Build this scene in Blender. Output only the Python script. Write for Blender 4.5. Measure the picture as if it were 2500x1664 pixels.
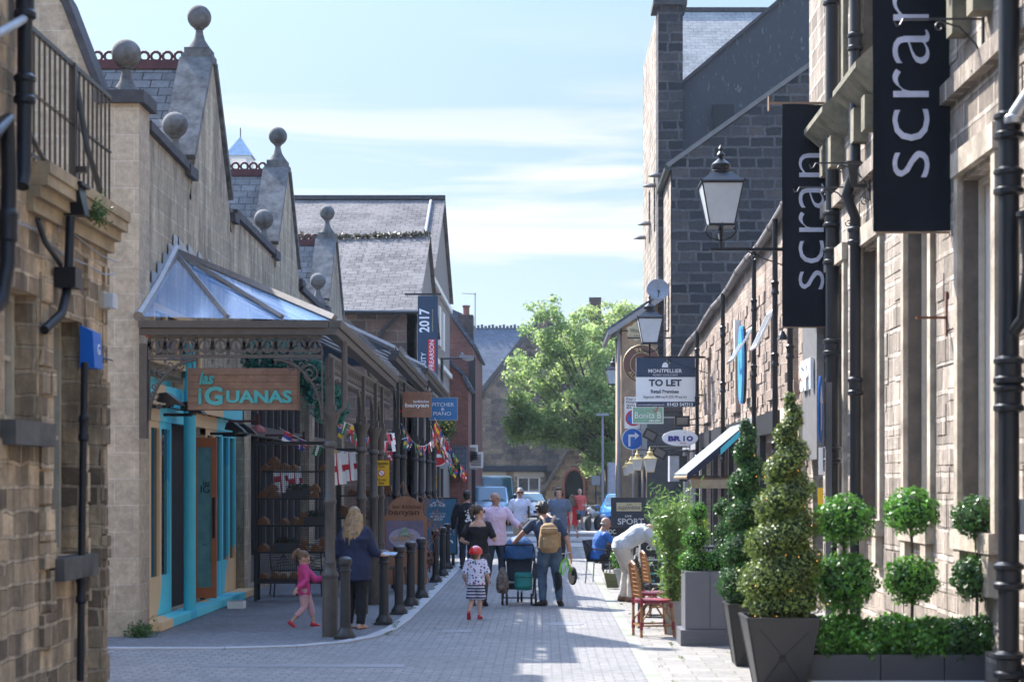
import bpy, math, random
import numpy as np
from mathutils import Vector, Matrix
random.seed(7); RNG=np.random.default_rng(5)
S=bpy.context.scene; COL=S.collection; R=math.radians
for o in list(bpy.data.objects): bpy.data.objects.remove(o)
# ---------------- camera, sky, sun, exposure
F=4200.0; CX=1325.0; CY=1175.0; HC=2.0
cam=bpy.data.cameras.new('camera'); camo=bpy.data.objects.new('camera',cam); COL.objects.link(camo)
camo.location=(0,0,HC); camo.rotation_euler=(R(90),0,0)
cam.sensor_width=36; cam.lens=F/2500*36; cam.shift_x=-(CX-1250)/2500; cam.shift_y=(CY-832)/2500
cam.clip_start=.1; cam.clip_end=3000
cam.dof.use_dof=True; cam.dof.focus_distance=37; cam.dof.aperture_fstop=2.0
S.camera=camo
SUN=Vector((6.5,-6.4,-8.9)).normalized()
w=bpy.data.worlds.new('World'); S.world=w; w.use_nodes=True
nt=w.node_tree; N=nt.nodes; L=nt.links
sky=N.new('ShaderNodeTexSky'); sky.sky_type='NISHITA'; sky.sun_disc=False
sky.sun_elevation=R(44); sky.sun_rotation=R(-45.5); sky.air_density=1.0; sky.dust_density=.6; sky.ozone_density=1.5
bg=N['Background']; bg.inputs[1].default_value=.15
tc=N.new('ShaderNodeTexCoord'); mp=N.new('ShaderNodeMapping'); mp.inputs['Scale'].default_value=(2.0,2.0,24); mp.inputs['Location'].default_value=(1.3,0.2,.9); mp.inputs['Rotation'].default_value=(0,R(4),0)
no=N.new('ShaderNodeTexNoise'); no.inputs['Scale'].default_value=1.6; no.inputs['Detail'].default_value=7; no.inputs['Roughness'].default_value=.55; no.inputs['Distortion'].default_value=.4
rp=N.new('ShaderNodeValToRGB'); rp.color_ramp.elements[0].position=.47; rp.color_ramp.elements[1].position=.6
sx=N.new('ShaderNodeSeparateXYZ'); band=N.new('ShaderNodeValToRGB')
e=band.color_ramp.elements; e[0].position=.07; e[0].color=(.12,)*3+(1,); e[1].position=.27; e[1].color=(0,0,0,1)
q=e.new(.125); q.color=(1,1,1,1); q=e.new(.18); q.color=(.95,)*3+(1,); q=e.new(.22); q.color=(.25,)*3+(1,)
mu=N.new('ShaderNodeMath'); mu.operation='MULTIPLY'; mu2=N.new('ShaderNodeMath'); mu2.operation='MULTIPLY'; mu2.inputs[1].default_value=.85
mx=N.new('ShaderNodeMix'); mx.data_type='RGBA'; mx.inputs['B'].default_value=(2.12,2.12,2.14,1)
L.new(tc.outputs['Generated'],mp.inputs[0]); L.new(mp.outputs[0],no.inputs['Vector']); L.new(no.outputs[0],rp.inputs[0])
L.new(tc.outputs['Generated'],sx.inputs[0]); L.new(sx.outputs[2],band.inputs[0]); L.new(rp.outputs[0],mu.inputs[0]); L.new(band.outputs[0],mu.inputs[1])
L.new(mu.outputs[0],mu2.inputs[0]); L.new(mu2.outputs[0],mx.inputs['Factor']); tn=N.new('ShaderNodeMix'); tn.data_type='RGBA'; tn.blend_type='MULTIPLY'; tn.inputs['Factor'].default_value=1; 
gr_=N.new('ShaderNodeValToRGB'); ge=gr_.color_ramp.elements; ge[0].position=.05; ge[0].color=(.22,.235,.28,1); ge[1].position=.6; ge[1].color=(1.75,1.75,1.75,1)
for p_,c_ in ((.139,(.285,.268,.26,1)),(.208,(.32,.30,.265,1)),(.28,(.39,.37,.30,1))): q=ge.new(p_); q.color=c_
L.new(sx.outputs[2],gr_.inputs[0]); L.new(gr_.outputs[0],tn.inputs['B'])
L.new(sky.outputs[0],tn.inputs['A']); L.new(tn.outputs['Result'],mx.inputs['A']); L.new(mx.outputs['Result'],bg.inputs[0])
sl=bpy.data.lights.new('sun','SUN'); sl.energy=3.4; sl.angle=R(.5); sl.color=(1,.95,.87)
so=bpy.data.objects.new('sun',sl); COL.objects.link(so); so.rotation_euler=SUN.to_track_quat('-Z','Y').to_euler(); so.location=(-20,40,40)
S.view_settings.view_transform='Standard'; S.view_settings.look='None'; S.view_settings.exposure=1.85; S.view_settings.gamma=1
S.cycles.max_bounces=8; S.cycles.diffuse_bounces=4; S.cycles.transparent_max_bounces=12
# ---------------- coordinates: photo point + depth / plane / ground
def PY(x,y,d): k=d/F; return Vector(((x-CX)*k,d,HC+(CY-y)*k))
def PX(x,y,X): return PY(x,y,X/(x-CX)*F)
def PG(x,y): return PY(x,y,HC/(y-CY)*F)
# ---------------- mesh builder
class B:
    def __init__(s): s.v=[]; s.f=[]
    def add(s,vs,fs):
        n=len(s.v); s.v+=[Vector(p) for p in vs]; s.f+=[tuple(i+n for i in f) for f in fs]; return s
    def xf(s,i,M):
        for j in range(i,len(s.v)): s.v[j]=M@s.v[j]
        return s
    def quad(s,*p): return s.add(p,[tuple(range(len(p)))])
    def box(s,x0,x1,y0,y1,z0,z1):
        return s.add([(x,y,z) for z in(z0,z1) for y in(y0,y1) for x in(x0,x1)],[(0,2,3,1),(4,5,7,6),(0,1,5,4),(2,6,7,3),(0,4,6,2),(1,3,7,5)])
    def bx(s,c,d,rz=0,ry=0,rx=0):
        i=len(s.v); a,b,e=[q/2 for q in d]; s.box(-a,a,-b,b,-e,e)
        return s.xf(i,Matrix.Translation(Vector(c))@Matrix.Rotation(rz,4,'Z')@Matrix.Rotation(ry,4,'Y')@Matrix.Rotation(rx,4,'X'))
    def path(s,pts,r,n=8,cap=True):
        pts=[Vector(p) for p in pts]; m=len(pts); rs=r if isinstance(r,(list,tuple)) else [r]*m
        up=None; base=len(s.v)
        for i,p in enumerate(pts):
            t=(pts[min(i+1,m-1)]-pts[max(i-1,0)])
            t=t.normalized() if t.length>1e-9 else Vector((0,0,1))
            if up is None: up=Vector((1,0,0)) if abs(t.x)<.9 else Vector((0,1,0))
            a=(up-t*up.dot(t)).normalized(); b=t.cross(a); up=a
            for j in range(n):
                th=2*math.pi*j/n; s.v.append(p+(a*math.cos(th)+b*math.sin(th))*rs[i])
        for i in range(m-1):
            for j in range(n):
                A=base+i*n+j; Bq=base+i*n+(j+1)%n; s.f.append((A,Bq,Bq+n,A+n))
        if cap: s.f.append(tuple(base+n-1-j for j in range(n))); s.f.append(tuple(base+(m-1)*n+j for j in range(n)))
        return s
    def tube(s,a,b,r0,r1=None,n=8): return s.path([a,b],[r0,r0 if r1 is None else r1],n)
    def lathe(s,prof,c=(0,0,0),n=12,M=None):
        base=len(s.v); c=Vector(c)
        for r,z in prof:
            for j in range(n):
                t=2*math.pi*(j+.5)/n; p=Vector((r*math.cos(t),r*math.sin(t),z)); s.v.append((M@p if M else p)+c)
        for i in range(len(prof)-1):
            for j in range(n):
                A=base+i*n+j; q=base+i*n+(j+1)%n; s.f.append((A,q,q+n,A+n))
        s.f.append(tuple(base+n-1-j for j in range(n))); s.f.append(tuple(base+(len(prof)-1)*n+j for j in range(n)))
        return s
    def ball(s,c,r,n=12,m=8):
        r=Vector(r) if not isinstance(r,(int,float)) else Vector((r,r,r))
        prof=[(max(.001,math.cos(a)),math.sin(a)) for a in [math.pi*(i/m-.5) for i in range(m+1)]]
        return s.lathe(prof,c,n,Matrix.Diagonal(r))
    def prism(s,poly,vec):
        n=len(poly); P=[Vector(p) for p in poly]; V=Vector(vec)
        return s.add(P+[p+V for p in P],[tuple(range(n))[::-1],tuple(range(n,2*n))]+[(i,(i+1)%n,(i+1)%n+n,i+n) for i in range(n)])
    def loft(s,rings,n=16):
        base=len(s.v)
        for c,rx,ry in rings:
            for j in range(n):
                t=2*math.pi*j/n; cc=math.cos(t); ss=math.sin(t)
                s.v.append(Vector(c)+Vector((rx*math.copysign(abs(cc)**.85,cc),ry*math.copysign(abs(ss)**.85,ss),0)))
        for i in range(len(rings)-1):
            for j in range(n):
                A=base+i*n+j; q=base+i*n+(j+1)%n; s.f.append((A,q,q+n,A+n))
        s.f.append(tuple(base+n-1-j for j in range(n))); s.f.append(tuple(base+(len(rings)-1)*n+j for j in range(n)))
        return s
    def wall(s,o,u,n,ln,h,ops=(),dep=.2,z0=0):
        """wall sheet from o along u, openings (s0,s1,z0,z1) with reveals going along n (inward)"""
        o=Vector(o);u=Vector(u);n=Vector(n);Z=Vector((0,0,1))
        P=lambda a,b,c=0:o+u*a+Z*b+n*c
        us=sorted({0,ln}|{q for p in ops for q in p[:2]}); zs=sorted({z0,h}|{q for p in ops for q in p[2:4]})
        flip=u.cross(Z).dot(n)>0
        def Q(*p): s.quad(*(p if flip else p[::-1]))
        for a,b in zip(us,us[1:]):
            for c,d in zip(zs,zs[1:]):
                m=((a+b)/2,(c+d)/2)
                if any(p[0]<m[0]<p[1] and p[2]<m[1]<p[3] for p in ops): continue
                Q(P(a,c),P(b,c),P(b,d),P(a,d))
        for a,b,c,d in ops:
            Q(P(a,c),P(a,c,dep),P(b,c,dep),P(b,c)); Q(P(a,d),P(b,d),P(b,d,dep),P(a,d,dep))
            Q(P(a,c),P(a,d),P(a,d,dep),P(a,c,dep)); Q(P(b,c),P(b,c,dep),P(b,d,dep),P(b,d))
        return s
    def text(s,t,c,h=None,w=None,right=(1,0,0),up=(0,0,1),dep=.006,bold=0,shear=0,sx=1):
        vs,fs=_txt(t,bold,shear,dep)
        right=Vector(right);up=Vector(up);nn=right.cross(up)
        xs=[v.x for v in vs]; ys=[v.y for v in vs]; W=max(xs)-min(xs); Hh=max(ys)-min(ys)
        k=(h/Hh) if h else (w/W); kx=k*sx if not(h and w) else w/W
        cx=(max(xs)+min(xs))/2; cy=(max(ys)+min(ys))/2
        return s.add([Vector(c)+right*((v.x-cx)*kx)+up*((v.y-cy)*k)+nn*(v.z*k if dep>.05 else v.z) for v in vs],fs)
_tc={}
def _txt(t,bold,shear,dep):
    key=(t,bold,shear,dep)
    if key in _tc: return _tc[key]
    cu=bpy.data.curves.new('t','FONT'); cu.body=t; cu.offset=bold; cu.shear=shear; cu.resolution_u=3; cu.extrude=dep/2; cu.align_x='CENTER'
    o=bpy.data.objects.new('t',cu); COL.objects.link(o); dg=bpy.context.evaluated_depsgraph_get()
    me=bpy.data.meshes.new_from_object(o.evaluated_get(dg)); r=([v.co.copy()+Vector((0,0,dep/2)) for v in me.vertices],[tuple(p.vertices) for p in me.polygons])
    bpy.data.objects.remove(o); bpy.data.curves.remove(cu); bpy.data.meshes.remove(me); _tc[key]=r; return r
def org(o):
    v=Vector((0,0,0))
    while o is not None: v=v+o.location; o=o.parent
    return v
def tag(o,label=None,cat=None,group=None,kind=None):
    if label:o['label']=label
    if cat:o['category']=cat
    if group:o['group']=group
    if kind:o['kind']=kind
    return o
def thing(name,loc,label,cat,group=None):
    o=bpy.data.objects.new(name,None); o.empty_display_size=.2; COL.objects.link(o); o.location=Vector(loc); return tag(o,label,cat,group)
def mk(name,b,m,parent=None,smooth=False,label=None,cat=None,group=None,kind=None,ang=35):
    off=org(parent); vs=b.v
    loc=Vector((0,0,0))
    if parent is None and kind is None:
        lo=[min(v[i] for v in vs) for i in range(3)]; hi=[max(v[i] for v in vs) for i in range(3)]
        loc=Vector(((lo[0]+hi[0])/2,(lo[1]+hi[1])/2,lo[2])); off=loc
    me=bpy.data.meshes.new(name); me.from_pydata([v-off for v in vs],[],b.f); me.materials.append(m)
    uvs(me,off)
    if smooth: me.shade_smooth(); me.set_sharp_from_angle(angle=R(ang))
    o=bpy.data.objects.new(name,me); COL.objects.link(o); o.parent=parent; o.location=loc
    return tag(o,label,cat,group,kind)
def uvs(me,off):
    uv=me.uv_layers.new(name='UVMap'); nl=len(me.loops); co=np.empty(len(me.vertices)*3); me.vertices.foreach_get('co',co); co=co.reshape(-1,3)+np.array(off)
    li=np.empty(nl,int); me.loops.foreach_get('vertex_index',li); tot=np.empty(len(me.polygons),int); me.polygons.foreach_get('loop_total',tot)
    nn=np.empty(len(me.polygons)*3); me.polygons.foreach_get('normal',nn); nn=np.repeat(nn.reshape(-1,3),tot,0)
    ua=np.stack([-nn[:,1],nn[:,0],np.zeros(nl)],1); l=np.linalg.norm(ua,axis=1); flat=l<.2; ua[flat]=(1,0,0); l[flat]=1; ua/=l[:,None]
    neg=(np.abs(ua[:,0])>np.abs(ua[:,1]))&(ua[:,0]<0)|(np.abs(ua[:,0])<=np.abs(ua[:,1]))&(ua[:,1]<0); ua[neg]*=-1
    va=np.cross(nn,ua); va[flat]=(0,1,0); va[va[:,2]<0]*=-1
    p=co[li]; out=np.stack([(p*ua).sum(1),(p*va).sum(1)],1); uv.data.foreach_set('uv',out.astype(np.float32).ravel())
def kids(o): return [c for c in bpy.data.objects if c.parent==o]
def copy_tree(o,parent=None,loc=None,rz=None,label=None):
    c=o.copy(); COL.objects.link(c); c.parent=parent
    if loc is not None:c.location=loc
    if rz is not None:c.rotation_euler[2]=rz
    if label:c['label']=label
    for ch in list(kids(o)): copy_tree(ch,c)
    return c
def fuse(b,vox=.012,sm=4,wr=0):
    me=bpy.data.meshes.new('f'); me.from_pydata(b.v,[],b.f); o=bpy.data.objects.new('f',me); COL.objects.link(o)
    m=o.modifiers.new('r','REMESH'); m.mode='VOXEL'; m.voxel_size=vox; m.use_smooth_shade=True
    if sm: m=o.modifiers.new('s','SMOOTH'); m.iterations=sm; m.factor=.5
    if wr:
        t=bpy.data.textures.get('wr') or bpy.data.textures.new('wr','CLOUDS'); t.noise_scale=.09; t.noise_depth=1
        m=o.modifiers.new('d','DISPLACE'); m.texture=t; m.strength=wr; m.mid_level=.5
    dg=bpy.context.evaluated_depsgraph_get(); e=bpy.data.meshes.new_from_object(o.evaluated_get(dg))
    r=B(); r.v=[v.co.copy() for v in e.vertices]; r.f=[tuple(p.vertices) for p in e.polygons]
    bpy.data.objects.remove(o); bpy.data.meshes.remove(me); bpy.data.meshes.remove(e); return r
# ---------------- materials
MC={}
def newm(name):
    m=bpy.data.materials.new(name); m.use_nodes=True; nt=m.node_tree; return m,nt,nt.nodes,nt.links,nt.nodes['Principled BSDF']
def mat(name,c,rough=.6,metal=0,var=.25,sc=6,bump=.1,alpha=1,spec=.5,c2=None,coat=0,trans=0,emit=0):
    if name in MC: return MC[name]
    m,nt,N,L,P=newm(name)
    c=tuple(c); c2=c2 or tuple(x*(1-var) for x in c)
    tc=N.new('ShaderNodeTexCoord'); no=N.new('ShaderNodeTexNoise'); no.inputs['Scale'].default_value=sc; no.inputs['Detail'].default_value=6; no.inputs['Roughness'].default_value=.65
    r=N.new('ShaderNodeValToRGB'); r.color_ramp.elements[0].position=.35; r.color_ramp.elements[1].position=.65
    r.color_ramp.elements[0].color=c2+(1,); r.color_ramp.elements[1].color=c+(1,)
    g=N.new('ShaderNodeNewGeometry'); L.new(tc.outputs['Object'],no.inputs['Vector']); L.new(no.outputs[0],r.inputs[0]); L.new(r.outputs[0],P.inputs['Base Color'])
    P.inputs['Roughness'].default_value=rough; P.inputs['Metallic'].default_value=metal; P.inputs['Alpha'].default_value=alpha; P.inputs['Specular IOR Level'].default_value=spec
    P.inputs['Coat Weight'].default_value=coat; P.inputs['Transmission Weight'].default_value=trans
    if emit: P.inputs['Emission Color'].default_value=c+(1,); P.inputs['Emission Strength'].default_value=emit
    if bump:
        n2=N.new('ShaderNodeTexNoise'); n2.inputs['Scale'].default_value=sc*6; n2.inputs['Detail'].default_value=4; L.new(tc.outputs['Object'],n2.inputs['Vector'])
        bp=N.new('ShaderNodeBump'); bp.inputs['Strength'].default_value=bump; bp.inputs['Distance'].default_value=.02; L.new(n2.outputs[0],bp.inputs['Height']); L.new(bp.outputs[0],P.inputs['Normal'])
    MC[name]=m; return m
def stone(name,c1,c2,mort,bw=.5,bh=.25,ms=.012,stain=(.05,.045,.04),sa=.5,bump=.6,dist=.02,rough=.9,rag=0,streak=0,sq=1,ssc=.7):
    m,nt,N,L,P=newm(name)
    uv=N.new('ShaderNodeUVMap'); uv.uv_map='UVMap'
    n0=N.new('ShaderNodeTexNoise'); n0.inputs['Scale'].default_value=3; n0.inputs['Detail'].default_value=3; L.new(uv.outputs[0],n0.inputs['Vector'])
    va=N.new('ShaderNodeVectorMath'); va.operation='MULTIPLY_ADD'; L.new(n0.outputs['Color'],va.inputs[0]); va.inputs[1].default_value=(dist*2,dist*2,0); L.new(uv.outputs[0],va.inputs[2])
    br=N.new('ShaderNodeTexBrick'); L.new(va.outputs[0],br.inputs['Vector'])
    for k,v in (('Color1',c1+(1,)),('Color2',c2+(1,)),('Mortar',mort+(1,)),('Scale',1),('Mortar Size',ms),('Mortar Smooth',.35),('Bias',0),('Brick Width',bw),('Row Height',bh)): br.inputs[k].default_value=v
    br.offset=.5; br.squash=sq; br.squash_frequency=3
    n1=N.new('ShaderNodeTexNoise'); n1.inputs['Scale'].default_value=ssc; n1.inputs['Detail'].default_value=8; n1.inputs['Roughness'].default_value=.7
    if streak:
        ms_=N.new('ShaderNodeMapping'); ms_.inputs['Scale'].default_value=(4,.7,1); L.new(uv.outputs[0],ms_.inputs[0]); L.new(ms_.outputs[0],n1.inputs['Vector'])
    else: L.new(uv.outputs[0],n1.inputs['Vector'])
    r1=N.new('ShaderNodeValToRGB'); r1.color_ramp.elements[0].position=.4; r1.color_ramp.elements[1].position=.6; L.new(n1.outputs[0],r1.inputs[0])
    ml=N.new('ShaderNodeMath'); ml.operation='MULTIPLY'; ml.inputs[1].default_value=sa; L.new(r1.outputs[0],ml.inputs[0])
    mx=N.new('ShaderNodeMix'); mx.data_type='RGBA'; L.new(ml.outputs[0],mx.inputs['Factor']); L.new(br.outputs['Color'],mx.inputs['A']); mx.inputs['B'].default_value=stain+(1,)
    n2=N.new('ShaderNodeTexNoise'); n2.inputs['Scale'].default_value=9; n2.inputs['Detail'].default_value=8; n2.inputs['Roughness'].default_value=.75; L.new(uv.outputs[0],n2.inputs['Vector'])
    mr=N.new('ShaderNodeMapRange'); mr.inputs[1].default_value=.25; mr.inputs[2].default_value=.75; mr.inputs[3].default_value=.62; mr.inputs[4].default_value=1.32; L.new(n2.outputs[0],mr.inputs[0])
    vm=N.new('ShaderNodeVectorMath'); vm.operation='SCALE'; L.new(mx.outputs['Result'],vm.inputs[0]); L.new(mr.outputs[0],vm.inputs['Scale']); L.new(vm.outputs[0],P.inputs['Base Color'])
    P.inputs['Roughness'].default_value=rough; P.inputs['Specular IOR Level'].default_value=.3
    a=N.new('ShaderNodeMath'); a.operation='MULTIPLY'; a.inputs[1].default_value=.9; L.new(n2.outputs[0],a.inputs[0])
    s=N.new('ShaderNodeMath'); s.operation='SUBTRACT'; L.new(a.outputs[0],s.inputs[0]); L.new(br.outputs['Fac'],s.inputs[1])
    bp=N.new('ShaderNodeBump'); bp.inputs['Strength'].default_value=bump; bp.inputs['Distance'].default_value=.03; L.new(s.outputs[0],bp.inputs['Height']); L.new(bp.outputs[0],P.inputs['Normal'])
    MC[name]=m; return m
def leafmat(name,c1,c2,tr=.3,rough=.45):
    m,nt,N,L,P=newm(name); at=N.new('ShaderNodeAttribute'); at.attribute_name='rnd'
    r=N.new('ShaderNodeValToRGB'); r.color_ramp.elements[0].color=c1+(1,); r.color_ramp.elements[1].color=c2+(1,); L.new(at.outputs['Fac'],r.inputs[0]); tc=N.new('ShaderNodeTexCoord'); n_=N.new('ShaderNodeTexNoise'); n_.inputs['Scale'].default_value=5; n_.inputs['Detail'].default_value=3; L.new(tc.outputs['Object'],n_.inputs[0]); mr=N.new('ShaderNodeMapRange'); mr.inputs[1].default_value=.35; mr.inputs[2].default_value=.65; mr.inputs[3].default_value=.5; mr.inputs[4].default_value=1.3; L.new(n_.outputs[0],mr.inputs[0]); vm=N.new('ShaderNodeVectorMath'); vm.operation='SCALE'; L.new(r.outputs[0],vm.inputs[0]); L.new(mr.outputs[0],vm.inputs['Scale']); L.new(vm.outputs[0],P.inputs['Base Color'])
    P.inputs['Roughness'].default_value=rough; t=N.new('ShaderNodeBsdfTranslucent'); L.new(r.outputs[0],t.inputs[0]); mx=N.new('ShaderNodeMixShader'); mx.inputs[0].default_value=tr
    L.new(P.outputs[0],mx.inputs[1]); L.new(t.outputs[0],mx.inputs[2]); L.new(mx.outputs[0],N['Material Output'].inputs[0]); MC[name]=m; return m
def leaves(name,pts,size,m,parent,nrm=None,asp=.5,jit=.7,**kw):
    """one mesh of leaf-shaped faces at pts"""
    pts=np.asarray(pts,float)-np.array(org(parent)); n=len(pts)
    if nrm is None: nrm=RNG.normal(size=(n,3))
    nrm=np.asarray(nrm)+RNG.normal(size=(n,3))*jit; nrm/=np.linalg.norm(nrm,axis=1)[:,None]+1e-9
    a=np.cross(nrm,RNG.normal(size=(n,3))); a/=np.linalg.norm(a,axis=1)[:,None]+1e-9; b=np.cross(nrm,a)
    sz=size*RNG.uniform(.6,1.3,n)[:,None]
    V=np.stack([pts-a*sz,pts+b*sz*asp+nrm*sz*.15,pts+a*sz,pts-b*sz*asp+nrm*sz*.15],1).reshape(-1,3)
    me=bpy.data.meshes.new(name); me.vertices.add(4*n); me.loops.add(4*n); me.polygons.add(n)
    me.vertices.foreach_set('co',V.astype(np.float32).ravel()); me.loops.foreach_set('vertex_index',np.arange(4*n,dtype=np.int32))
    me.polygons.foreach_set('loop_start',np.arange(0,4*n,4,dtype=np.int32)); me.update(calc_edges=True)
    at=me.attributes.new('rnd','FLOAT','FACE'); at.data.foreach_set('value',RNG.uniform(0,1,n).astype(np.float32))
    me.materials.append(m); o=bpy.data.objects.new(name,me); COL.objects.link(o); o.parent=parent; return tag(o,**kw)
def shell(c,r,n,thick=.25):
    """points in the outer shell of an ellipsoid, with outward normals, uneven outline"""
    d=RNG.normal(size=(n,3)); d/=np.linalg.norm(d,axis=1)[:,None]
    lump=1+.07*np.sin(d[:,0]*7+c[0]*9)*np.sin(d[:,1]*6+c[1]*5)+.06*np.sin(d[:,2]*9+c[2]*3)
    rr=(1-thick*RNG.uniform(0,1,n)**2+RNG.normal(size=n)*.05)*lump
    r=np.array(r if hasattr(r,'__len__') else (r,)*3); return np.array(c)+d*rr[:,None]*r,d
T=lambda x:tuple(x)
M_sand=stone('honey_rubble',(.78,.56,.34),(.2,.145,.095),(.62,.47,.31),.36,.2,.02,(.06,.05,.04),.6,1,.05,streak=1)
M_ash=stone('grey_ashlar',(.5,.415,.295),(.4,.33,.235),(.62,.54,.42),.62,.3,.007,(.13,.11,.09),.75,.4,.004,streak=1)
M_pier=stone('smooth_ashlar',(.56,.45,.32),(.46,.37,.27),(.62,.54,.43),.5,.34,.006,(.16,.13,.1),.35,.3,.004)
M_cope=mat('weathered_coping_stone',(.17,.165,.16),.9,var=.6,sc=5,bump=.35)
M_dcope=mat('dark_coping_stone',(.075,.07,.075),.9,var=.4,sc=5,bump=.3)
M_slate=stone('grey_slates',(.185,.18,.176),(.11,.107,.106),(.025,.025,.03),.3,.2,.011,(.27,.255,.24),.45,.8,.006,rough=.97)
M_slated=stone('dark_blue_slates',(.13,.16,.21),(.085,.105,.14),(.015,.017,.02),.3,.2,.009,(.08,.09,.1),.4,.6,.006,rough=.55)
M_slatep=stone('purple_slates',(.165,.152,.148),(.1,.093,.092),(.035,.032,.035),.36,.24,.014,(.26,.235,.22),.5,1,.02,rough=.97)
M_light=stone('light_gritstone',(.5,.415,.34),(.22,.18,.145),(.6,.51,.43),.6,.3,.03,(.12,.1,.08),.75,1,.02,streak=1)
M_rub=stone('pinkish_rubble',(.46,.35,.28),(.27,.2,.16),(.44,.37,.3),.48,.2,.018,(.15,.12,.1),.6,1,.05)
M_black=stone('soot_black_stone',(.015,.017,.022),(.1,.083,.078),(.115,.113,.113),.8,.34,.045,(.035,.038,.048),.6,.8,.05,sq=.7)
M_brown=stone('brown_red_stone',(.2,.13,.1),(.09,.075,.07),(.23,.18,.15),.6,.32,.025,(.06,.05,.045),.6,.8,.03)
M_church=stone('sooty_church_stone',(.15,.13,.115),(.4,.3,.2),(.28,.24,.2),.7,.34,.03,(.03,.03,.033),.7,.8,.04)
M_churchl=stone('honey_church_stone',(.48,.35,.21),(.17,.135,.1),(.42,.33,.23),.55,.3,.03,(.06,.05,.04),.55,.8,.05)
M_brick=stone('red_brick',(.31,.115,.085),(.2,.08,.065),(.24,.19,.17),.22,.075,.008,(.1,.06,.05),.45,.5,.003)
M_pave=stone('street_block_paving',(.29,.282,.278),(.215,.21,.208),(.085,.085,.083),.21,.12,.0085,(.18,.178,.18),.7,.5,.006,rough=.85,ssc=.35)
M_side=stone('small_setts',(.25,.255,.275),(.2,.205,.22),(.11,.11,.115),.11,.1,.01,(.11,.11,.12),.4,.8,.01,rough=.85)
M_slab=stone('terrace_pavers',(.28,.262,.245),(.21,.2,.188),(.12,.13,.08),.45,.28,.009,(.28,.26,.24),.4,.4,.006)
M_asph=mat('asphalt',(.11,.11,.115),.9,var=.3,sc=3,bump=.3)
M_kerb=mat('kerb_stone',(.42,.42,.43),.8,sc=3,bump=.2)
M_dirt=mat('grey_ground',(.16,.15,.14),.95,sc=1,bump=.2)
M_blk=mat('black_paint',(.012,.013,.017),.38,var=.3,bump=.05,spec=.35)
M_iron=mat('brown_iron_paint',(.085,.072,.064),.42,var=.3,sc=9,bump=.08)
M_irond=mat('dark_iron_paint',(.03,.03,.032),.4,var=.3,sc=9,bump=.08)
M_glass=mat('window_glass',(.03,.04,.05),.06,var=.5,sc=1.2,bump=0,spec=1)
M_blind=mat('beige_blind',(.46,.40,.35),.7,var=.05,bump=0)
M_white=mat('white_paint',(.75,.75,.74),.5,var=.08)
M_cream=mat('cream_stone_trim',(.5,.43,.32),.8,var=.2)
M_grey=mat('grey_paint',(.1,.1,.11),.5,var=.15)
M_mid=mat('mid_grey_paint',(.3,.31,.33),.5,var=.1)
M_zinc=mat('lead_flashing',(.4,.43,.48),.4,.4,var=.35,sc=7)
M_alu=mat('glazing_bar_metal',(.28,.25,.23),.4,.3,var=.25,sc=9)
M_teal=mat('turquoise_paint',(.08,.52,.62),.45,var=.1,sc=2,bump=.02)
M_tealt=mat('turquoise_letter_paint',(.07,.45,.47),.45,var=.05)
M_or=mat('orange_timber_paint',(.75,.5,.25),.5,var=.12,sc=2,bump=.02)
M_door=mat('rust_orange_door',(.5,.16,.06),.4,var=.1)
M_wood=mat('brown_sign_board',(.2,.115,.075),.7,sc=3,c2=(.13,.075,.05))
M_dark=mat('near_black_interior',(.012,.013,.016),.6)
M_red=mat('red_paint',(.55,.02,.03),.45,var=.1)
M_yel=mat('yellow_sign',(.8,.47,.01),.4,var=.03,bump=0)
M_navy=mat('navy_board',(.02,.045,.09),.4,var=.1,bump=0)
M_navyl=mat('slate_blue_board',(.05,.16,.26),.45,var=.08,bump=0)
M_pblue=mat('mid_blue_board',(.03,.16,.36),.4,var=.05,bump=0)
M_signb=mat('traffic_blue',(.01,.13,.5),.35,var=.05,bump=0)
M_ink=mat('black_print',(.01,.01,.012),.6,bump=0)
M_wtxt=mat('white_print',(.8,.8,.8),.5,var=.03,bump=0)
M_gold=mat('gilt_paint',(.65,.5,.2),.4,.3,var=.2)
M_terr=mat('terracotta',(.1,.03,.03),.7,var=.3)
M_teal2=mat('blue_glass_tint',(.05,.2,.4),.1,bump=0)
M_lampg=mat('frosted_lamp_glass',(.62,.64,.66),.25,var=.15,sc=3,bump=0,alpha=.85)
M_bark=mat('bark',(.09,.065,.045),.9,bump=.6,sc=10)
# ================= ground =================
g=B(); g.quad((-500,-60,-.03),(500,-60,-.03),(500,900,-.03),(-500,900,-.03)); mk('ground',g,M_dirt,kind='structure')
g=B(); g.quad((-2,3,0),(1.06,3,0),(1.06,53,0),(-2,53,0)); g.quad((-16,3,0),(-2,3,0),(-2,21.6,0),(-16,21.6,0)); g.quad((-2.6,21.6,0),(-2,21.6,0),(-2,24.9,0),(-2.6,24.9,0)); mk('street_paving',g,M_pave,kind='structure')
g=B(); g.quad((1.22,3,0),(4.42,3,0),(4.42,53,0),(1.22,53,0)); mk('terrace_paving',g,M_slab,kind='structure')
g=B(); g.quad((1.06,3,-.004),(1.22,3,-.004),(1.22,53,-.004),(1.06,53,-.004)); mk('drain_channel',g,mat('mossy_channel',(.3,.29,.28),.9,c2=(.17,.19,.13),sc=2,bump=.4),kind='structure')
kl=[(-14,20.45),(-3.8,20.55),(-3.0,20.8),(-2.5,21.3),(-2.2,22.1),(-2.05,23.2),(-1.99,24.8),(-1.97,29),(-1.97,53)]
g=B(); g.add([(x,y,.008) for x,y in kl]+[(-14,53,.008)],[tuple(range(len(kl)+1))]); mk('left_pavement',g,M_side,kind='structure')
g=B()
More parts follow.
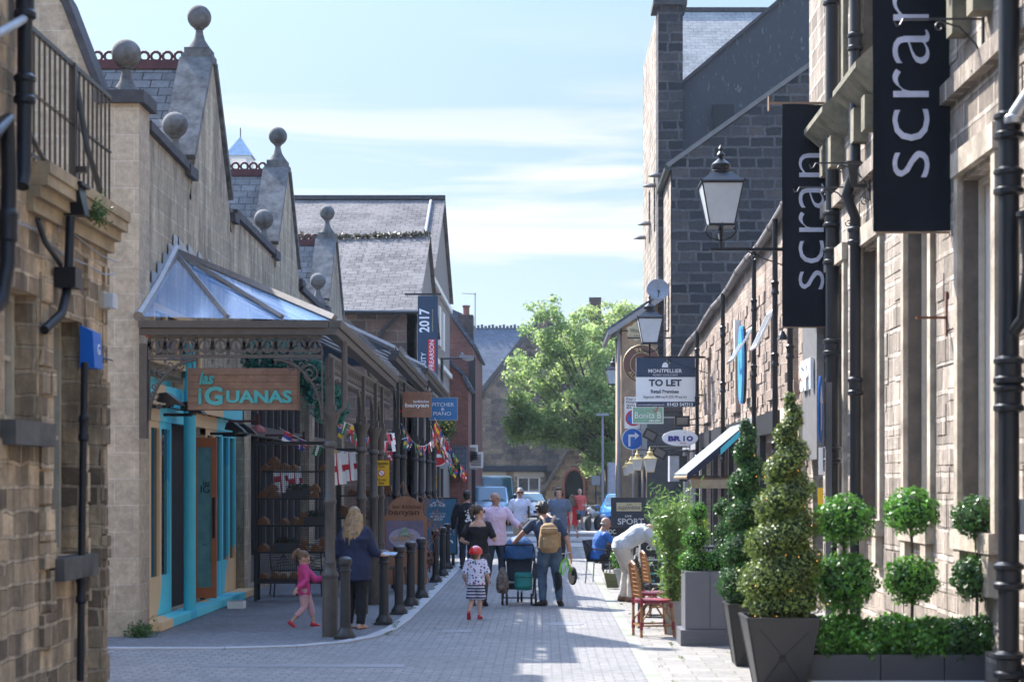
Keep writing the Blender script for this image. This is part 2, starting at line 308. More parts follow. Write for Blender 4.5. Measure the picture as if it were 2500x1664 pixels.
for (a,b),(c,d) in zip(kl,kl[1:]):
    u=Vector((c-a,d-b,0)).normalized(); n=Vector((u.y,-u.x,0))*.085
    p=[Vector((a,b,0))-n,Vector((a,b,0))+n,Vector((c,d,0))+n,Vector((c,d,0))-n]; g.prism(p[::-1],(0,0,.022))
mk('kerb',g,M_kerb,kind='structure')
g=B(); g.quad((-40,53,-.006),(40,53,-.006),(40,400,-.006),(-40,400,-.006)); mk('road',g,M_asph,kind='structure')
g=B()
for y0,y1 in((53,56.5),(58,62.5),(66,69.5)): g.quad((-12,y0,.002),(12,y0,.002),(12,y1,.002),(-12,y1,.002))
mk('sunlit_bands',g,mat('sunlit_band_paving',(.42,.41,.41),.85,sc=2),kind='structure')  # pale strips across the road: sunlit bands between shadows, put into the colour
g=B()
for y in(57.2,71.5): g.quad((-9,y,.004),(9,y,.004),(9,y+.22,.004),(-9,y+.22,.004))
mk('road_marking',g,M_white,kind='structure')
dg_=B(); 
for y,x0,x1 in((18.55,-3.7,-1.5),(22.9,-1.35,-.95)):
    dg_.box(x0,x1,y,y+.3,-.002,.004)
mk('drain_grate',dg_,mat('cast_iron_grate',(.22,.22,.23),.6,.2,sc=20),label='long cast iron drain grating set across the near paving',cat='drain')
# ================= helpers =================
def window(parent,o,u,n,w,h,dep,fm,cols=2,rows=2,pm=None,ft=.06,name='window',surround=None):
    """frame set in an opening whose lower left outer corner is o"""
    o=Vector(o);u=Vector(u);n=Vector(n);Z=Vector((0,0,1)); f=B()
    def bar(a,b,c,d,t0=dep-.06,t1=dep-.005):
        P=lambda s,z,q:o+u*s+Z*z+n*q
        f.add([P(a,c,t0),P(b,c,t0),P(b,d,t0),P(a,d,t0),P(a,c,t1),P(b,c,t1),P(b,d,t1),P(a,d,t1)],[(0,1,2,3),(7,6,5,4),(0,4,5,1),(1,5,6,2),(2,6,7,3),(3,7,4,0)])
    e=.002
    bar(e,ft,e,h-e); bar(w-ft,w-e,e,h-e); bar(ft,w-ft,h-ft,h-e); bar(ft,w-ft,e,ft)
    for i in range(1,cols): bar(w*i/cols-ft*.35,w*i/cols+ft*.35,ft,h-ft,dep-.05,dep-.01)
    for i in range(1,rows): bar(ft,w-ft,h*i/rows-ft*.35,h*i/rows+ft*.35,dep-.048,dep-.012)
    fo=mk(name,f,fm,parent); p=B(); q=dep+.0; P=lambda s,z:o+u*s+Z*z+n*q
    vs=[P(0,0),P(w,0),P(w,h),P(0,h)]
    p.quad(*(vs if u.cross(Z).dot(n)<0 else vs[::-1])); mk('pane',p,pm or M_glass,fo); return fo
def pipe(name,pts,r,label,m=None,joints=(),cat='drainpipe',group=None,brk=None,flare=1.45):
    pts=[Vector(p) for p in pts]; t=thing(name,pts[-1] if pts[-1].z<pts[0].z else pts[0],label,cat,group)
    b=B(); b.path(pts,r,12); mk('pipe',b,m or M_blk,t,True)
    for z in joints:
        for a,c in zip(pts,pts[1:]):
            if min(a.z,c.z)<=z<=max(a.z,c.z) and abs(a.z-c.z)>.05:
                p=a+(c-a)*((z-a.z)/(c.z-a.z)); dr=(c-a).normalized(); q=B(); M=Vector((0,0,1)).rotation_difference(dr).to_matrix()
                q.lathe([(r,-.13*1),(r*flare,-.1),(r*flare,-.07),(r*1.2,-.05),(r*1.2,.05),(r*flare,.07),(r*flare,.11),(r,.13)],p,12,M); mk('collar',q,m or M_blk,t,True); break
    return t
def finial(parent,x,y,z,r=.19):
    """z = centre of ball"""
    b=B(); b.box(x-.2,x+.2,y-.2,y+.2,z-.62,z-.52); b.lathe([(.19,-.52),(.17,-.48),(.09,-.36),(.06,-.25),(.055,-.2),(.08,-.19),(.085,-.16),(.06,-.14)],(x,y,z),14)
    s=mk('ball_finial',b,M_cope,parent,True); q=B(); q.ball((x,y,z),r,20,14); mk('stone_ball',q,M_cope,s,True,ang=80)
# ================= near left honey stone building =================
NX=-4.35
t=thing('stone_terrace_building',(NX,12,0),'weathered honey rubble stone building at left edge with balcony on its roof','building')
ops=[(8.9,9.8,2.5,3.6),(10.3,11.24,1.32,3.5),(11.45,11.95,.02,3.4)]
b=B(); b.wall((NX,5,0),(0,1,0),(-1,0,0),12.2,4.45,[(a,b_,c,d) for a,b_,c,d in ops],.26)
b.wall((NX,5,0),(0,1,0),(-1,0,0),9.55,9,(),.2,z0=4.45); b.wall((-9,17.2,0),(1,0,0),(0,-1,0),4.65,4.45)
b.wall((-9,14.55,0),(1,0,0),(0,-1,0),4.65,9,(),.2,z0=4.45); b.quad((NX,5,4.45),(NX,17.2,4.45),(-9,17.2,4.45),(-9,5,4.45)); wallB=b
for (s0,s1,z0,z1),pm in zip(ops,(M_blind,M_glass,M_dark)):
    if z0>.1:
        window(t,(NX,5+s0,z0),(0,1,0),(-1,0,0),s1-s0,z1-z0,.255,M_cream,2,2,pm)
        q=B(); q.box(NX-.05,NX+.13,5+s0-.12,5+s1+.12,z0-.2,z0); mk('sill',q,mat('sooty_sill_stone',(.12,.105,.09),.9,c2=(.05,.045,.04),sc=3,bump=.4),t)
    else:
        q=B(); q.quad((NX-.26,5+s0,0),(NX-.26,5+s1,0),(NX-.26,5+s1,3.4),(NX-.26,5+s0,3.4)); mk('door',q,M_dark,t)
b=B()
for z0,z1,p in((4.28,4.4,.06),(4.4,4.5,.12),(4.5,4.6,.18)): b.box(NX+.002,NX+p,14.5,17.2+p*.6,z0,z1-.002)
b.box(NX-.35,NX+.2,14.5,17.32,4.6,4.7); mk('cornice',b,mat('honey_cornice_stone',(.42,.31,.18),.9,c2=(.24,.18,.11),sc=3,bump=.4),t)
r_=B(); 
for i in range(17):
    y=14.7+i*.16; r_.tube((NX,y,4.7),(NX,y,5.85),.012,n=6)
r_.box(NX-.02,NX+.02,14.6,17.3,5.83,5.87); r_.box(NX-.02,NX+.02,14.6,17.3,4.75,4.79); r_.box(NX-.02,NX+.02,14.6,17.3,5.3,5.31)
r_.box(NX-.03,NX+.03,15.9,15.98,4.7,5.87); r_.path([(NX,16,5.75),(NX+.1,16.05,5.1),(NX+.18,16.2,4.75),(NX+.1,16.3,4.55)],.03,8); r_.box(NX-.01,NX+.12,15.93,16.0,4.86,4.92)
mk('balcony_railing',r_,M_irond,label='black iron balcony railing on top of the near left stone building',cat='railing')
# quoins and rusticated blocks standing proud
b=B(); rr=random.Random(3)
z=0.02
while z<4.2:
    h=rr.uniform(.24,.4); 
    for y0,y1 in((12.2,13.85),(14.85,15.25),(16.3,16.42),(16.97,17.16)):
        y=y0
        while y<y1-.08:
            l=min(rr.uniform(.18,.55),y1-y)
            if rr.random()<.75 and not(y0==12.2 and z>2.2) : b.box(NX,NX+rr.uniform(.008,.05),y+.012,y+l-.012,z+.012,min(z+h,4.25)-.012)
            y+=l
    z+=h
wallB.add(b.v,b.f); mk('wall',wallB,M_sand,t)
# ================= market building =================
WX=-5.25
t=mkt=thing('market_building',(WX-3,33,0),'long grey ashlar market building with three steep ball topped gables on the left','building')
def wy(d): return d-22.2
sh=(wy(22.85),wy(30.25),.12,3.5); bay=(wy(30.95),wy(38.7),.12,4.3); bay2=(wy(39.6),wy(44.9),.12,4.3)
b=B(); b.wall((WX,22.2,0),(0,1,0),(-1,0,0),23.3,6.2,(sh,bay,bay2),.35)
G=[(27.3,8.62,6.7),(35.4,8.36,6.5),(43.5,8.05,6.15)]
for y,za,zp in G: b.prism([(WX,y-1.75,6.2),(WX,y+1.75,6.2),(WX,y+.12,za),(WX,y-.12,za)],(-.3,0,0))
for y0,y1,zz in((22.7,25.7,6.65),(28.9,33.8,6.48),(37,41.9,6.1)): b.prism([(WX,y0,6.2),(WX,y1,6.2),(WX,y1,zz-.1),(WX,y0,zz)],(-.3,0,0))
b.wall((-13,45.5,0),(1,0,0),(0,-1,0),7.75,6.2); mk('wall',b,M_ash,t)
b=B(); b.prism([(-13,22.2,0),(WX-.45,22.2,0),(WX-.45,22.2,6.85),(-6.2,22.2,8.15),(-7.4,22.2,10.15),(-8.6,22.2,8.15),(-13,22.2,6.2)],(0,.3,0)); mk('end_wall',b,M_pier,t)
b=B(); b.box(WX-.45,WX+.06,22.12,22.7,0,6.86); mk('corner_pier',b,M_pier,t)
c=B(); c.box(WX-.5,WX+.14,22.05,22.8,6.862,7.02); mk('pier_cap',c,M_dcope,t); finial(t,-5.42,22.4,7.56)
def slab(b,a,c,vec,th):
    a=Vector(a);c=Vector(c);v=Vector(vec); n=(c-a).cross(v).normalized(); n=n if n.z>0 else -n; b.prism([a,c,c+n*th,a+n*th],v)
c=B()
for p,q in(((-5.7,22.12,6.9),(-6.2,22.12,8.2)),((-6.2,22.12,8.2),(-7.4,22.12,10.2)),((-7.4,22.12,10.2),(-8.6,22.12,8.2)),((-8.6,22.12,8.2),(-13,22.12,6.2))): slab(c,p,q,(0,.5,0),.09)
mk('end_coping',c,M_dcope,t)
for i,(y,za,zp) in enumerate(G):
    c=B(); zf=6.72-[0,.16,.42][i]
    slab(c,(WX+.05,y-.14,za),(WX+.05,y-1.52,zf+.1),(-.52,0,0),.1); slab(c,(WX+.05,y+.14,za),(WX+.05,y+1.62,zf),(-.52,0,0),.1)
    c.box(WX-.45,WX+.04,y-.2,y+.2,za+.002,za+.12); mk('gable_coping',c,M_cope,t)
    d=B(); d.box(WX-.5,WX+.09,y-2.05,y-1.5,zf-.22,zf-.06); mk('kneeler',d,M_dcope,t); d=B(); d.box(WX-.5,WX+.09,y+1.6,y+2.0,zf-.35,zf-.2); mk('kneeler',d,M_dcope,t)
    finial(t,WX-.2,y,za+.74); finial(t,WX-.2,y-1.8,zf+.56); finial(t,WX-.2,y+1.8,zf+.4)
    zr=za-.05
    r_=B(); X0,X1=WX-.42,-13
    r_.quad((X1,y-3.2,zr-3.6),(X0,y-3.2,zr-3.6),(X0,y,zr),(X1,y,zr)); r_.quad((X0,y+3.2,zr-3.6),(X1,y+3.2,zr-3.6),(X1,y,zr),(X0,y,zr)); rf=mk('roof',r_,M_slate,t)
    k=B(); k.box(X1,X0,y-.07,y+.07,zr-.04,zr+.1)
    for j in range(24):
        x=X0-.1-j*.185; M=Matrix.Translation((x,y,zr+.16)); i0=len(k.v)
        k.path([(x+.075*math.cos(a),y,zr+.17+.075*math.sin(a)) for a in [2*math.pi*q/10 for q in range(11)]],.024,6)
        k.box(x-.075,x+.075,y-.02,y+.02,zr+.09,zr+.12)
    mk('ridge_crest',k,M_terr,rf)
c=B()
for y0,y1,z0,z1 in((22.8,25.55,6.66,6.56),(29.2,33.55,6.5,6.4),(37.2,41.7,6.12,6.02)): c=B(); slab(c,(WX+.07,y0,z0),(WX+.07,y1,z1),(-.42,0,0),.12); mk('parapet_coping',c,M_dcope,t)
b=B(); b.box(-13,WX-.5,23,45.3,6.0,6.1); mk('roof_deck',b,M_dark,t)
# painted shopfront
sf=B(); d=22.85; x=WX-.18
for y in(22.87,23.55,24.2,24.85,27.52,28.2,28.9,29.5,30.1): sf.box(x-.05,x+.04,y,y+.13,.12,3.45)
for z in(.12,2.75,3.35): sf.box(x-.05,x+.035,22.86,24.98,z,z+(.55 if z<1 else .1)); sf.box(x-.05,x+.035,27.52,30.2,z,z+(.55 if z<1 else .1))
sf.box(x-.04,x+.06,22.86,30.24,2.85,3.05)
m,nt,N,L,P=newm('drip_painted_timber'); uv=N.new('ShaderNodeTexCoord'); no=N.new('ShaderNodeTexNoise'); no.inputs['Scale'].default_value=.55; no.inputs['Detail'].default_value=1
mp_=N.new('ShaderNodeMapping'); mp_.inputs['Scale'].default_value=(1,.8,.45); mp_.inputs['Location'].default_value=(3.1,.35,.2); L.new(uv.outputs['Object'],mp_.inputs[0]); L.new(mp_.outputs[0],no.inputs[0]); rp_=N.new('ShaderNodeValToRGB'); rp_.color_ramp.interpolation='CONSTANT'
e=rp_.color_ramp.elements; e[0].color=(.8,.55,.3,1); e[1].position=.47; e[1].color=(.13,.66,.76,1); q=e.new(.6); q.color=(.06,.52,.7,1); L.new(no.outputs[0],rp_.inputs[0]); L.new(rp_.outputs[0],P.inputs['Base Color']); P.inputs['Roughness'].default_value=.45
M_drip=m
sfo=mk('shopfront_frame',sf,M_drip,t)
g=B(); g.quad((x,22.85,.2),(x,25,.2),(x,25,3.4),(x,22.85,3.4)); g.quad((x,27.52,.2),(x,30.25,.2),(x,30.25,3.4),(x,27.52,3.4)); mk('shop_window',g,M_glass,t)
g=B(); g.box(WX-.1,WX+.2,22.8,30.3,.02,.13); mk('shop_sill',g,M_drip,t)
g=B(); g.box(WX-.1,WX-.02,22.86,25.4,3.06,3.34);g.box(WX-.1,WX-.02,26.4,30.2,3.06,3.34); mk('fascia',g,M_drip,t)
# upper timber light over the shopfront
g=B(); g.box(WX,WX+.06,22.95,26.2,3.6,3.7); g.box(WX,WX+.06,22.95,26.2,4.3,4.4)
for y in(22.95,23.7,24.5,25.3,26.1): g.box(WX,WX+.06,y,y+.1,3.7,4.3)
uw=mk('window',g,M_or,t); g=B(); g.quad((WX+.015,23,3.65),(WX+.015,26.1,3.65),(WX+.015,26.1,4.35),(WX+.015,23,4.35)); mk('pane',g,M_glass,uw)
g=B(); g.path([(WX+.1,25.1,.1),(WX+.1,25.1,4)],.09,12); mk('painted_downpipe',g,M_teal,t,True)
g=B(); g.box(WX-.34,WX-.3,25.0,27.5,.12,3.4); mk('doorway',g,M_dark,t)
# the open door leaf faces the camera
dr=B(); y=27.4
for x0,x1,z0,z1 in((-.32,-.24,.15,2.7),(-.02,.06,.15,2.7),(-.24,-.02,.15,.32),(-.24,-.02,2.55,2.7)): dr.box(WX+x0,WX+x1,y-.05,y,z0,z1)
do=mk('open_door',dr,M_door,t); g=B(); g.box(WX-.24,WX-.02,y-.035,y-.015,.32,2.55); mk('door_glass',g,mat('green_tinted_glass',(.16,.36,.36),.1,bump=0),do)
g=B(); g.box(WX-.0,WX+.04,y-.065,y-.051,1.1,1.75); g.text('EAT',(WX-.13,y-.037,1.0),h=.03,right=(-1,0,0),up=(0,0,1),dep=.002); g.text('las',(WX-.1,y-.04,1.98),w=.1,dep=.003); g.text('IG',(WX-.12,y-.04,1.88),w=.14,dep=.003); mk('door_push_plate',g,M_ink,do)
# glazed bays
for s0,s1,a,b2 in((30.95,38.7,8,0),(39.6,44.9,5,0)):
    g=B(); n=a
    for i in range(n+1):
        y=s0+(s1-s0-.12)*i/n+.002; g.box(WX-.3,WX-.2,y,y+.12,.12,4.28)
    g.box(WX-.28,WX-.19,s0,s1,.12,.6); g.box(WX-.28,WX-.1,s0,s1,2.85,3.05); g.box(WX-.28,WX-.19,s0,s1,4.15,4.28)
    fo=mk('bay_window',g,mat('taupe_joinery',(.1,.088,.085),.5),t); g=B(); g.quad((WX-.27,s0,.12),(WX-.27,s1,.12),(WX-.27,s1,4.3),(WX-.27,s0,4.3)); mk('pane',g,M_glass,fo)
# ================= glass canopies =================
def colprof(z): return [(.102,0),(.102,.72),(.1,.76),(.115,.79),(.115,.81),(.085,.86),(.07,.93),(.078,.96),(.066,.985),(.066,1.7),(.085,1.73),(.085,1.76),(.066,1.79),(.06,z-.45),(.082,z-.42),(.082,z-.39),(.062,z-.36),(.07,z-.2),(.105,z-.08),(.125,z-.03),(.125,z)]
def column(par,x,y,zg,i):
    b=B(); b.lathe(colprof(2.88),(x,y,0),16); c=mk('column',b,M_iron if i<4 else M_irond,par,True)
    b=B(); b.box(x-.055,x+.055,y-.055,y+.055,2.88,zg-.12); b.box(x-.075,x+.075,y-.075,y+.075,2.88,2.98); mk('post',b,M_iron if i<4 else M_irond,c)
def frieze(par,a,c,z,n,m,name='frieze'):
    a=Vector(a);c=Vector(c);u=(c-a)/n;W=u.length;un=u.normalized();Z=Vector((0,0,1));nn=un.cross(Z)*.012; b=B()
    def P(i,s,h): return a+u*(i+s)+Z*h
    def strip(p,q,w=.012):
        dr=(q-p).normalized(); s=nn.normalized().cross(dr)*w; b.prism([p-s-nn,q-s-nn,q+s-nn,p+s-nn],nn*2)
    for i in range(n):
        pts=[P(i,.5-.46*math.cos(t),z+.02+.2*math.sin(t)) for t in [math.pi*j/6 for j in range(7)]]
        for p,q in zip(pts,pts[1:]): strip(p,q,.014)
        for an,l in((-.75,.13),(0,.17),(.75,.13)):
            p=P(i,.5,z+.03); q=p+un*math.sin(an)*l+Z*math.cos(an)*l; m_=(p+q)/2; s=(un*math.cos(an)-Z*math.sin(an))*.024; b.prism([p-nn,m_-s-nn,q-nn,m_+s-nn],nn*2)
        strip(P(i,0,z+.08),P(i,0,z+.24),.018)
        b.ball(P(i,0,z-.055),.022,6,4); b.ball(P(i,0,z-.085),.014,6,4)
        strip(P(i,-.09,z+.2),P(i,0,z+.12),.01); strip(P(i,.09,z+.2),P(i,0,z+.12),.01)
    for h0,w in((z,.022),(z+.245,.02)): strip(P(0,0,h0),P(n,0,h0),w)
    mk(name,b,m,par)
def scroll(b,cen,r,u,turn=1.7,th=.013,a0=0,sg=1,n=22):
    u=Vector(u);Z=Vector((0,0,1));cen=Vector(cen)
    b.path([cen+(u*math.cos(a0+sg*t*turn*2*math.pi)+Z*math.sin(a0+sg*t*turn*2*math.pi))*r*(1-.8*t) for t in [j/n for j in range(n+1)]],th,6)
def bracket(par,corner,u,size,m,name='bracket'):
    corner=Vector(corner);u=Vector(u);Z=Vector((0,0,1)); b=B()
    arc=lambda R_:[corner+u*(size-size*math.sin(t))*R_+Z*(-size*1.25+size*1.25*math.cos(t))*R_ for t in [math.pi/2*j/10 for j in range(11)]]
    b.path(arc(1)[::-1],.02,6); b.path([corner+u*size,corner,corner-Z*size*1.25],.015,6)
    scroll(b,corner+u*size*.26-Z*size*.3,size*.21,u); scroll(b,corner+u*size*.62-Z*size*.13,size*.1,u,1.4,.01,1,-1); scroll(b,corner+u*size*.12-Z*size*.75,size*.1,u,1.4,.01,2)
    scroll(b,corner+u*size*.42-Z*size*.12,size*.09,u,1.4,.01,3); scroll(b,corner+u*size*.1-Z*size*.55,size*.08,u,1.3,.01,1,-1); scroll(b,corner+u*size*.2-Z*size*.98,size*.06,u,1.3,.01,0)
    mk(name,b,m,par,True)
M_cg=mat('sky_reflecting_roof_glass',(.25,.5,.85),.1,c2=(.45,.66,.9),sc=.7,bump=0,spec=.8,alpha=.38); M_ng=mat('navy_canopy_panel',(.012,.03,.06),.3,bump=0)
def canopy(d0,d1,z0,z1,cols,label,hip,gx=-2.66):
    t=thing('glass_canopy',(-4,d0,0),label,'canopy'); m=M_iron if hip else M_irond
    zr0,zr1=z0+1.2,z1+1.2; hy=d0+(2.5 if hip else .05)
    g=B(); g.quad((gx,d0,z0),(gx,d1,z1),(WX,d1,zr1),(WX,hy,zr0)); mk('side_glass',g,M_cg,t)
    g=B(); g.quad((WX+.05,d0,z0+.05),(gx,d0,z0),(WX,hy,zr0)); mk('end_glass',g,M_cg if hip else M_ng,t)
    b=B()
    def bar(p,q,w=.055):
        p=Vector(p);q=Vector(q);b.path([p+Vector((0,0,.03)),q+Vector((0,0,.03))],w*.62,4)
    bar((gx,d0,z0),(WX,hy,zr0),.085)
    if hip:
        for x in(-4.03,-3.33): bar((x,d0,z0+.02),(WX,hy,zr0))
        b.path([(WX+.08,d0,z0+.05),(WX+.05,hy-1.2,z0+.62),(WX+.03,hy,zr0+.05)],.07,8)
    bar((gx,d1,z1),(WX,d1,zr1)); n=int((d1-hy)/1.1)
    for i in range(1,n): y=hy+(d1-hy)*i/n; f=(y-d0)/(d1-d0); z=z0+(z1-z0)*f; bar((gx,y,z),(WX,y,z+1.2))
    mk('glazing_bars',b,M_alu,t)
    if hip:
        f=B()
        for i in range(7):
            f.prism([(WX+.02,22.3+i*.34,z0+.05+i*.17),(WX+.02,22.3+i*.34+.34,z0+.05+i*.17+.16),(WX+.02,22.3+i*.34+.34,z0+.42+i*.17),(WX+.02,22.3+i*.34+.02,z0+.42+i*.17)],(.012,0,0))
        for i in range(8): f.prism([(WX+.02,24.6+i*.75,zr0-.02-i*.012),(WX+.02,25.3+i*.75,zr0-.02-i*.012),(WX+.02,25.3+i*.75,zr0+.12-i*.012),(WX+.02,24.6+i*.75,zr0+.26-i*.012)],(.012,0,0))
        mk('lead_flashing',f,M_zinc,t)
    gb=B()
    for o_,z_,h_ in((0,-.1,.09),(-.05,-.19,.085)): 
        gb.prism([(gx+o_-.06,d0-.1,z0+z_),(gx+o_+.08,d0-.1,z0+z_),(gx+o_+.1,d0-.1,z0+z_+h_),(gx+o_-.06,d0-.1,z0+z_+h_)],(0,d1-d0,z1-z0))
    if hip: gb.box(WX+.1,gx-.07,d0-.1,d0-.0,z0-.1,z0-.01); gb.box(WX+.1,gx-.1,d0-.06,d0+.02,z0-.19,z0-.105)
    mk('gutter',gb,m,t)
    sp=B()
    for i in range(int((d1-d0)/.12)):
        y=d0+.1+i*.12; z=z0+(z1-z0)*(y-d0)/(d1-d0); sp.tube((gx+.05,y,z-.02),(gx+.1,y+.03,z+.09),.003,n=3); sp.tube((gx+.05,y,z-.02),(gx+.0,y-.02,z+.09),.003,n=3)
    mk('bird_spikes',sp,M_zinc,t)
    cols_=[c for c in COLS if d0-.3<=c<d1-.3]
    frieze(t,(gx-.08,d0+.05,0),(gx-.08,d1,z1-z0),z0-.58,int((d1-d0)/.24),m,'side_frieze') if False else None
    n=int((d1-d0)/.24); a=Vector((gx-.08,d0+.06,0)); c=Vector((gx-.08,d1,0)); frieze(t,a,c,min(z0,z1)-.48,n,m,'side_frieze')
    if hip:
        frieze(t,(WX+.22,d0,0),(gx-.15,d0,0),z0-.46,11,m,'front_frieze')
        bracket(t,(gx-.16,d0,z0-.5),(-1,0,0),.62,m); bracket(t,(WX+.22,d0,z0-.5),(1,0,0),.62,m)
        b=B(); b.box(WX+.1,WX+.2,d0-.05,d0+.05,2.55,z0-.3); mk('wall_post',b,m,t)
        b=B(); b.path([(gx+.1,d0+.2,z0-.25),(gx+.1,d0+.2,2.95),(gx-.02,d0+.15,2.85)],.04,10); mk('downpipe',b,m,t,True)
    for c_ in cols_:
        i=COLS.index(c_); column(t,-2.74,c_,min(z0,z1)-.15,i)
        b=B() 
        if c_-.75>d0: bracket(t,(-2.74,c_-.06,min(z0,z1)-.5),(0,-1,0),.5,m)
        if c_+.75<d1: bracket(t,(-2.74,c_+.06,min(z0,z1)-.5),(0,1,0),.5,m)
    return t
COLS=[22.15,26.0,27.9,29.0,32.2,33.7,36.8,38.75,41.2,43.3]
canopy(22.0,30.8,4.06,3.86,None,'nearest glass hip roofed canopy on brown iron columns over the shopfront',True)
canopy(30.9,38.5,4.36,4.2,None,'second iron canopy with navy end panel behind the hip roofed one',False)
canopy(38.65,47.2,4.56,4.4,None,'farthest iron canopy beside the blue hanging board',False)
# ================= right: light stone building =================
RX=4.4
t=scr=thing('gritstone_building',(RX,18,0),'tall pale gritstone building with deep windows along the right edge','building')
WN=[(13.6,15.0),(16.7,18.0),(19.45,20.7),(22.35,23.6),(25.0,26.2)]
ops=[(a-8,b_-8,1.5,5.15) for a,b_ in WN]+[(a-8,b_-8,7.6,11) for a,b_ in WN]
ops+=[(27.0-8,28.0-8,.05,3.0)]
b=B(); b.wall((RX,8,0),(0,1,0),(1,0,0),20.4,12.5,ops,.22); b.wall((RX,8,0),(1,0,0),(0,1,0),8,12.5); b.quad((RX,8,12.5),(RX+8,8,12.5),(RX+8,28.4,12.5),(RX,28.4,12.5)); b.wall((RX,28.4,0),(1,0,0),(0,-1,0),8,12.5)
wallB=b
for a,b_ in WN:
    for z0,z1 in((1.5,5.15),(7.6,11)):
        w_=window(t,(RX,a,z0),(0,1,0),(1,0,0),b_-a,z1-z0,.215,mat('light_stone_mullion',(.5,.44,.36),.8),1,1,M_blind,.07)
        q=B()
        q.box(RX-.11,RX,a-.14,b_+.14,z0-.2,z0-.002)
        if z0<2:
            q.box(RX-.06,RX,a-.17,a-.02,z0,z1+.05); q.box(RX-.06,RX,b_+.02,b_+.17,z0,z1+.05); q.box(RX-.09,RX,a-.2,b_+.2,z1+.05,z1+.3)
            q.box(RX-.09,RX,a-.06,a+.2,z0-.62,z0-.2); q.box(RX-.09,RX,b_-.2,b_+.06,z0-.62,z0-.2)
        else:
            q.prism([(RX,a-.25,7.75),(RX-.38,a-.25,7.4),(RX-.38,a-.25,7.32),(RX,a-.25,7.0)],(0,b_-a+.5,0)); q.box(RX-.2,RX,a+.1,a+.35,6.6,7.05); q.box(RX-.2,RX,b_-.35,b_-.1,6.6,7.05)
            q.box(RX-.07,RX,a-.2,a-.02,z0,z1); q.box(RX-.07,RX,b_+.02,b_+.2,z0,z1)
        rv=B(); rv.box(RX+.003,RX+.21,b_-.012,b_-.002,z0+.002,z1-.002); mk('reveal',rv,mat('shaded_reveal_stone',(.13,.105,.085),.9,c2=(.07,.06,.05),sc=4,bump=.3),t)  # thin dark lining on the far jamb: its shade put into the stone colour
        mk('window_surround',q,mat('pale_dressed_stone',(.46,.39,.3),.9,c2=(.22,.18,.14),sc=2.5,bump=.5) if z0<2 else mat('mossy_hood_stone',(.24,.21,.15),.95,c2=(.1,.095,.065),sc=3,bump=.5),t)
b=B(); rr=random.Random(9)
for (a,c) in((8.2,13.4),(15.25,16.45),(18.2,19.2),(20.95,22.1),(23.85,24.75),(26.45,26.95)):
    z=.02
    while z<12:
        h=rr.uniform(.3,.42); y=a
        while y<c-.1:
            l=min(rr.uniform(.35,.7),c-y)
            if rr.random()<.8: b.box(RX-rr.uniform(.004,.014),RX,y+.015,y+l-.015,z+.014,z+h-.014)
            y+=l
        z+=h
wallB.add(b.v,b.f); mk('wall',wallB,M_light,t)
b=B(); b.box(RX-.08,RX,8,28.3,.0,.35); b.box(RX-.12,RX,8,28.3,6.05,6.25); mk('plinth_course',b,M_light,t)
b=B(); b.box(RX-.14,RX-.02,26.75,28.2,2.35,4.5); so_=mk('shop_board',b,mat('grey_board',(.17,.165,.165),.5,bump=0),label='grey shop board with white raised letters on the light stone wall',cat='shop sign')
b=B(); b.text('SPI',(RX-.16,27.5,3.7),h=.5,w=1.1,right=(0,-1,0),up=(0,0,1),dep=.05,bold=.02); mk('lettering',b,M_wtxt,so_)
# ================= right: pink rubble terrace =================
t=thing('rubble_terrace',(RX,40,0),'low pinkish rubble terrace of shops with sagging gutter on the right','building')
Y0,Y1=28.42,54.0; ez=lambda y:6.9-(y-Y0)*.04
up=[(29.6,30.5),(32.3,33.2),(35.4,36.3),(38.4,39.3),(41.6,42.5),(45,45.9),(48.5,49.4)]
gr=[(28.9,30.6),(31.4,33.9),(34.6,35.9),(36.8,39.6),(40.6,43.2),(44,46.2),(47,49.2),(50,52)]
b=B(); b.wall((RX,Y0,0),(0,1,0),(1,0,0),Y1-Y0,5.85,[(a-Y0,c-Y0,3.75,5.25) for a,c in up]+[(a-Y0,c-Y0,.1,2.75) for a,c in gr],.2)
b.quad((RX,Y0,5.85),(RX,Y0,ez(Y0)),(RX,Y1,ez(Y1)),(RX,Y1,5.85)); b.wall((RX,Y1,0),(1,0,0),(0,-1,0),6,5.8)
rr=random.Random(21); z=.05
while z<5.7:
    h=rr.uniform(.16,.26); y=Y0+.1
    while y<Y1-.5:
        l=rr.uniform(.22,.6); bad=any(a-.05<y+l and y<c+.05 and 3.75-h<z<5.25 for a,c in up) or any(a-.05<y+l and y<c+.05 and z<2.75 for a,c in gr)
        if not bad and rr.random()<.6: b.box(RX-rr.uniform(.006,.035),RX,y+.015,y+l-.015,z+.012,z+h-.012)
        y+=l
    z+=h
mk('wall',b,M_rub,t)
for a,c in up:
    window(t,(RX,a,3.75),(0,1,0),(1,0,0),c-a,1.5,.195,M_white,2,2); q=B(); q.box(RX-.1,RX,a-.1,c+.1,3.55,3.748); q.box(RX-.07,RX,a-.12,c+.12,5.255,5.5); mk('sill',q,M_rub,t)
for a,c in gr:
    f=window(t,(RX,a,.1),(0,1,0),(1,0,0),c-a,2.65,.195,M_irond,3,1,None,.09,'shop_window'); q=B()
    q.box(RX-.12,RX-.002,a-.15,a-.02,.0,2.9); q.box(RX-.12,RX-.002,c+.02,c+.15,.0,2.9); q.box(RX-.16,RX-.002,a-.15,c+.15,2.9,3.3); mk('pilaster',q,rr.choice([M_cream,M_irond,M_mid]),t)
b=B(); b.quad((RX-.1,Y0,ez(Y0)+.02),(RX+5,Y0,ez(Y0)+3.0),(RX+5,Y1,ez(Y1)+3.0),(RX-.1,Y1,ez(Y1)+.02)); mk('roof',b,M_slate,t)
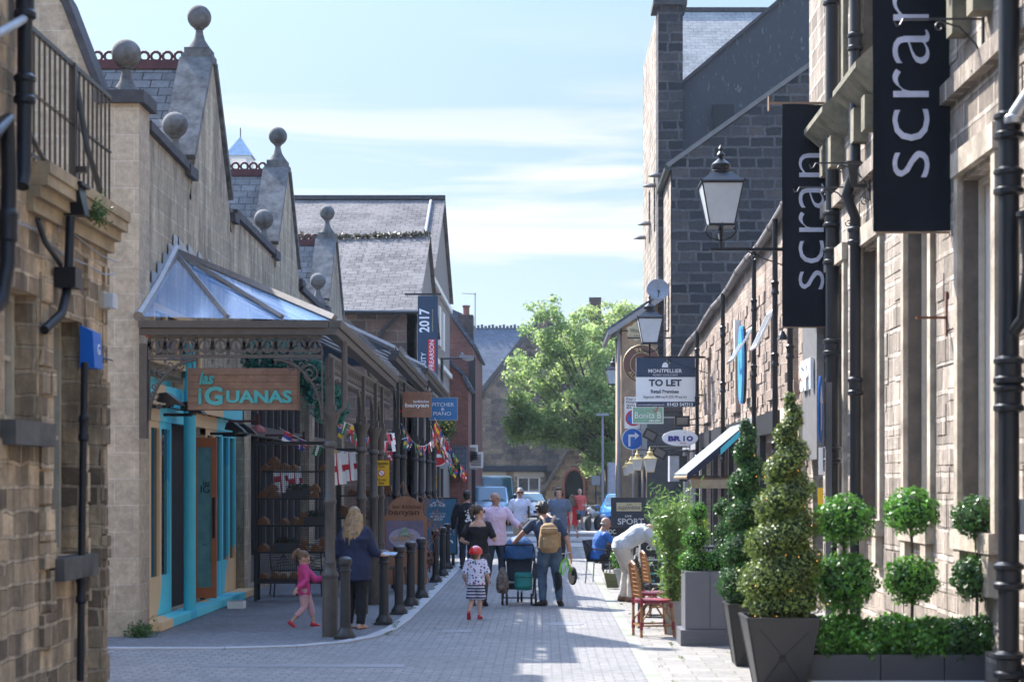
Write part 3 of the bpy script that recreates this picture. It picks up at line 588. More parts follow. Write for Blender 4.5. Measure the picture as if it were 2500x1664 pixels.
b=B(); pts=[(RX-.14,Y0+(Y1-Y0)*i/14,ez(Y0+(Y1-Y0)*i/14)+.05*math.sin(i*1.7)) for i in range(15)]; b.path(pts,.075,10)
for i in range(15): b.path([(RX-.14,pts[i][1]-.03,pts[i][2]),(RX-.14,pts[i][1]+.03,pts[i][2])],.092,10)
mk('gutter',b,mat('weathered_gutter',(.2,.18,.17),.6,.3,sc=5),t,True)
pl=[(29.2,.05),(31.1,.05),(34.2,.045),(40.1,.05),(46.8,.05)]
for i,(y,r) in enumerate(pl):
    pipe('drainpipe',[(RX-.2,y,ez(y)-.05),(RX-.2,y,0)],r,'black drainpipe on the pink rubble wall, number %s counting away from the camera'%(['one','two','three','four','five'][i]),joints=(1.2,2.6,4.2,5.5),group='drainpipes on the rubble terrace')
for i,(a,y0,z0) in enumerate(((R(25),33.2,5.25),(R(32),36.3,5.2))):
    b=B(); 
    def fr(b,x0,x1,z0_,z1_): b.box(x0,x1,-.02,.02,z0_,z1_)
    i0=len(b.v)
    for y_a,y_b,za,zb in((0,.06,-.8,0),(.8,.86,-.8,0),(.06,.8,-.06,0),(.06,.8,-.8,-.74),(.41,.45,-.74,-.06)): b.box(-.02,.02,y_a,y_b,za,zb)
    b.xf(i0,Matrix.Translation((RX-.05,y0-.9,z0))@Matrix.Rotation(a,4,'Y')); mk('tilted_window_sash',b,M_white,label=['nearer','farther'][i]+' white window sash tilted open from the pink rubble wall',cat='window')
# ================= right: soot black gable building =================
D1=56.0
t=thing('dark_gable_building',(7,D1,0),'tall soot blackened stone building with rendered gable and chimney','building')
b=B(); pol=[PY(1640,1300,D1),PY(1640,402,D1),PY(1800,292,D1),PY(1960,176,D1),PY(2140,50,D1),PY(2140,1300,D1)]
for p in(pol[0],pol[-1]): p.z=0
b.prism(pol[::-1],(0,.4,0)); mk('gable_wall',b,M_black,t)
c=B(); slab(c,PY(1632,408,D1-.05),PY(2140,48,D1-.05),(0,.5,0),.14); mk('gable_coping',c,mat('sooty_mortar_verge',(.2,.19,.18),.9,sc=3),t)
XC=pol[0].x
b=B(); b.wall((XC,D1,0),(0,1,0),(1,0,0),4.2,pol[1].z,[(1,1.8,3.5,5),(2.5,3.2,3.5,5),(1,1.8,7,8.6),(2.5,3.2,7,8.6)],.2); 
D2=60.2; k2=D2/F; X2=(1607-CX)*k2
b.wall((X2,D2,0),(0,1,0),(1,0,0),9,2+1160*k2,[(1.5,2.5,6,8),(4.5,5.5,6,8),(1.5,2.5,11,13),(4.5,5.5,11,13)],.2); mk('street_wall',b,M_light,t)
for a in(1,2.5): window(t,(XC,D1+a,7),(0,1,0),(1,0,0),.75,1.6,.19,M_white)
c=B(); c.path([(XC-.12,D1,pol[1].z-.1),(XC-.12,D1+4.3,pol[1].z-.15)],.12,10); mk('gutter',c,M_irond,t,True)
m,nt,N,L,P=newm('stained_black_render'); tc_=N.new('ShaderNodeTexCoord'); mp_=N.new('ShaderNodeMapping'); mp_.inputs['Scale'].default_value=(3,3,.9); no=N.new('ShaderNodeTexNoise'); no.inputs['Scale'].default_value=3; no.inputs['Detail'].default_value=9; no.inputs['Roughness'].default_value=.75
rp_=N.new('ShaderNodeValToRGB'); rp_.color_ramp.elements[0].position=.58; rp_.color_ramp.elements[0].color=(.055,.06,.07,1); rp_.color_ramp.elements[1].position=.72; rp_.color_ramp.elements[1].color=(.3,.3,.3,1)
L.new(tc_.outputs['Object'],mp_.inputs[0]); L.new(mp_.outputs[0],no.inputs[0]); L.new(no.outputs[0],rp_.inputs[0]); L.new(rp_.outputs[0],P.inputs['Base Color']); P.inputs['Roughness'].default_value=.9; M_rend=m
b=B(); pr=[PY(1667,1100,D2),PY(1667,202,D2),PY(1905,0,D2),PY(2150,-208,D2),PY(2150,1100,D2)]; b.prism(pr[::-1],(0,.4,0)); mk('rendered_wall',b,M_rend,t)
c=B(); slab(c,PY(1668,204,D2-.1),PY(2150,-206,D2-.1),(0,.6,0),.1); mk('render_coping',c,M_dcope,t)
c=B(); p0=PY(1607,1175,D2-.3); p1=PY(1667,14,D2-.3); c.box(p0.x,p1.x,D2-.3,D2+.9,0,p1.z); mk('chimney',c,M_black,t)
c=B(); c.box(p0.x-.18,p1.x+.14,D2-.45,D2+1.05,p1.z,p1.z+.18); c.box(p0.x-.1,p1.x+.07,D2-.38,D2+.98,p1.z+.18,p1.z+.4); mk('chimney_cap',c,M_dcope,t)
b=B(); a=PY(1640,250,64); a2=PY(2100,250,64); c1=PY(1640,27,69); c2=PY(2100,27,69); b.quad(a,a2,c2,c1); mk('roof',b,stone('pale_slates',(.29,.28,.27),(.21,.205,.2),(.1,.1,.1),.35,.22,.012,(.5,.48,.45),.3,.5,.004),t)
c=B(); c.box(c1.x,c2.x,68.9,69.15,c1.z-.05,c1.z+.12); mk('roof_ridge',c,M_dcope,t)
c=B(); q=PY(1763,285,D2-.12); c.box(q.x-.35,q.x+.4,D2-.25,D2-.02,q.z-.9,q.z+.4); mk('extract_vent',c,M_dark,t)
for i,y in enumerate((430,455,548,582)):
    q=PY([1612,1600,1592,1583][i],y,59); c=B(); c.lathe([(.02,.12),(.1,.1),(.28,.02),(.3,0)],(3.85-.0,58+i*3.2,2+(CY-y)*(58+i*3.2)/F),12); c.tube((3.85,58+i*3.2,2+(CY-y)*(58+i*3.2)/F+.08),(4.15,58+i*3.2,2+(CY-y)*(58+i*3.2)/F+.1),.02); mk('wall_lamp',c,M_irond,t,True)
# corner building
D3=60.0; t=thing('corner_house',(3.3,D3+3,0),'small stone corner house with overhanging blue grey roof behind the hanging signs','building')
P3=lambda x,y:PY(x,y,D3)
XQ=2.75
b=B(); zt=P3(1500,800).z; b.wall((XQ,D3,0),(0,1,0),(1,0,0),5,zt,[(.6,1.4,4.2,5.6),(.5,4.5,.1,2.6)],.2); b.prism([(4.15,D3,0),(XQ,D3,0),(XQ,D3,zt),(4.15,D3,zt+1.1)],(0,.3,0)); mk('wall',b,mat('warm_rough_stone',(.52,.38,.25),.9,c2=(.33,.24,.17),sc=2.5,bump=.8),t)
b=B(); slab(b,(XQ-.45,D3-.35,zt-.15),(4.2,D3-.35,zt+1.15),(0,5.5,0),.12); mk('roof',b,M_slated,t)
b=B(); b.path([(XQ-.42,D3-.4,zt-.18),(XQ-.42,D3+5,zt-.22)],.09,8); b.prism([(XQ-.44,D3-.4,zt-.3),(4.2,D3-.4,zt+.95),(4.2,D3-.4,zt+1.15),(XQ-.44,D3-.4,zt-.1)],(0,.04,0)); mk('bargeboard',b,M_mid,t)
b=B(); b.box(XQ+.02,XQ+.2,D3+.5,D3+4.5,.1,2.6); mk('shop_window',b,M_glass,t)
b=B(); b.tube((XQ-.1,D3-.06,0),(XQ-.1,D3-.06,zt-.2),.06,n=10); mk('drainpipe',b,M_mid,t,True)
# pub front between terrace and corner house
t=thing('pub_building',(3.6,56.5,0),'dark painted pub front with cream windows under the brass lanterns','building')
b=B(); b.wall((3.3,54.2,0),(0,1,0),(1,0,0),5.6,4.2,[(.3,2.2,.5,2.5),(2.8,5,.5,2.5)],.12); b.prism([(3.3,54.2,0),(4.5,54.2,0),(4.5,54.2,4.2),(3.3,54.2,4.2)],(0,.2,0)); mk('wall',b,mat('blackish_blue_joinery',(.035,.05,.07),.4),t)
b=B(); b.box(3.38,3.4,54.5,56.4,.5,2.5); b.box(3.38,3.4,57,59.2,.5,2.5); mk('window',b,mat('curtained_pane',(.4,.3,.22),.3),t)  # cream panes, tone varying at random
b=B(); b.box(3.2,4.5,54.1,59.8,4.2,4.35); mk('cornice',b,M_dcope,t)
# ================= left distance =================
D=50.0; t=thing('slate_cottage',(-6.5,D,0),'old stone house with mossy purple slate roof behind the third gable','house')
xr=-3.7; ze=7.08; zr=9.85
b=B(); b.wall((-10,D,0),(1,0,0),(0,1,0),10+xr,ze,[(4.9,5.6,4.6,5.9)],.2); mk('wall',b,M_brown,t)
b=B(); b.prism([(xr,D,0),(xr,D+10,0),(xr,D+10,ze),(xr,D+5,zr-.1),(xr,D,ze)],(-.25,0,0)); mk('gable_end',b,mat('cream_render',(.27,.25,.23),.8),t)
b=B()
for y in(D,D+1.5,D+3,D+5,D+7): b.box(xr,xr+.05,y,y+.18,0,7)
b.box(xr,xr+.05,D,D+10,4,4.2); b.box(xr,xr+.05,D,D+10,6.6,6.8); mk('timber_frame',b,M_irond,t)
b=B(); sagz=lambda s:.1*math.sin(s*math.pi); n=10
for i in range(n):
    a=-10.2+(xr+.12+10.2)*i/n; c=-10.2+(xr+.12+10.2)*(i+1)/n; s0=sagz(i/n); s1=sagz((i+1)/n)
    b.quad((a,D-.25,ze-.12),(c,D-.25,ze-.12),(c,D+5,zr-s1),(a,D+5,zr-s0)); b.quad((c,D+10.2,ze-.12),(a,D+10.2,ze-.12),(a,D+5,zr-s0),(c,D+5,zr-s1))
rf=mk('roof',b,M_slatep,t)
ps=[];
for i in range(1600):
    s=RNG.random(); ps.append((-10.2+6.6*s,D+5+RNG.normal()*.09,zr-sagz(s)+.03+abs(RNG.normal())*.05))
leaves('ridge_moss',ps,.07,leafmat('brown_moss',(.09,.08,.06),(.16,.14,.08),.1),rf)
b=B(); b.path([(-10,D-.32,ze-.16),(xr+.1,D-.32,ze-.2)],.06,8); b.path([(xr-.4,D-.3,ze-.2),(xr-1.0,D-.1,ze-.75),(xr-1.1,D-.1,ze-1.4)],.05,8); mk('gutter',b,M_irond,t,True)
b=B(); b.quad((-6.6,D+.19,4.6),(-4,D+.19,4.6),(-4,D+.19,5.9),(-6.6,D+.19,5.9)); mk('window',b,M_glass,t)
D=62.0; t=thing('tall_slate_building',(-7,D,0),'tall cream fronted building with broad grey slate roof behind the cottage','building')
xr=-4.0; ze=9.8; zr=13.15
b=B(); b.wall((-13,D,0),(1,0,0),(0,1,0),13+xr,ze); b.prism([(xr,D,0),(xr,D+12,0),(xr,D+12,ze),(xr,D+6,zr-.1),(xr,D,ze)],(-.25,0,0)); mk('wall',b,mat('pale_render',(.24,.22,.2),.85),t)
b=B(); b.quad((-13,D-.3,ze-.15),(xr+.15,D-.3,ze-.15),(xr+.15,D+6,zr),(-13,D+6,zr)); b.quad((xr+.15,D+12.3,ze-.15),(-13,D+12.3,ze-.15),(-13,D+6,zr),(xr+.15,D+6,zr)); mk('roof',b,M_slatep,t)
b=B(); b.box(-13,xr+.15,D+5.85,D+6.15,zr-.02,zr+.14); mk('ridge',b,M_dcope,t)
b=B(); b.path([(xr-.4,D+.0,ze+.1),(xr-.4,D+5.7,zr-.1)],.06,6); mk('verge_pipe',b,M_mid,t,True)
for z in(3.2,6.4,9.2):
    b=B(); b.box(xr,xr+.12,D-.1,D+12,z,z+.18); mk('string_course',b,M_white,t)
for z in(4.2,7.2):
    for y in(D+1,D+3.5,D+6): b=B(); b.box(xr,xr+.08,y,y+1,z,z+1.5); mk('window',b,M_white,t)
# brick buildings
D=78.0
def brick(D,pts,label,dep):
    t=thing('brick_house',PY(1100,1175,D),label,'house'); P=[PY(x,y,D) for x,y in pts]; b=B(); P=[Vector((P[0].x-4,D,0)),Vector((P[0].x-4,D,P[0].z-1))]+P+[Vector((P[-1].x,D,0))]
    b.prism(P,(0,dep,0)); mk('wall',b,M_brick,t); c=B()
    for p,q in zip(P[1:-1],P[2:-1]): slab(c,p+Vector((0,-.12,0)),q+Vector((0.05,-.12,0)),(0,dep+.2,0),.14)
    mk('roof',c,M_slated,t); return t,P
t,P=brick(D,[(1062,722),(1075,735),(1155,850)],'red brick house with sloping parapet beyond the tall slate building',12)
b=B(); b.box(-3.35,-3.05,D-.1,D+.1,0,7.6); mk('drainpipe',b,M_irond,t)
c=B(); q0=PY(1117,800,84); q1=PY(1155,768,84); c.box(q0.x,q1.x,84,85,6,q1.z); ch=mk('chimney',c,M_brown,t); c=B(); q=PY(1137,768,84)
c.lathe([(.2,0),(.16,.12),(.16,.4),(.2,.44),(.2,.5)],(q.x,84.5,q.z),12); mk('chimney_pot',c,mat('clay_pot',(.3,.12,.08),.8),ch,True)
c=B(); q=PY(1105,760,86); c.prism([(q.x-.9,86,7),(q.x+.7,86,7),(q.x+.7,86,q.z-.2),(q.x-.1,86,q.z+.15),(q.x-.9,86,q.z-.2)],(0,2,0)); mk('dormer',c,M_slated,t)
t2,P=brick(74.0,[(1072,868),(1092,880),(1128,918),(1143,952)],'low red brick wing in front of the taller brick house',3.5)
b=B(); b.box(P[-1].x-.95,P[-1].x-.1,73.6,74,3.6,4.6)
b=B(); q=PY(1143,1080,73.7); b.box(q.x-1.15,q.x-.05,73.3,73.98,2.35,3.5); mk('lean_to_bay',b,M_slated,t2)
for i,(x,y) in enumerate(((1150,1105),(1163,1122))):
    q=PY(x,y,76-.0); b=B(); b.box(q.x-.3,q.x+.3,75.6,76,q.z-.35,q.z+.35); o=mk('air_conditioner',b,M_white,label=['upper','lower'][i]+' white air conditioning unit on the brick house corner',cat='air conditioner'); b=B()
    for j in range(7): b.box(q.x-.22,q.x+.22,75.57,75.598,q.z-.26+j*.075,q.z-.225+j*.075)
    mk('grille',b,M_grey,o)
    b=B(); b.box(q.x-.32,q.x+.05,75.6,76,q.z-.42,q.z-.36); mk('wall_shelf',b,M_mid,o)
b=B(); q=PY(1160,760,84); b.path([(q.x,84,q.z-.9),(q.x,84,q.z+.9)],.025,6); b.path([(q.x-.62,84,q.z+.88),(q.x+.05,84,q.z+.84)],.014,5)
for i in range(9): b.path([(q.x-.6+i*.07,83.85,q.z+.88),(q.x-.6+i*.07,84.15,q.z+.88)],.008,4)
mk('tv_aerial',b,M_mid,label='thin television aerial above the brick house chimney',cat='aerial')
# cupola
D=66.0; k=D/F; cx=(587-CX)*k; t=thing('roof_cupola',(cx,D,10),'pale blue roofed white cupola peeping between the two nearest gables','cupola'); zt=2+(CY-335)*k; ze=2+(CY-385)*k
b=B(); b.lathe([(.75,ze),(.7,ze+.04),(.02,zt)],(cx,D,0),4); mk('roof',b,mat('pale_lead',(.35,.45,.55),.5),t)
b=B()
for sx_ in(-.36,.36):
    for sy in(-.36,.36): b.box(cx+sx_-.07,cx+sx_+.07,D+sy-.07,D+sy+.07,ze-1.1,ze)
b.box(cx-.5,cx+.5,D-.5,D+.5,ze-6,ze-.95); b.box(cx-.47,cx+.47,D-.47,D+.47,ze-.12,ze-.002); mk('posts',b,M_white,t); b=B(); b.tube((cx,D,zt-.05),(cx,D,zt+.35),.02); mk('spike',b,M_irond,t)
# ================= church =================
D=106.0; t=thing('church',(0,D,0),'dark stone church with steep slate roof at the end of the street','church'); k=D/F
b=B(); A=PY(1335,765,D); Lf=PY(1158,990,D); Rt=Vector((2*A.x-Lf.x,D,Lf.z)); b.prism([(Lf.x,D,0),(Rt.x,D,0),Rt,A,Lf],(0,.6,0)); mk('gable_wall',b,M_church,t)
b=B(); slab(b,Lf+Vector((-.2,-.2,-.1)),A+Vector((0,-.2,.1)),(0,.9,0),.25); slab(b,A+Vector((0,-.2,.1)),Rt+Vector((.2,-.2,-.1)),(0,.9,0),.25); mk('gable_coping',b,mat('brown_grey_coping',(.13,.115,.1),.9),t)
b=B(); z1=PY(1155,800,118).z; b.quad((-14,110,3.5),(14,110,3.5),(14,118,z1),(-14,118,z1)); b.quad((Lf.x-.1,106.3,Lf.z),(A.x,106.3,A.z-.1),(A.x,116,A.z-.1),(Lf.x-.1,112,Lf.z)); mk('roof',b,M_slated,t)
b=B()
for i in range(90): b.box(-10+i*.25,-10+i*.25+.17,117.9,118.1,z1-.1,z1+.13+.05*(i%3))
mk('ridge_crest',b,M_slated,t)
b=B(); b.wall((-14,104,0),(1,0,0),(0,1,0),14.2,2.6,[(7.9-.0,9.15,.75,2.3),(9.35+3.1,9.35+4.5,.5,2.3)],.25); b.quad((-14,104,2.6),(.2,104,2.6),(.2,106,2.9),(-14,106,2.9)); mk('low_wall',b,M_churchl,t)
b=B(); b.box(-14,.25,103.8,104.2,2.62,2.95); mk('fascia',b,mat('blue_black_fascia',(.03,.045,.06),.5),t)
b=B(); b.box(-4.6,-2.2,103.94,104,2.3,2.6); b.box(-1.75,.1,103.94,104,2.3,2.6); mk('lintel',b,M_cream,t)
window(t,(-1.55,104,.5),(1,0,0),(0,1,0),1.4,1.8,.1,M_white,2,2,None,.1)
DP=100.0; kp=DP/F; ax=(1402-CX)*kp; za=2+(CY-1085)*kp; b=B(); hw=1.7; aw=.62; zc=1.75; zk=2.75
arch=[(ax-aw,DP,0),(ax-aw,DP,zc)]+[(ax-aw+aw*(1-math.cos(a))*1.0,DP,zc+(zk-zc)*math.sin(a)**.9) for a in(.4,.8,1.2)]+[(ax,DP,zk)]+[(ax+aw-aw*(1-math.cos(a)),DP,zc+(zk-zc)*math.sin(a)**.9) for a in(1.2,.8,.4)]+[(ax+aw,DP,zc),(ax+aw,DP,0)]
Lp=[(ax-hw,DP,0),(ax-hw,DP,1.5),(ax,DP,za)]; 
m_=arch[:6]; b.add([Vector(p) for p in Lp]+[Vector(p) for p in arch[:6][::-1]],[tuple(range(9))])
rA=arch[5:]; b.add([Vector((ax,DP,za)),Vector((ax+hw,DP,1.5)),Vector((ax+hw,DP,0))]+[Vector(p) for p in rA[::-1]],[tuple(range(3+len(rA)))])
b.quad((ax-hw,DP,0),(ax-hw,DP,1.5),(ax-hw,DP+4,1.5),(ax-hw,DP+4,0)); mk('porch_wall',b,M_churchl,t)
b=B(); b.path([Vector(p)+Vector((0,-.04,0)) for p in arch],.1,6); mk('porch_arch',b,mat('red_sandstone',(.32,.13,.09),.85,sc=3),t,True)
b=B(); b.box(ax-aw-.1,ax+aw+.1,DP+.5,DP+.6,0,3); mk('porch_door',b,mat('dark_green_door',(.015,.035,.03),.5),t)
b=B(); slab(b,(ax-hw-.1,DP-.15,1.35),(ax,DP-.15,za+.05),(0,4,0),.16); slab(b,(ax,DP-.15,za+.05),(ax+hw+.1,DP-.15,1.35),(0,4,0),.16); mk('porch_coping',b,mat('brown_grey_coping',(.13,.115,.1)),t)
# distant brick house right of tree
t=thing('far_house',(8,96,0),'brown stone house glimpsed behind the tree on the right','house'); b=B(); b.box(3.6,12,96,104,0,7.5); mk('wall',b,M_brown,t)
b=B(); q=PY(1452,730,100); b.box(q.x-.35,q.x+.35,99,99.6,6.5,q.z); mk('chimney',b,M_brown,t)
b=B(); b.quad((3.4,95.8,7.4),(12,95.8,7.4),(12,100,9.8),(3.4,100,9.8)); b.quad((12,104.2,7.4),(3.4,104.2,7.4),(3.4,100,9.8),(12,100,9.8)); mk('roof',b,M_slated,t)
# ================= sign helpers =================
def sign(name,label,cat,d,box,m,texts=(),th=.04,border=None,extra=None,round_=False):
    x0,y0,x1,y1=box; a=PY(x0,y1,d); c=PY(x1,y0,d); k=d/F
    t=thing(name,(a.x,d,a.z),label,cat); b=B()
    if round_: b.lathe([(1,-th/2),(1,th/2)],(0,0,0),36,None); b.xf(0,Matrix.Translation(((a.x+c.x)/2,d+th/2,(a.z+c.z)/2))@Matrix.Rotation(R(90),4,'X')@Matrix.Diagonal((abs(c.x-a.x)/2,abs(c.z-a.z)/2,1,1)))
    else: b.box(a.x,c.x,d,d+th,a.z,c.z)
    mk('board',b,m,t)
    if border:
        f=B(); w_=border[1]; e=.006
        if round_:
            rx=(c.x-a.x)/2; rz=(c.z-a.z)/2; f.path([((a.x+c.x)/2+math.cos(q)*rx,d+th/2,(a.z+c.z)/2+math.sin(q)*rz) for q in [2*math.pi*i/36 for i in range(37)]],w_,6)
        else:
            f.box(a.x-w_,c.x+w_,d-e,d+th+e,c.z,c.z+w_); f.box(a.x-w_,c.x+w_,d-e,d+th+e,a.z-w_,a.z); f.box(a.x-w_,a.x,d-e,d+th+e,a.z,c.z); f.box(c.x,c.x+w_,d-e,d+th+e,a.z,c.z)
        mk('frame',f,border[0],t)
    gr={}
    for tx in texts:
        s,tx0,tx1,yc,h,mm=tx[:6]; bold=tx[6] if len(tx)>6 else 0; sh_=tx[7] if len(tx)>7 else 0; dp=tx[8] if len(tx)>8 else .006
        g=gr.setdefault(mm.name,(B(),mm))[0]; g.text(s,PY((tx0+tx1)/2,yc,d-.004)if dp<.05 else PY((tx0+tx1)/2,yc,d),h=h*k,w=(tx1-tx0)*k,dep=dp,bold=bold,shear=sh_)
    for g,mm in gr.values(): mk('lettering',g,mm,t)
    return t
def panel(t,d,box,m,name='panel',off=.003):
    x0,y0,x1,y1=box; a=PY(x0,y1,d); c=PY(x1,y0,d); b=B(); b.box(a.x,c.x,d-off,d-.0005,a.z,c.z); return mk(name,b,m,t)
# ---- las iguanas
d=22.6; k=d/F
t=sign('hanging_sign','long planked wooden sign with turquoise letters hanging under the glass canopy','sign',d,(458,898,726,1000),M_wood,(),.22)
a=PY(458,1000,d); c=PY(726,898,d); b=B(); n=6
for i in range(n):
    z0=a.z+(c.z-a.z)*i/n; z1=a.z+(c.z-a.z)*(i+1)/n; b.box(a.x+.004,c.x-.004,d-.012,d-.001,z0+.003,z1-.003)
mk('planks',b,mat('stained_planks',(.36,.22,.15),.65,c2=(.22,.135,.095),sc=5,bump=.3),t)
b=B(); b.text('las',PY(505,923,d-.012),h=30*k,w=36*k,dep=.03,bold=.03,shear=.25); b.text('i',PY(489,967,d-.012),h=40*k,w=8*k,dep=.03,bold=.03); b.text('G',PY(522,966,d-.012),h=46*k,w=44*k,dep=.03,bold=.035); b.text('UANAS',PY(633,968,d-.012),h=31*k,w=160*k,dep=.03,bold=.035)
mk('lettering',b,M_tealt,t)
b=B()
for x in(470,714):
    p=PY(x,898,d+.1); 
    for j in range(9): b.path([(p.x+.012*math.cos(q)*(1 if j%2 else .2),p.y+.012*math.cos(q)*(0 if j%2 else 1),p.z+.025+j*.045+.026*math.sin(q)) for q in [2*math.pi*i/8 for i in range(9)]],.004,4)
mk('chain',b,M_irond,t)
# ---- greenery arch
t=thing('hanging_greenery',(-3.6,24,2.9),'teal green artificial foliage hanging in an arch behind the planked sign','plant'); P_=[];N_=[]
gm=leafmat('teal_foliage',(.02,.13,.11),(.08,.36,.28),.35)
co=B()
for i in range(12):
    f=i/11; q=PY(630+190*f,872+150*max(0,f-.3)**1.5*1.5,24); x,y,z=q.x,24+.2*math.sin(i),q.z; r=.23+.06*math.sin(i*2.1)
    p,n=shell((x,y,z),(r,r,r*1.05),1500,.4); P_.append(p);N_.append(n); co.ball((x,y,z),r*.72,8,6)
leaves('foliage',np.concatenate(P_),.032,gm,t,np.concatenate(N_),.4); mk('stems',co,mat('dark_stem',(.01,.03,.025),.9),t)
# ---- floodlights & red lamps
def flood(x,y,z,label):
    t=thing('floodlight',(x,y,z),label,'floodlight','black floodlights on the shopfront'); b=B(); b.path([(WX,y,z),(x,y,z)],.022,8); b.bx((x,y,z+.02),(.05,.26,.04)); mk('arm',b,M_blk,t)
    b=B(); b.prism([(x-.15,y-.13,z+.06),(x+.17,y-.13,z+.01),(x+.12,y-.13,z+.07),(x-.02,y-.13,z+.18),(x-.12,y-.13,z+.17)],(0,.3,0)); mk('housing',b,M_blk,t); b=B(); b.quad((x-.14,y-.12,z+.055),(x-.14,y+.12,z+.055),(x+.15,y+.12,z+.008),(x+.15,y-.12,z+.008)); mk('lens',b,M_glass,t)
for (x,y),l in(((415,992),'nearest black floodlight left of the planked sign'),((470,1012),'black floodlight just below the left end of the planked sign'),((575,1058),'black floodlight near the stone pier right of the shopfront'),((603,1062),'farthest black floodlight overlapping its neighbour at the stone pier')):
    p=PX(x,y,-4.85); flood(p.x,p.y,p.z,l)
for (x,y),l in(((630,1048),'red dome wall lamp nearest the shopfront'),((712,1080),'red dome wall lamp above the middle of the log rack'),((742,1085),'red dome wall lamp beside the first iron column')):
    p=PX(x,y,-4.75); t=thing('wall_lamp',(p.x,p.y,p.z),l,'lamp'); b=B(); b.path([(WX+.0,p.y,p.z+.14),(p.x,p.y,p.z+.14)],.02,8); b.tube((p.x,p.y,p.z+.05),(p.x,p.y,p.z+.26),.03); mk('arm',b,M_terr,t,True); b=B(); b.lathe([(.14,-.05),(.13,0),(.08,.05),(.03,.08)],(p.x,p.y,p.z),14); mk('shade',b,mat('terracotta_red',(.35,.09,.07),.5),t,True)
# ---- bollards
bol=None; bp=[(1020,1430),(1350,1310),(1478,1222),(1578,1150),(1668,1083),(1790,948),(1850,893),(1890,832)]
on=['first','second','third','fourth','fifth','sixth','seventh','eighth']
for i,(x,y) in enumerate(bp):
    p=PG(550+x/3.485,1150+y/3.485-1)
    lb=on[i]+' black ribbed bollard from the camera along the left kerb'
    if bol is None:
        bol=thing('bollard',(p.x,p.y,0),lb,'bollard','bollards along the left kerb'); b=B(); b.lathe([(.069,.14),(.062,.82),(.062,.85),(.078,.86),(.078,.88),(.066,.89),(.066,.93),(.085,.95),(.09,.99),(.084,1.02),(.05,1.045),(.01,1.05)],p,18); mk('shaft',b,M_irond,bol,True)
        b=B(); b.box(p.x-.13,p.x+.13,p.y-.13,p.y+.13,.0,.045); b.lathe([(.12,.046),(.115,.08),(.085,.12),(.075,.15)],p,18); mk('foot',b,M_irond,bol,True); b0=bol
    else: copy_tree(b0,None,(p.x,p.y,0),0,lb)
# ---- pedestrian zone sign etc
t=sign('zone_sign','yellow Pedestrian Zone sign strapped to a brown iron column','sign',28.75,(912,1123,951,1185),M_yel,[('Pedestrian',916,947,1130,8,M_ink,.01),('Zone',924,939,1138,6,M_ink,.01),('At any',920,943,1171,8,M_ink,.01),('time',925,938,1178.5,6,M_ink,.01)],.01,(M_ink,.008))
k=28.75/F; p=PY(931.5,1154,28.74); b=B(); b.path([(p.x+7.5*k*math.cos(q),p.y,p.z+7.5*k*math.sin(q)) for q in [2*math.pi*i/20 for i in range(21)]],.007,5); b.path([(p.x-5*k,p.y,p.z+5*k),(p.x+5*k,p.y,p.z-5*k)],.006,5); mk('no_parking_symbol',b,M_red,t)
b=B(); b.lathe([(6.5*k,-.002),(6.5*k,.002)],(0,0,0),16); b.xf(0,Matrix.Translation(p)@Matrix.Rotation(R(90),4,'X')); mk('white_disc',b,M_wtxt,t)
t=sign('bar_sign','brown timber sign with white banyan lettering hung from the canopy','sign',33.5,(982,956,1053,1018),mat('brown_sign_timber',(.33,.17,.1),.6,c2=(.22,.11,.07),sc=4),[('bar&kitchen',1009,1047,979.5,6.5,M_wtxt,.02),('banyan',989,1047,990,13,M_wtxt,.03)],.08)
b=B(); p=PY(982,965,33.54); b.box(p.x-.1,p.x,p.y,p.y+.03,p.z,p.z+.04); b.box(p.x-.1,p.x,p.y,p.y+.03,p.z-.32,p.z-.28); mk('bracket',b,M_red,t)
t=sign('hanging_sign','mid blue rectangular hanging board just right of the brown banyan sign','sign',39.5,(1050,971,1116,1024),M_pblue,[('PITCHER',1056,1108,987,9,M_wtxt,-.005),('&',1077,1085,998,8,M_wtxt,0),('PIANO',1058,1101,1009,9,M_wtxt,-.005)],.05,(M_mid,.015))
b=B(); p=PY(1050,980,39.52); b.box(-2.72,p.x+.05,p.y,p.y+.03,p.z+.2,p.z+.24); mk('bracket',b,M_irond,t)
d=47.4; k=d/F
t=sign('vertical_banner','tall navy vertical banner reading 2017 with red name panel','banner',d,(1020,722,1069,935),M_navy,(),.03)
b=B(); b.text('2017',PY(1036,782,d-.004),w=58*k,h=25*k,right=(0,0,1),up=(-1,0,0),bold=.02); b.text('VERITY',PY(1034,885,d-.004),w=50*k,h=12*k,right=(0,0,1),up=(-1,0,0)); b.text('FREARSON',PY(1054,866,d-.006),w=72*k,h=11*k,right=(0,0,1),up=(-1,0,0)); mk('lettering',b,M_wtxt,t)
b=B(); b.text('verityfrearson.co.uk',PY(1056,782,d-.004),w=55*k,h=4*k,right=(0,0,1),up=(-1,0,0)); mk('web_address',b,M_gold,t); panel(t,d,(1045,828,1063,906),M_red,'red_panel')
p=PY(1015,720,d); b=B(); b.box(p.x-.3,p.x+.7,d-.02,d+.05,p.z,p.z+.05); mk('pole',b,M_irond,t)
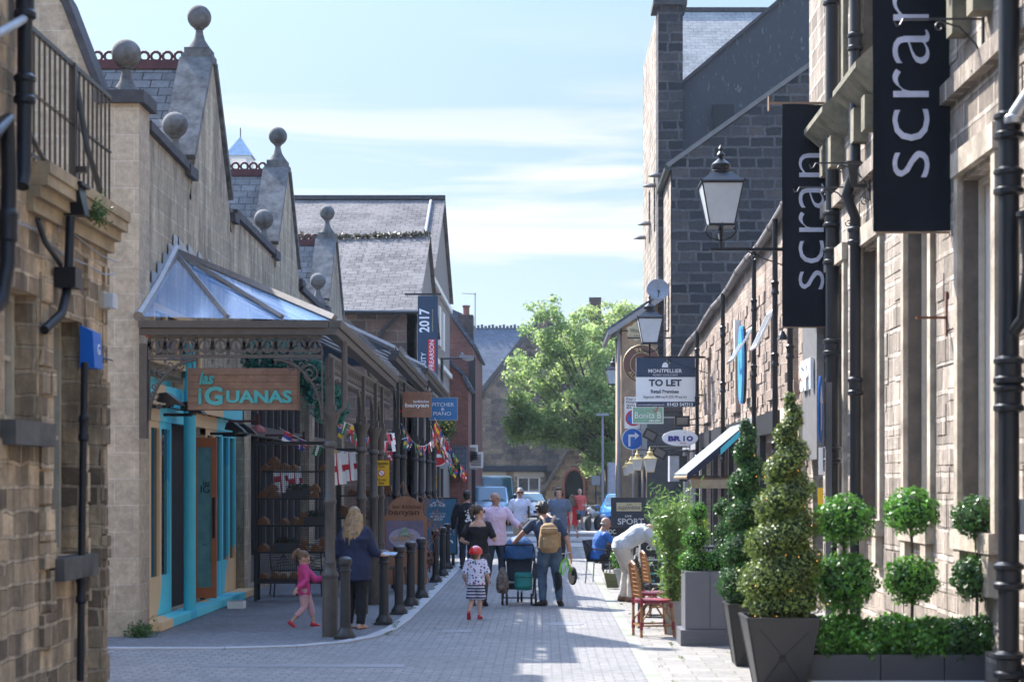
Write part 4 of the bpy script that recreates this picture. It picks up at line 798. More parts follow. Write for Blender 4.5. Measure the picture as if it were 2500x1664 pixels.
# ---- flags
FM=[M_wtxt,mat('flag_red',(.55,.02,.04),.7),mat('flag_green',(.01,.2,.07),.7),mat('flag_blue',(.01,.06,.32),.7),mat('flag_yellow',(.75,.55,.02),.7),mat('flag_sky',(.1,.4,.7),.7),M_ink]
def flag(par,o,u,v,cells,name='flag'):
    """cells: (s0,s1,t0,t1,colour)"""
    o=Vector(o);u=Vector(u);v=Vector(v); n=u.cross(v).normalized(); b=B(); idx=[]
    for j,(s0,s1,t0,t1,c) in enumerate(cells):
        m=4
        for i in range(m):
            a=s0+(s1-s0)*i/m; e=s0+(s1-s0)*(i+1)/m; W=lambda s,t:o+u*s+v*t+n*(.05*math.sin(s*6+t*2)*u.length+.0012*j)
            b.quad(W(a,t0),W(e,t0),W(e,t1),W(a,t1)); idx.append(c)
    f=mk(name,b,FM[0],par)
    for q in FM[1:]: f.data.materials.append(q)
    f.data.polygons.foreach_set('material_index',idx); return f
tri=lambda a,b,c,vert=False:[(0,1/3,0,1,a),(1/3,2/3,0,1,b),(2/3,1,0,1,c)] if not vert else [(0,1,0,1/3,a),(0,1,1/3,2/3,b),(0,1,2/3,1,c)]
cross=[(0,1,0,1,0),(.42,.58,0,1,1),(0,1,.4,.6,1)]
cr2=[(0,1,0,1,1),(.3,.42,0,1,0),(0,1,.4,.6,0)]; usa=[(0,1,0,1,0)]+[(0,1,i/7,i/7+.08,1) for i in range(7)]+[(0,.45,.5,1,3)]
union=[(0,1,0,1,3),(.38,.62,0,1,0),(0,1,.33,.67,0),(.44,.56,0,1,1),(0,1,.42,.58,1)]
des=[tri(2,0,1),tri(3,0,1),tri(1,4,1,True),tri(6,1,4,True),cross,tri(0,3,1,True),cr2,tri(2,4,3,True),[(0,1,0,1,2),(.25,.75,.25,.75,4),(.4,.6,.35,.65,3)],tri(1,0,1),union,tri(5,0,5,True),usa,tri(4,3,1,True),[(0,1,0,1,0),(.35,.65,.3,.7,1)],tri(2,0,2),[(0,1,0,1,1),(.4,.6,.35,.65,4)]]
def bunting(a,c,n,sag,label,s0=0,fl=.26):
    a=Vector(a);c=Vector(c); t=thing('flag_bunting',a,label,'bunting','strings of national flags'); W=lambda f:a+(c-a)*f-Vector((0,0,sag*4*f*(1-f)))
    b=B(); b.path([W(i/20) for i in range(21)],.006,4); mk('cord',b,M_wtxt,t); u=(c-a).normalized()
    for i in range(n):
        p=W((i+.25)/n); q=W((i+.25)/n+fl/(c-a).length); tilt=Vector((random.uniform(-.07,.07),random.uniform(-.08,.08),-.19)); flag(t,p+tilt,(q-p),-tilt,des[(s0+i*5)%len(des)])
bunting((-3.2,24.8,3.05),(-2.62,30.4,2.85),12,.1,'nearest string of national flags passing behind the first iron column')
bunting((-3.55,27.6,3.15),(-2.6,33,2.85),12,.25,'second string of national flags hanging lower behind the first columns',3)
bunting((-2.55,31,3.05),(-2.45,38.8,3.0),16,.3,'string of national flags sagging along the middle of the colonnade',7)
bunting((-2.3,36.6,3.35),(-1.75,38.4,2.25),12,.05,'steep string of flags bunched below the blue board',2,.34)
bunting((-2.42,37.2,3.2),(-2.0,39.6,2.3),12,.1,'flag string hanging down in front of the round no entry sign',9,.34)
bunting((-4.9,32,3.0),(-2.8,36,2.75),9,.3,'far dim string of flags under the second canopy',5)
for i,(x,y,k_,l) in enumerate(((838,1130,.0064,'white flag with red cross hanging right of the first iron column'),(868,1120,.0073,'white and red cross flag between the second and third columns'),(700,1150,.0072,'red cross flag draped behind the upper log rack mesh'),(735,1155,.0073,'second red cross flag crossed over behind the log rack mesh'))):
    o=PY(x-14,y+55,k_*F); f=flag(None,(0,0,0),(.24,.02,.03),(-.05,0,.5),cross); f.location=o; tag(f,l,'flag')
# ---- log rack
def rack(x0,x1,y,label):
    t=thing('log_rack',(x0,y,0),label,'rack'); b=B(); zt=2.62; dp=.32
    for x in(x0,x1-.05):
        for yy in(y,y+dp): b.box(x,x+.05,yy,yy+.05,0,zt)
    b.box(x0,x1,y-.001,y+dp+.05,zt,zt+.05); b.box(x0-.001,x1+.001,y-.002,y+.052,.3,.36)
    mk('frame',b,M_irond,t); b=B()
    for z in SHZ: b.box(x0+.05,x1-.05,y+.02,y+dp,z,z+.03)
    mk('shelves',b,M_irond,t); b=B(); s=.034
    for i in range(int((x1-x0)/s)): b.box(x0+i*s,x0+i*s+.0055,y-.013,y-.008,.36,zt)
    for i in range(int((zt-.36)/s)): b.box(x0,x1,y-.008,y-.0045,.36+i*s,.36+i*s+.0055)
    mk('wire_mesh',b,M_irond,t); return t
SHZ=[.34,.80,1.25,1.70,2.15]
rack(-4.82,-3.52,28.7,'tall black wire mesh rack stacked with split logs'); rack(-4.15,-2.95,34.6,'second black wire mesh log rack farther along behind the columns')
lg=None; rr=random.Random(4)
lm=mat('split_firewood',(.42,.2,.08),.85,c2=(.25,.11,.045),sc=12,bump=.5)
for (X0,X1,Y) in((-4.76,-3.6,28.78),(-4.1,-3.05,34.7)):
    for zi,z in enumerate(SHZ):
        x=X0
        while x<X1-.12:
            if rr.random()<.86:
                for lay in range(1 if rr.random()<.6 else 2):
                    if lg is None:
                        b=B(); b.prism([(-.085,0,0),(.085,0,.0),(.07,0,.07),(.0,0,.125),(-.05,0,.08)],(0,.24,0)); lg=mk('firewood_log',b,lm,label='split firewood log lying on a shelf of a wire mesh rack',cat='log',group='split logs stored in the wire racks'); o=lg
                    else: o=lg.copy(); COL.objects.link(o)
                    o.location=(x+.09+rr.uniform(-.02,.02),Y+.12,z+.035+lay*.1); o.rotation_euler=(0,rr.uniform(-.5,.5) if lay else rr.choice([0,.05,-.04]),rr.uniform(-.12,.12)); s=rr.uniform(.8,1.15); o.scale=(s,1,s)
            x+=.17
for x,z,l in((-4.1,1.70,'dark windowbox planter on the upper shelf of the log rack'),(-3.8,1.25,'dark windowbox planter on the middle shelf of the log rack'),(-4.3,.8,'dark windowbox planter low in the log rack')):
    t=thing('shelf_planter',(x,28.85,z+.03),l,'planter'); b=B(); b.box(x-.2,x+.2,28.76,28.9,z+.032,z+.17); mk('trough',b,M_grey,t); p,n=shell((x,28.83,z+.2),(.2,.08,.07),500,.5); leaves('leaves',p,.02,leafmat('dark_herb',(.01,.04,.02),(.04,.1,.05)),t,n)
# ---- canopy terrace chairs
def meshchair(x,y,rz,label,grp='black mesh chairs on the left terrace'):
    t=thing('cafe_chair',(x,y,0),label,'chair',grp); o=Vector((x,y,0))
    def L_(b,a,c,r): b.tube(o+Vector(a),o+Vector(c),r,n=6)
    for sx_,sy in((-.2,-.2),(.2,-.2),(-.2,.2),(.2,.2)): b=B(); L_(b,(sx_,sy,.45),(sx_*1.2,sy*1.2,0),.014); mk('leg',b,M_irond,t)
    b=B(); b.bx(o+Vector((0,0,.46)),(.46,.44,.03)); mk('seat',b,M_irond,t)
    b=B(); b.path([o+Vector(p) for p in((-.22,.2,.46),(-.24,.27,.8),(-.12,.3,.9),(.12,.3,.9),(.24,.27,.8),(.22,.2,.46))],.014,6)
    for i in range(7): xx=-.18+i*.06; L_(b,(xx,.21,.47),(-xx*.6,.29,.88),.005); L_(b,(-.22,.22,.5+i*.055),(.22,.24,.55+i*.05),.005)
    mk('backrest',b,M_irond,t); t.rotation_euler[2]=rz; return t
ch=meshchair(-4.5,30.1,.3,'black mesh chair behind the left part of the log rack')
for x,y,r,l in((-4.0,30.3,2.8,'black mesh chair behind the middle of the log rack'),(-3.5,30.2,.6,'black mesh chair just left of the first column behind the rack'),(-2.75,30.9,2.2,'black mesh chair between the third and fourth bollards'),(-2.45,34.5,1.2,'black mesh chair beside the curly wicker screen'),(-2.6,37.5,2,'farthest black mesh chair in front of the blue board')): copy_tree(ch,None,(x,y,0),r,l)
# ---- banyan board
d=31.5; k=d/F; t=thing('menu_board',(-2.5,d,0),'arched wooden menu board with a food picture between the columns','menu board')
a=PY(935,1440,d); c=PY(1042,1262,d); top=PY(988,1210,d).z; cx=(a.x+c.x)/2; hw=(c.x-a.x)/2; zb=c.z
pts=[(a.x,d,.12),(c.x,d,.12),(c.x,d,zb),(c.x-.05,d,zb+.03)]+[(cx+hw*.82*math.cos(q),d,zb+.06+(top-zb-.06)*math.sin(q)) for q in [math.pi*i/12 for i in range(13)]]+[(a.x+.05,d,zb+.03),(a.x,d,zb)]
b=B(); b.prism(pts,(0,.05,0)); mk('board',b,mat('light_brown_timber',(.34,.16,.085),.55,sc=4,bump=.2),t)
b=B(); b.text('kitchen',PY(1010,1236,d-.003),w=38*k,h=11*k,dep=.006); b.text('&',PY(985,1236,d-.003),w=7*k,h=9*k,dep=.006); b.text('bar',PY(968,1236,d-.003),w=18*k,h=9*k,dep=.006); b.text('banyan',PY(986,1251,d-.003),w=75*k,h=18*k,dep=.006,bold=.01); mk('carved_lettering',b,mat('dark_carving',(.1,.045,.025),.8),t)
pic=panel(t,d,(942,1270,1034,1340),mat('plum_backdrop',(.2,.16,.24),.4,bump=0),'food_picture',.01)
b=B(); q=PY(988,1312,d-.012); b.lathe([(.29,-.002),(.29,.002)],(0,0,0),28); b.xf(0,Matrix.Translation((q.x,d-.012,q.z))@Matrix.Rotation(R(90),4,'X')@Matrix.Diagonal((1,.62,1,1))); mk('plate',b,mat('lilac_plate',(.42,.38,.5),.3,bump=0),pic)
b=B(); rr=random.Random(1)
for i in range(60): an=rr.uniform(0,6.28); r=rr.uniform(0,.22); s=rr.uniform(0,3); cxx=q.x+math.cos(an)*r; cz=q.z+math.sin(an)*r*.42; b.path([(cxx+.03*math.cos(s+j*.7),d-.016-j*.0004,cz+.02*math.sin(s+j*.7)) for j in range(6)],.007,5)
mk('pasta',b,mat('creamy_pasta',(.6,.5,.33),.5,c2=(.35,.2,.12),sc=30),pic); b=B(); b.prism([(q.x-.09,d-.03,q.z+.04),(q.x+.1,d-.03,q.z+.03),(q.x+.03,d-.03,q.z+.2),(q.x-.04,d-.03,q.z+.19)],(0,.01,0)); mk('garnish',b,mat('herb_cream',(.5,.58,.5),.5,c2=(.05,.15,.06),sc=30),pic)
# wicker curls
t=thing('wicker_screen',(-2.25,34,0),'tangle of curly brown wicker strands standing behind the fifth bollard','sculpture'); rr=random.Random(8)
for i in range(14):
    b=B(); x=-2.4+rr.uniform(-.12,.22); ph=rr.uniform(0,6); am=rr.uniform(.05,.14); h=rr.uniform(1.0,1.62); b.path([(x+am*math.sin(ph+j*.55)+(j-10)*.006,34+am*math.cos(ph+j*.55),.05+h*j/22+.02*math.sin(j)) for j in range(23)]+[(x+am*math.sin(ph+22*.55)+.12+.07*math.cos(q),34,.05+h+.07*math.sin(q)) for q in(2.5,1.5,.5,-.5,-1.5,-2.5)],.009,6); mk('strand',b,mat('wicker_brown',(.3,.15,.075),.5),t,True)
t=thing('curled_twigs',(-2.8,31.9,1.74),'few brown curled twigs rising above the arched menu board','sculpture'); b=B()
for s in(-1,.2,1): b.path([(-2.6+s*.1*math.sin(j*.35)*1.2,32,1.2+j*.09) for j in range(10)],.008,5)
mk('twigs',b,M_terr if 0 else mat('wicker_brown',(.3,.15,.075)),t)
# blue world cup board
d=41.0; k=d/F; t=sign('poster_board','slate blue upright poster board with stars and white wording','poster board',d,(1034,1217,1114,1350),M_navyl,[('WORLD CUP',1050,1086,1260,6,M_wtxt,.02),('MATCH',1056,1080,1267,5.5,M_wtxt,.02),('LIVE SPORT SHOWN HERE',1048,1088,1253,2.5,M_wtxt,0)],.05,(M_irond,.03))
b=B(); 
for x,y,r in((1068,1228,9),(1058,1231,6),(1078,1231,6),(1052,1233,4),(1084,1233,4)):
    q=PY(x,y,d-.006); st=[(q.x+k*(r if j%2==0 else r*.45)*math.sin(j*math.pi/5),d-.008,q.z+k*(r if j%2==0 else r*.45)*math.cos(j*math.pi/5)) for j in range(11)]; b.path(st,.007,4)
for x,y,r,a0 in((1108,1300,14,1.2),(1104,1325,11,0),(1100,1340,8,2)):
    q=PY(x-8,y,d-.008); scroll(b,(q.x,d-.008,q.z),r*k*.8,(1,0,0),.6,.02,a0)
mk('decoration',b,M_wtxt,t); b=B(); a=PY(1040,1378,d); c=PY(1108,1352,d)
b.box(a.x,a.x+.05,d+.02,d+.5,0,.25); b.box(c.x-.05,c.x+.02,d-.02,d+.06,0,.3); b.box(a.x,c.x,d,d+.4,.0,.05); mk('stand',b,M_irond,t)
# no entry sign, hanging basket, street lamp, small yellow sign
t=thing('no_entry_sign',(-2.1,47,0),'round red no entry sign with white bar behind the colonnade','road sign'); d=47; q=PY(1068,1112,d); 
def disc(par,name,p,r,m,off=0,th=.01,n=36):
    b=B(); b.lathe([(r,-th/2),(r,th/2)],(0,0,0),n); b.xf(0,Matrix.Translation((p[0],p[1]-off,p[2]))@Matrix.Rotation(R(90),4,'X')); return mk(name,b,m,par)
disc(t,'disc',q,.29,M_wtxt); disc(t,'red_face',q,.265,M_red,.008); b=B(); b.box(q.x-.19,q.x+.19,q.y-.022,q.y-.014,q.z-.045,q.z+.045); mk('white_bar',b,M_wtxt,t); disc(t,'back_disc',q+Vector((.1,.5,-.05)),.3,M_mid)
b=B(); b.tube((q.x+.02,q.y+.08,0),(q.x+.02,q.y+.08,q.z+.3),.04); mk('post',b,M_irond,t,True)
t=thing('hanging_basket',(-2.3,45,3),'hanging basket of yellow flowers below the blue board','flower basket'); q=PY(1083,1040,45); p,n=shell(q,(.32,.32,.42),1800,.6); leaves('leaves',p,.03,leafmat('basket_green',(.03,.09,.02),(.09,.2,.05)),t,n); p,n=shell(q+Vector((0,0,.05)),(.34,.34,.4),160,.1); leaves('flowers',p,.035,mat('yellow_petals',(.8,.6,.03),.6,bump=0),t,n); b=B(); b.lathe([(.05,-.3),(.2,-.15),(.25,0)],q,10); b.tube(q+Vector((-.5,0,.6)),q+Vector((0,0,.6)),.015); b.tube(q,q+Vector((0,0,.6)),.01); mk('basket',b,M_irond,t)
t=thing('street_lamp',(-3.3,56,0),'grey modern street lamp on a thin arm above the blue board','street lamp'); d=56; q=PY(1079,873,d); b=B(); b.tube((q.x,d,0),(q.x,d,q.z),.05); b.path([(q.x,d,q.z-.03),(q.x+.75,d,q.z)],.03); mk('post',b,M_irond,t,True); b=B(); b.bx((q.x+.8,d,q.z+.03),(.45,.25,.1),0,.06); b.ball((q.x+.65,d,q.z+.13),.05,8,6); mk('lamp_head',b,M_mid,t); b=B(); b.ball((q.x+.85,d,q.z-.04),(.2,.1,.07),10,6); mk('lens',b,M_lampg,t,True)
t=sign('notice_plate','small yellow loading notice on the last visible column','sign',48,(1063,1160,1071,1190),M_yel,[('9-6',1064.5,1069.5,1170,5,M_ink,0)],.01)
sign('wall_alarm','small red fire alarm box at the left end of the canopy','alarm',22.0,(355,795,366,822),M_red,[],.08)
t=thing('step_block',(-4.95,27.2,0),'small white block on the paving by the open rust coloured door','block'); b=B(); b.box(-4.95,-4.7,27.0,27.25,.0,.12); mk('block',b,M_white,t); b=B(); b.box(-4.93,-4.72,27.02,27.23,.121,.13); mk('lid',b,M_mid,t)
# ================= left wall fittings =================
nx=NX+.1
def PN(x,y,o=.1): return PX(x,y,NX+o)
pipe('drainpipe',[PN(62,-120,.12),PN(60,250,.12),PN(58,420,.12),PN(52,455,.12)],.062,'thick black soil pipe at the top left corner',joints=(8,6.9,5.9,5.2))
pipe('drainpipe',[PN(-20,330,.14),PN(16,290,.16),PN(22,420,.16),PN(18,640,.16),PN(2,735,.14),PN(-25,760,.1)],.062,'black swan neck waste pipe on the far left edge',joints=(5.0,4.0),flare=1.25)
pipe('waste_pipe',[PN(-20,90,.16),PN(35,60,.16),PN(60,45,.12)],.035,'pale sloping waste pipe joining the soil pipe top left',M_mid)
pipe('waste_pipe',[PN(72,325,.1),PN(100,380,.1),PN(140,430,.1),PN(188,468,.1)],.024,'thin waste pipe sloping down into the hopper',M_irond)
pipe('waste_pipe',[PN(92,535,.08),PN(110,590,.08),PN(148,645,.08)],.026,'short slanting waste pipe below the hopper',M_irond)
t=pipe('drainpipe',[PN(172,530,.12),PN(168,640,.12),PN(162,720,.12),PN(150,765,.12),PN(108,805,.06)],.042,'black downpipe running from the hopper with a bent end')
q=PN(178,495,.12); b=B(); b.prism([(q.x-.12,q.y-.13,q.z+.14),(q.x-.07,q.y-.08,q.z-.12),(q.x-.07,q.y+.08,q.z-.12),(q.x-.12,q.y+.13,q.z+.14)],(.2,0,0)); b.box(q.x-.12,q.x+.12,q.y-.15,q.y+.15,q.z+.14,q.z+.17); mk('hopper',b,M_blk,t)
q=PN(165,682,.12); b=B(); b.box(q.x-.09,q.x+.1,q.y-.11,q.y+.11,q.z-.08,q.z+.1); mk('junction_box',b,M_blk,t)
pipe('drainpipe',[PN(207,885,.08),PN(200,1300,.08),PN(196,1660,.08)],.035,'thin black downpipe beside the doorway of the near left building',joints=(1.0,2.5))
t=thing('alarm_box',PN(206,890),'blue burglar alarm box on the near left rubble wall','alarm'); q=PN(206,848,.0); b=B(); b.prism([(q.x,q.y-.16,q.z+.2),(q.x+.12,q.y-.16,q.z+.14),(q.x+.14,q.y-.16,q.z-.2),(q.x,q.y-.16,q.z-.2)],(0,.3,0)); mk('case',b,M_signb,t); b=B(); b.text('G',(q.x+.137,q.y-.01,q.z-.02),h=.1,right=(0,1,0),dep=.006); mk('lettering',b,M_wtxt,t)
t=thing('security_light',PN(248,735),'cream security light with frosted cover on the near left rubble wall','light'); q=PN(248,735,.0); b=B(); b.box(q.x,q.x+.06,q.y-.14,q.y+.1,q.z-.08,q.z+.09); mk('backplate',b,M_cream,t); b=B(); b.box(q.x+.06,q.x+.14,q.y-.12,q.y+.08,q.z-.07,q.z+.07); mk('cover',b,M_lampg,t)
for i,(pts,l) in enumerate((([(180,570),(215,600),(250,625),(285,640)],'upper loose grey cable sagging on the near left wall'),([(120,590),(160,625),(210,645),(255,670),(282,668)],'tangled lower cable crossing the near left wall'),([(30,540),(90,560),(170,640)],'thin cable running down from the soil pipe'),([(160,480),(150,530),(140,570)],'short white cable dangling beside the hopper'),([(225,870),(250,872),(275,880)],'short black cable to the right of the blue alarm box'))):
    b=B(); b.path([PN(x,y,.03) for x,y in pts],.008,5); mk('cable',b,M_mid if i!=4 else M_blk,label=l,cat='cable')
t=thing('wall_fern',PN(240,540),'small green fern growing from the cornice of the near left building','plant'); q=PN(238,520,.22); p=np.array(q)+RNG.normal(size=(260,3))*np.array((.05,.07,.06)); leaves('fronds',p,.03,leafmat('weed_green',(.03,.09,.02),(.1,.2,.04)),t,None,.25)
t=thing('pavement_weed',(-5.15,22.15,0),'green weed tuft at the foot of the ashlar corner pier','weed'); p=np.array((-5.15,22.05,.08))+RNG.normal(size=(500,3))*np.array((.09,.06,.06)); leaves('leaves',np.abs(p*[1,1,1])*np.sign(p),.03,MC['weed_green'],t,None,.3)
# ================= right: banners and fittings =================
def banner(x0,x1,y0,y1,k_,tx,label,rod=True,slant=0):
    d=k_*F; a=PY(x0,y1,d); c=PY(x1,y0,d); t=thing('vertical_banner',(c.x,d,a.z),label,'banner'); b=B(); n,m_=10,24
    def W(i,j): s=i/n; q=j/m_; return Vector((a.x+(c.x-a.x)*s-slant*(1-q)*0+slant*q*(1 if s<.5 else .3),d+.03*math.sin(s*5+q*3)+.016*math.sin(q*11+s*4),a.z+(c.z-a.z)*q))
    for i in range(n):
        for j in range(m_): b.quad(W(i,j),W(i+1,j),W(i+1,j+1),W(i,j+1))
    mk('cloth',b,mat('black_banner_cloth',(.006,.008,.014),.85,bump=.02,spec=.15),t,True)
    b=B(); b.text('scran',PY(tx[0],tx[1],d-.045),w=tx[2]*k_,h=tx[3]*k_,right=(0,0,1),up=(-1,0,0),dep=.004,bold=-.012); mk('lettering',b,mat('lilac_white_print',(.6,.58,.66),.5,bump=0),t)
    b=B(); b.box(a.x-.2,RX,d-.015,d+.015,c.z,c.z+.035); b.box(a.x+.02,RX,d-.012,d+.012,a.z-.02,a.z); 
    b.box(a.x-.22,a.x-.2,d-.05,d+.05,c.z-.1,c.z+.12); mk('pole',b,mat('rusty_pole',(.28,.18,.11),.7,.3),t)
    b=B(); b.tube((c.x,d-.01,a.z),(c.x,d-.01,c.z),.006,n=4); mk('lacing',b,M_wtxt,t)
banner(2132,2322,-220,565,.00442,(2224,201,462,90),'nearer and larger black vertical banner reading scran')
banner(1910,2020,255,797,.00633,(1981,540,331,62),'farther black vertical banner reading scran beside the lantern',slant=0)
def basket_bracket(x,y,X0,label):
    q=PX(x,y,RX); t=thing('basket_bracket',q,label,'bracket'); b=B(); L_=(x-X0)*q.y/F; b.path([q,q+Vector((-L_,0,0))],.012,6); scroll(b,q+Vector((-L_*.55,0,-.08)),.06,(1,0,0),1.2,.008); b.path([q+Vector((-L_*.55,0,-.02)),q+Vector((-L_*.3,0,-.08)),q+Vector((-L_*.1,0,-.25)),q+Vector((0,0,-.42))],.01,6); b.path([q+Vector((-L_,0,0)),q+Vector((-L_-.03,0,-.06)),q+Vector((-L_-.07,0,-.07)),q+Vector((-L_-.09,0,-.02))],.01,6); b.box(q.x-.02,q.x,q.y-.02,q.y+.02,q.z-.5,q.z+.08); scroll(b,q+Vector((-.08,0,-.52)),.06,(1,0,0),1.2,.008); mk('ironwork',b,M_irond,t)
basket_bracket(2402,47,2205,'wrought iron basket bracket in front of the larger banner')
basket_bracket(2125,398,1992,'upper wrought iron basket bracket beside the smaller banner'); basket_bracket(2085,457,1952,'lower wrought iron basket bracket beside the smaller banner')
t=pipe('drainpipe',[(4.2,15.5,10),(4.2,15.5,0)],.095,'thick black drainpipe nearest the camera on the right',joints=(.35,1.15,2.75,3.0,4.7,5.2,6.6,8))
b=B(); b.path([(4.2,15.5,3.3),(4.28,15.3,3.45),(4.3,15.2,3.9),(4.27,15.2,4.35)],.06,12); b.lathe([(.07,0),(.085,.01),(.085,.05),(.02,.07)],(4.27,15.2,4.33),14); mk('branch',b,M_blk,t,True)
b=B(); b.path([(4.22,15.4,5.25),(4.5,15.0,5.75)],.075,14); b.lathe([(.085,0),(.095,.02),(.095,.06),(.08,.08)],(4.22,15.4,5.2),14); mk('steel_branch',b,mat('galvanised',(.5,.5,.5),.35,.7),t,True)
q=PX(2483,1260,4.3); b=B(); b.box(q.x-.0,q.x+.15,q.y-.1,q.y+.1,q.z-.16,q.z+.16); mk('meter_box',b,M_mid,label='small grey meter box at the right edge beside the thick drainpipe',cat='box')
pipe('drainpipe',[(4.31,25.6,12),(4.31,25.6,0)],.1,'tall black drainpipe just right of the smaller banner',joints=(2.4,4,5.35,5.9,7.5,9.2))
t=pipe('drainpipe',[(4.27,23.5,12),(4.27,23.5,6.3),(4.15,23.5,5.9),(4.27,23.5,5.6),(4.27,23.5,0)],.075,'black drainpipe with hopper between the two banners',joints=(1.7,3.3,5.35,8))
b=B(); b.prism([(4.13,23.34,6.35),(4.2,23.42,6.0),(4.2,23.58,6.0),(4.13,23.66,6.35)],(.2,0,0)); mk('hopper',b,M_irond,t)
t=thing('one_way_sign',(4.1,25.1,0),'edge on round blue arrow sign on a dark post by the smaller banner','road sign'); k_=.00598; d=k_*F
q=PY(2003,1000,d); b=B(); b.lathe([(1,-.008),(1,.008)],(0,0,0),32); i0=0; b.xf(0,Matrix.Translation(q)@Matrix.Rotation(R(74),4,'Z')@Matrix.Rotation(R(90),4,'X')@Matrix.Diagonal((.3,.5,1,1))); mk('disc',b,M_signb,t)
ur=Vector((math.cos(R(74)),math.sin(R(74)),0)); nn_=ur.cross(Vector((0,0,1))); b=B(); o=q+nn_*.012; U=Vector((0,0,1))
b.prism([o-ur*.04-U*.3,o+ur*.04-U*.3,o+ur*.04+U*.1,o+ur*.14+U*.1,o+U*.36,o-ur*.14+U*.1,o-ur*.04+U*.1],nn_*.006); mk('arrow',b,M_wtxt,t)
b=B(); q2=PY(2022,1000,d); b.box(q2.x-.04,q2.x+.05,d-.03,d+.05,0,3.45); mk('post',b,M_grey,t)
q=PY(2002,1125,d); b=B(); b.box(q.x-.02,q.x+.04,d-.01,d+.0,q.z-.2,q.z+.2); mk('plate',b,M_wtxt,t); q=PY(2002,1240,d); b=B(); b.box(q.x-.03,q.x+.04,d-.01,d,q.z-.28,q.z+.3); mk('yellow_plate',b,M_yel,t)
# rust tie bar
q=PX(2315,775,RX); t=thing('tie_bar',q,'rusty iron tie bar sticking out of the pale gritstone wall','iron bar'); b=B(); b.box(q.x-.35,q.x,q.y-.02,q.y+.02,q.z-.012,q.z+.012); b.box(q.x-.03,q.x-.0,q.y-.02,q.y+.02,q.z-.2,q.z+.28); mk('bar',b,mat('rust_iron',(.16,.05,.025),.8),t)
# ---- lanterns
def lantern(x,y,z,s,label,body=None,arm=True,wx=RX,grp='heritage lanterns on the right hand walls'):
    """z = bottom of glass, s = roof width"""
    body=body or M_blk; t=thing('wall_lantern',(x,y,z),label,'lantern',grp); h=.92*s; r2=s*.5*1.414; c=(x,y,z)
    b=B(); b.lathe([(r2*.56,0),(r2*.93,h)],c,4); mk('glass',b,M_lampg,t)
    b=B(); b.lathe([(r2*.6,-.03*s),(r2*.6,.03*s)],c,4)
    for a in(1,3,5,7):
        q=math.pi/4*a; b.tube((x+math.cos(q)*r2*.56,y+math.sin(q)*r2*.56,z),(x+math.cos(q)*r2*.93,y+math.sin(q)*r2*.93,z+h),.018*s,n=5)
    b.lathe([(r2*.95,h),(r2*1.0,h+.02*s),(r2*1.0,h+.06*s)],c,4)
    for q in range(4): an=q*math.pi/2+math.pi/4; b.ball((x+math.cos(an)*r2,y+math.sin(an)*r2,z+h+.08*s),.03*s,6,4)
    mk('frame',b,body,t); b=B(); b.lathe([(r2*.98,h+.06*s),(r2*.5,h+.27*s),(r2*.42,h+.3*s)],c,4); mk('roof',b,body,t)
    b=B(); b.lathe([(.25*s,h+.28*s),(.26*s,h+.33*s),(.2*s,h+.36*s),(.23*s,h+.45*s),(.22*s,h+.5*s),(.1*s,h+.6*s),(.05*s,h+.64*s),(.1*s,h+.72*s),(.04*s,h+.8*s),(.06*s,h+.86*s),(.01*s,h+.95*s)],c,14); mk('finial',b,body,t,True)
    if arm:
        b=B(); b.tube((x,y,z-.5*s),(x,y,z),.035*s)
        for sg in(-1,1): b.path([(x+sg*.3*s,y,z+.02),(x+sg*.36*s,y,z-.12*s),(x+sg*.25*s,y,z-.26*s),(x,y,z-.34*s)],.022*s,6); b.path([(x,y+sg*.3*s,z+.02),(x,y+sg*.36*s,z-.12*s),(x,y+sg*.25*s,z-.26*s),(x,y,z-.34*s)],.022*s,6)
        b.box(x-.25*s,wx,y-.03,y+.03,z-.57*s,z-.5*s); scroll(b,(x+.75*s,y,z-.72*s),.12*s,(1,0,0),1.3,.016*s); b.path([(x+.6*s,y,z-.57*s),(x+1.0*s,y,z-.75*s),(wx,y,z-1.15*s)],.016*s,6); mk('bracket',b,body,t)
    return t
k_=.0066; d=k_*F; q=PY(1760,552,d); lantern(q.x,d,q.z,.70,'largest and nearest black lantern beside the smaller banner')
k_=.0109; d=k_*F; q=PY(1586,838,d); lantern(q.x,d,q.z,.69,'middle black lantern above the To Let board')
k_=.0188; d=k_*F; q=PY(1497,938,d); lantern(q.x,d,q.z,.7,'farthest and smallest black lantern left of the To Let board',wx=4.1)
for i,(x,y,s,l) in enumerate(((1587,1151,33,'nearest brass topped lantern in the low cluster'),(1556,1147,27,'second brass topped lantern in the low cluster'),(1541,1155,24,'third brass topped lantern in the low cluster'),(1529,1160,21,'farthest brass topped lantern in the low cluster'))):
    k_=.40/s; d=min(k_*F,72); d=[49.5,53.5,56.5,59.2][i]; k_=d/F; q=PY(x,y,d); lantern(q.x,d,q.z,s*k_,l,M_gold,False,grp='brass topped lanterns on the pub front'); b=B(); b.path([(q.x,d,q.z+s*k_*1.7),(q.x,d,q.z+s*k_*1.85),(RX if i<2 else 3.3,d,q.z+s*k_*1.85)],.02,6); mk("lantern_arm",b,M_irond,label=['nearest','second','third','farthest'][i]+' black arm carrying a brass topped lantern',cat='bracket')
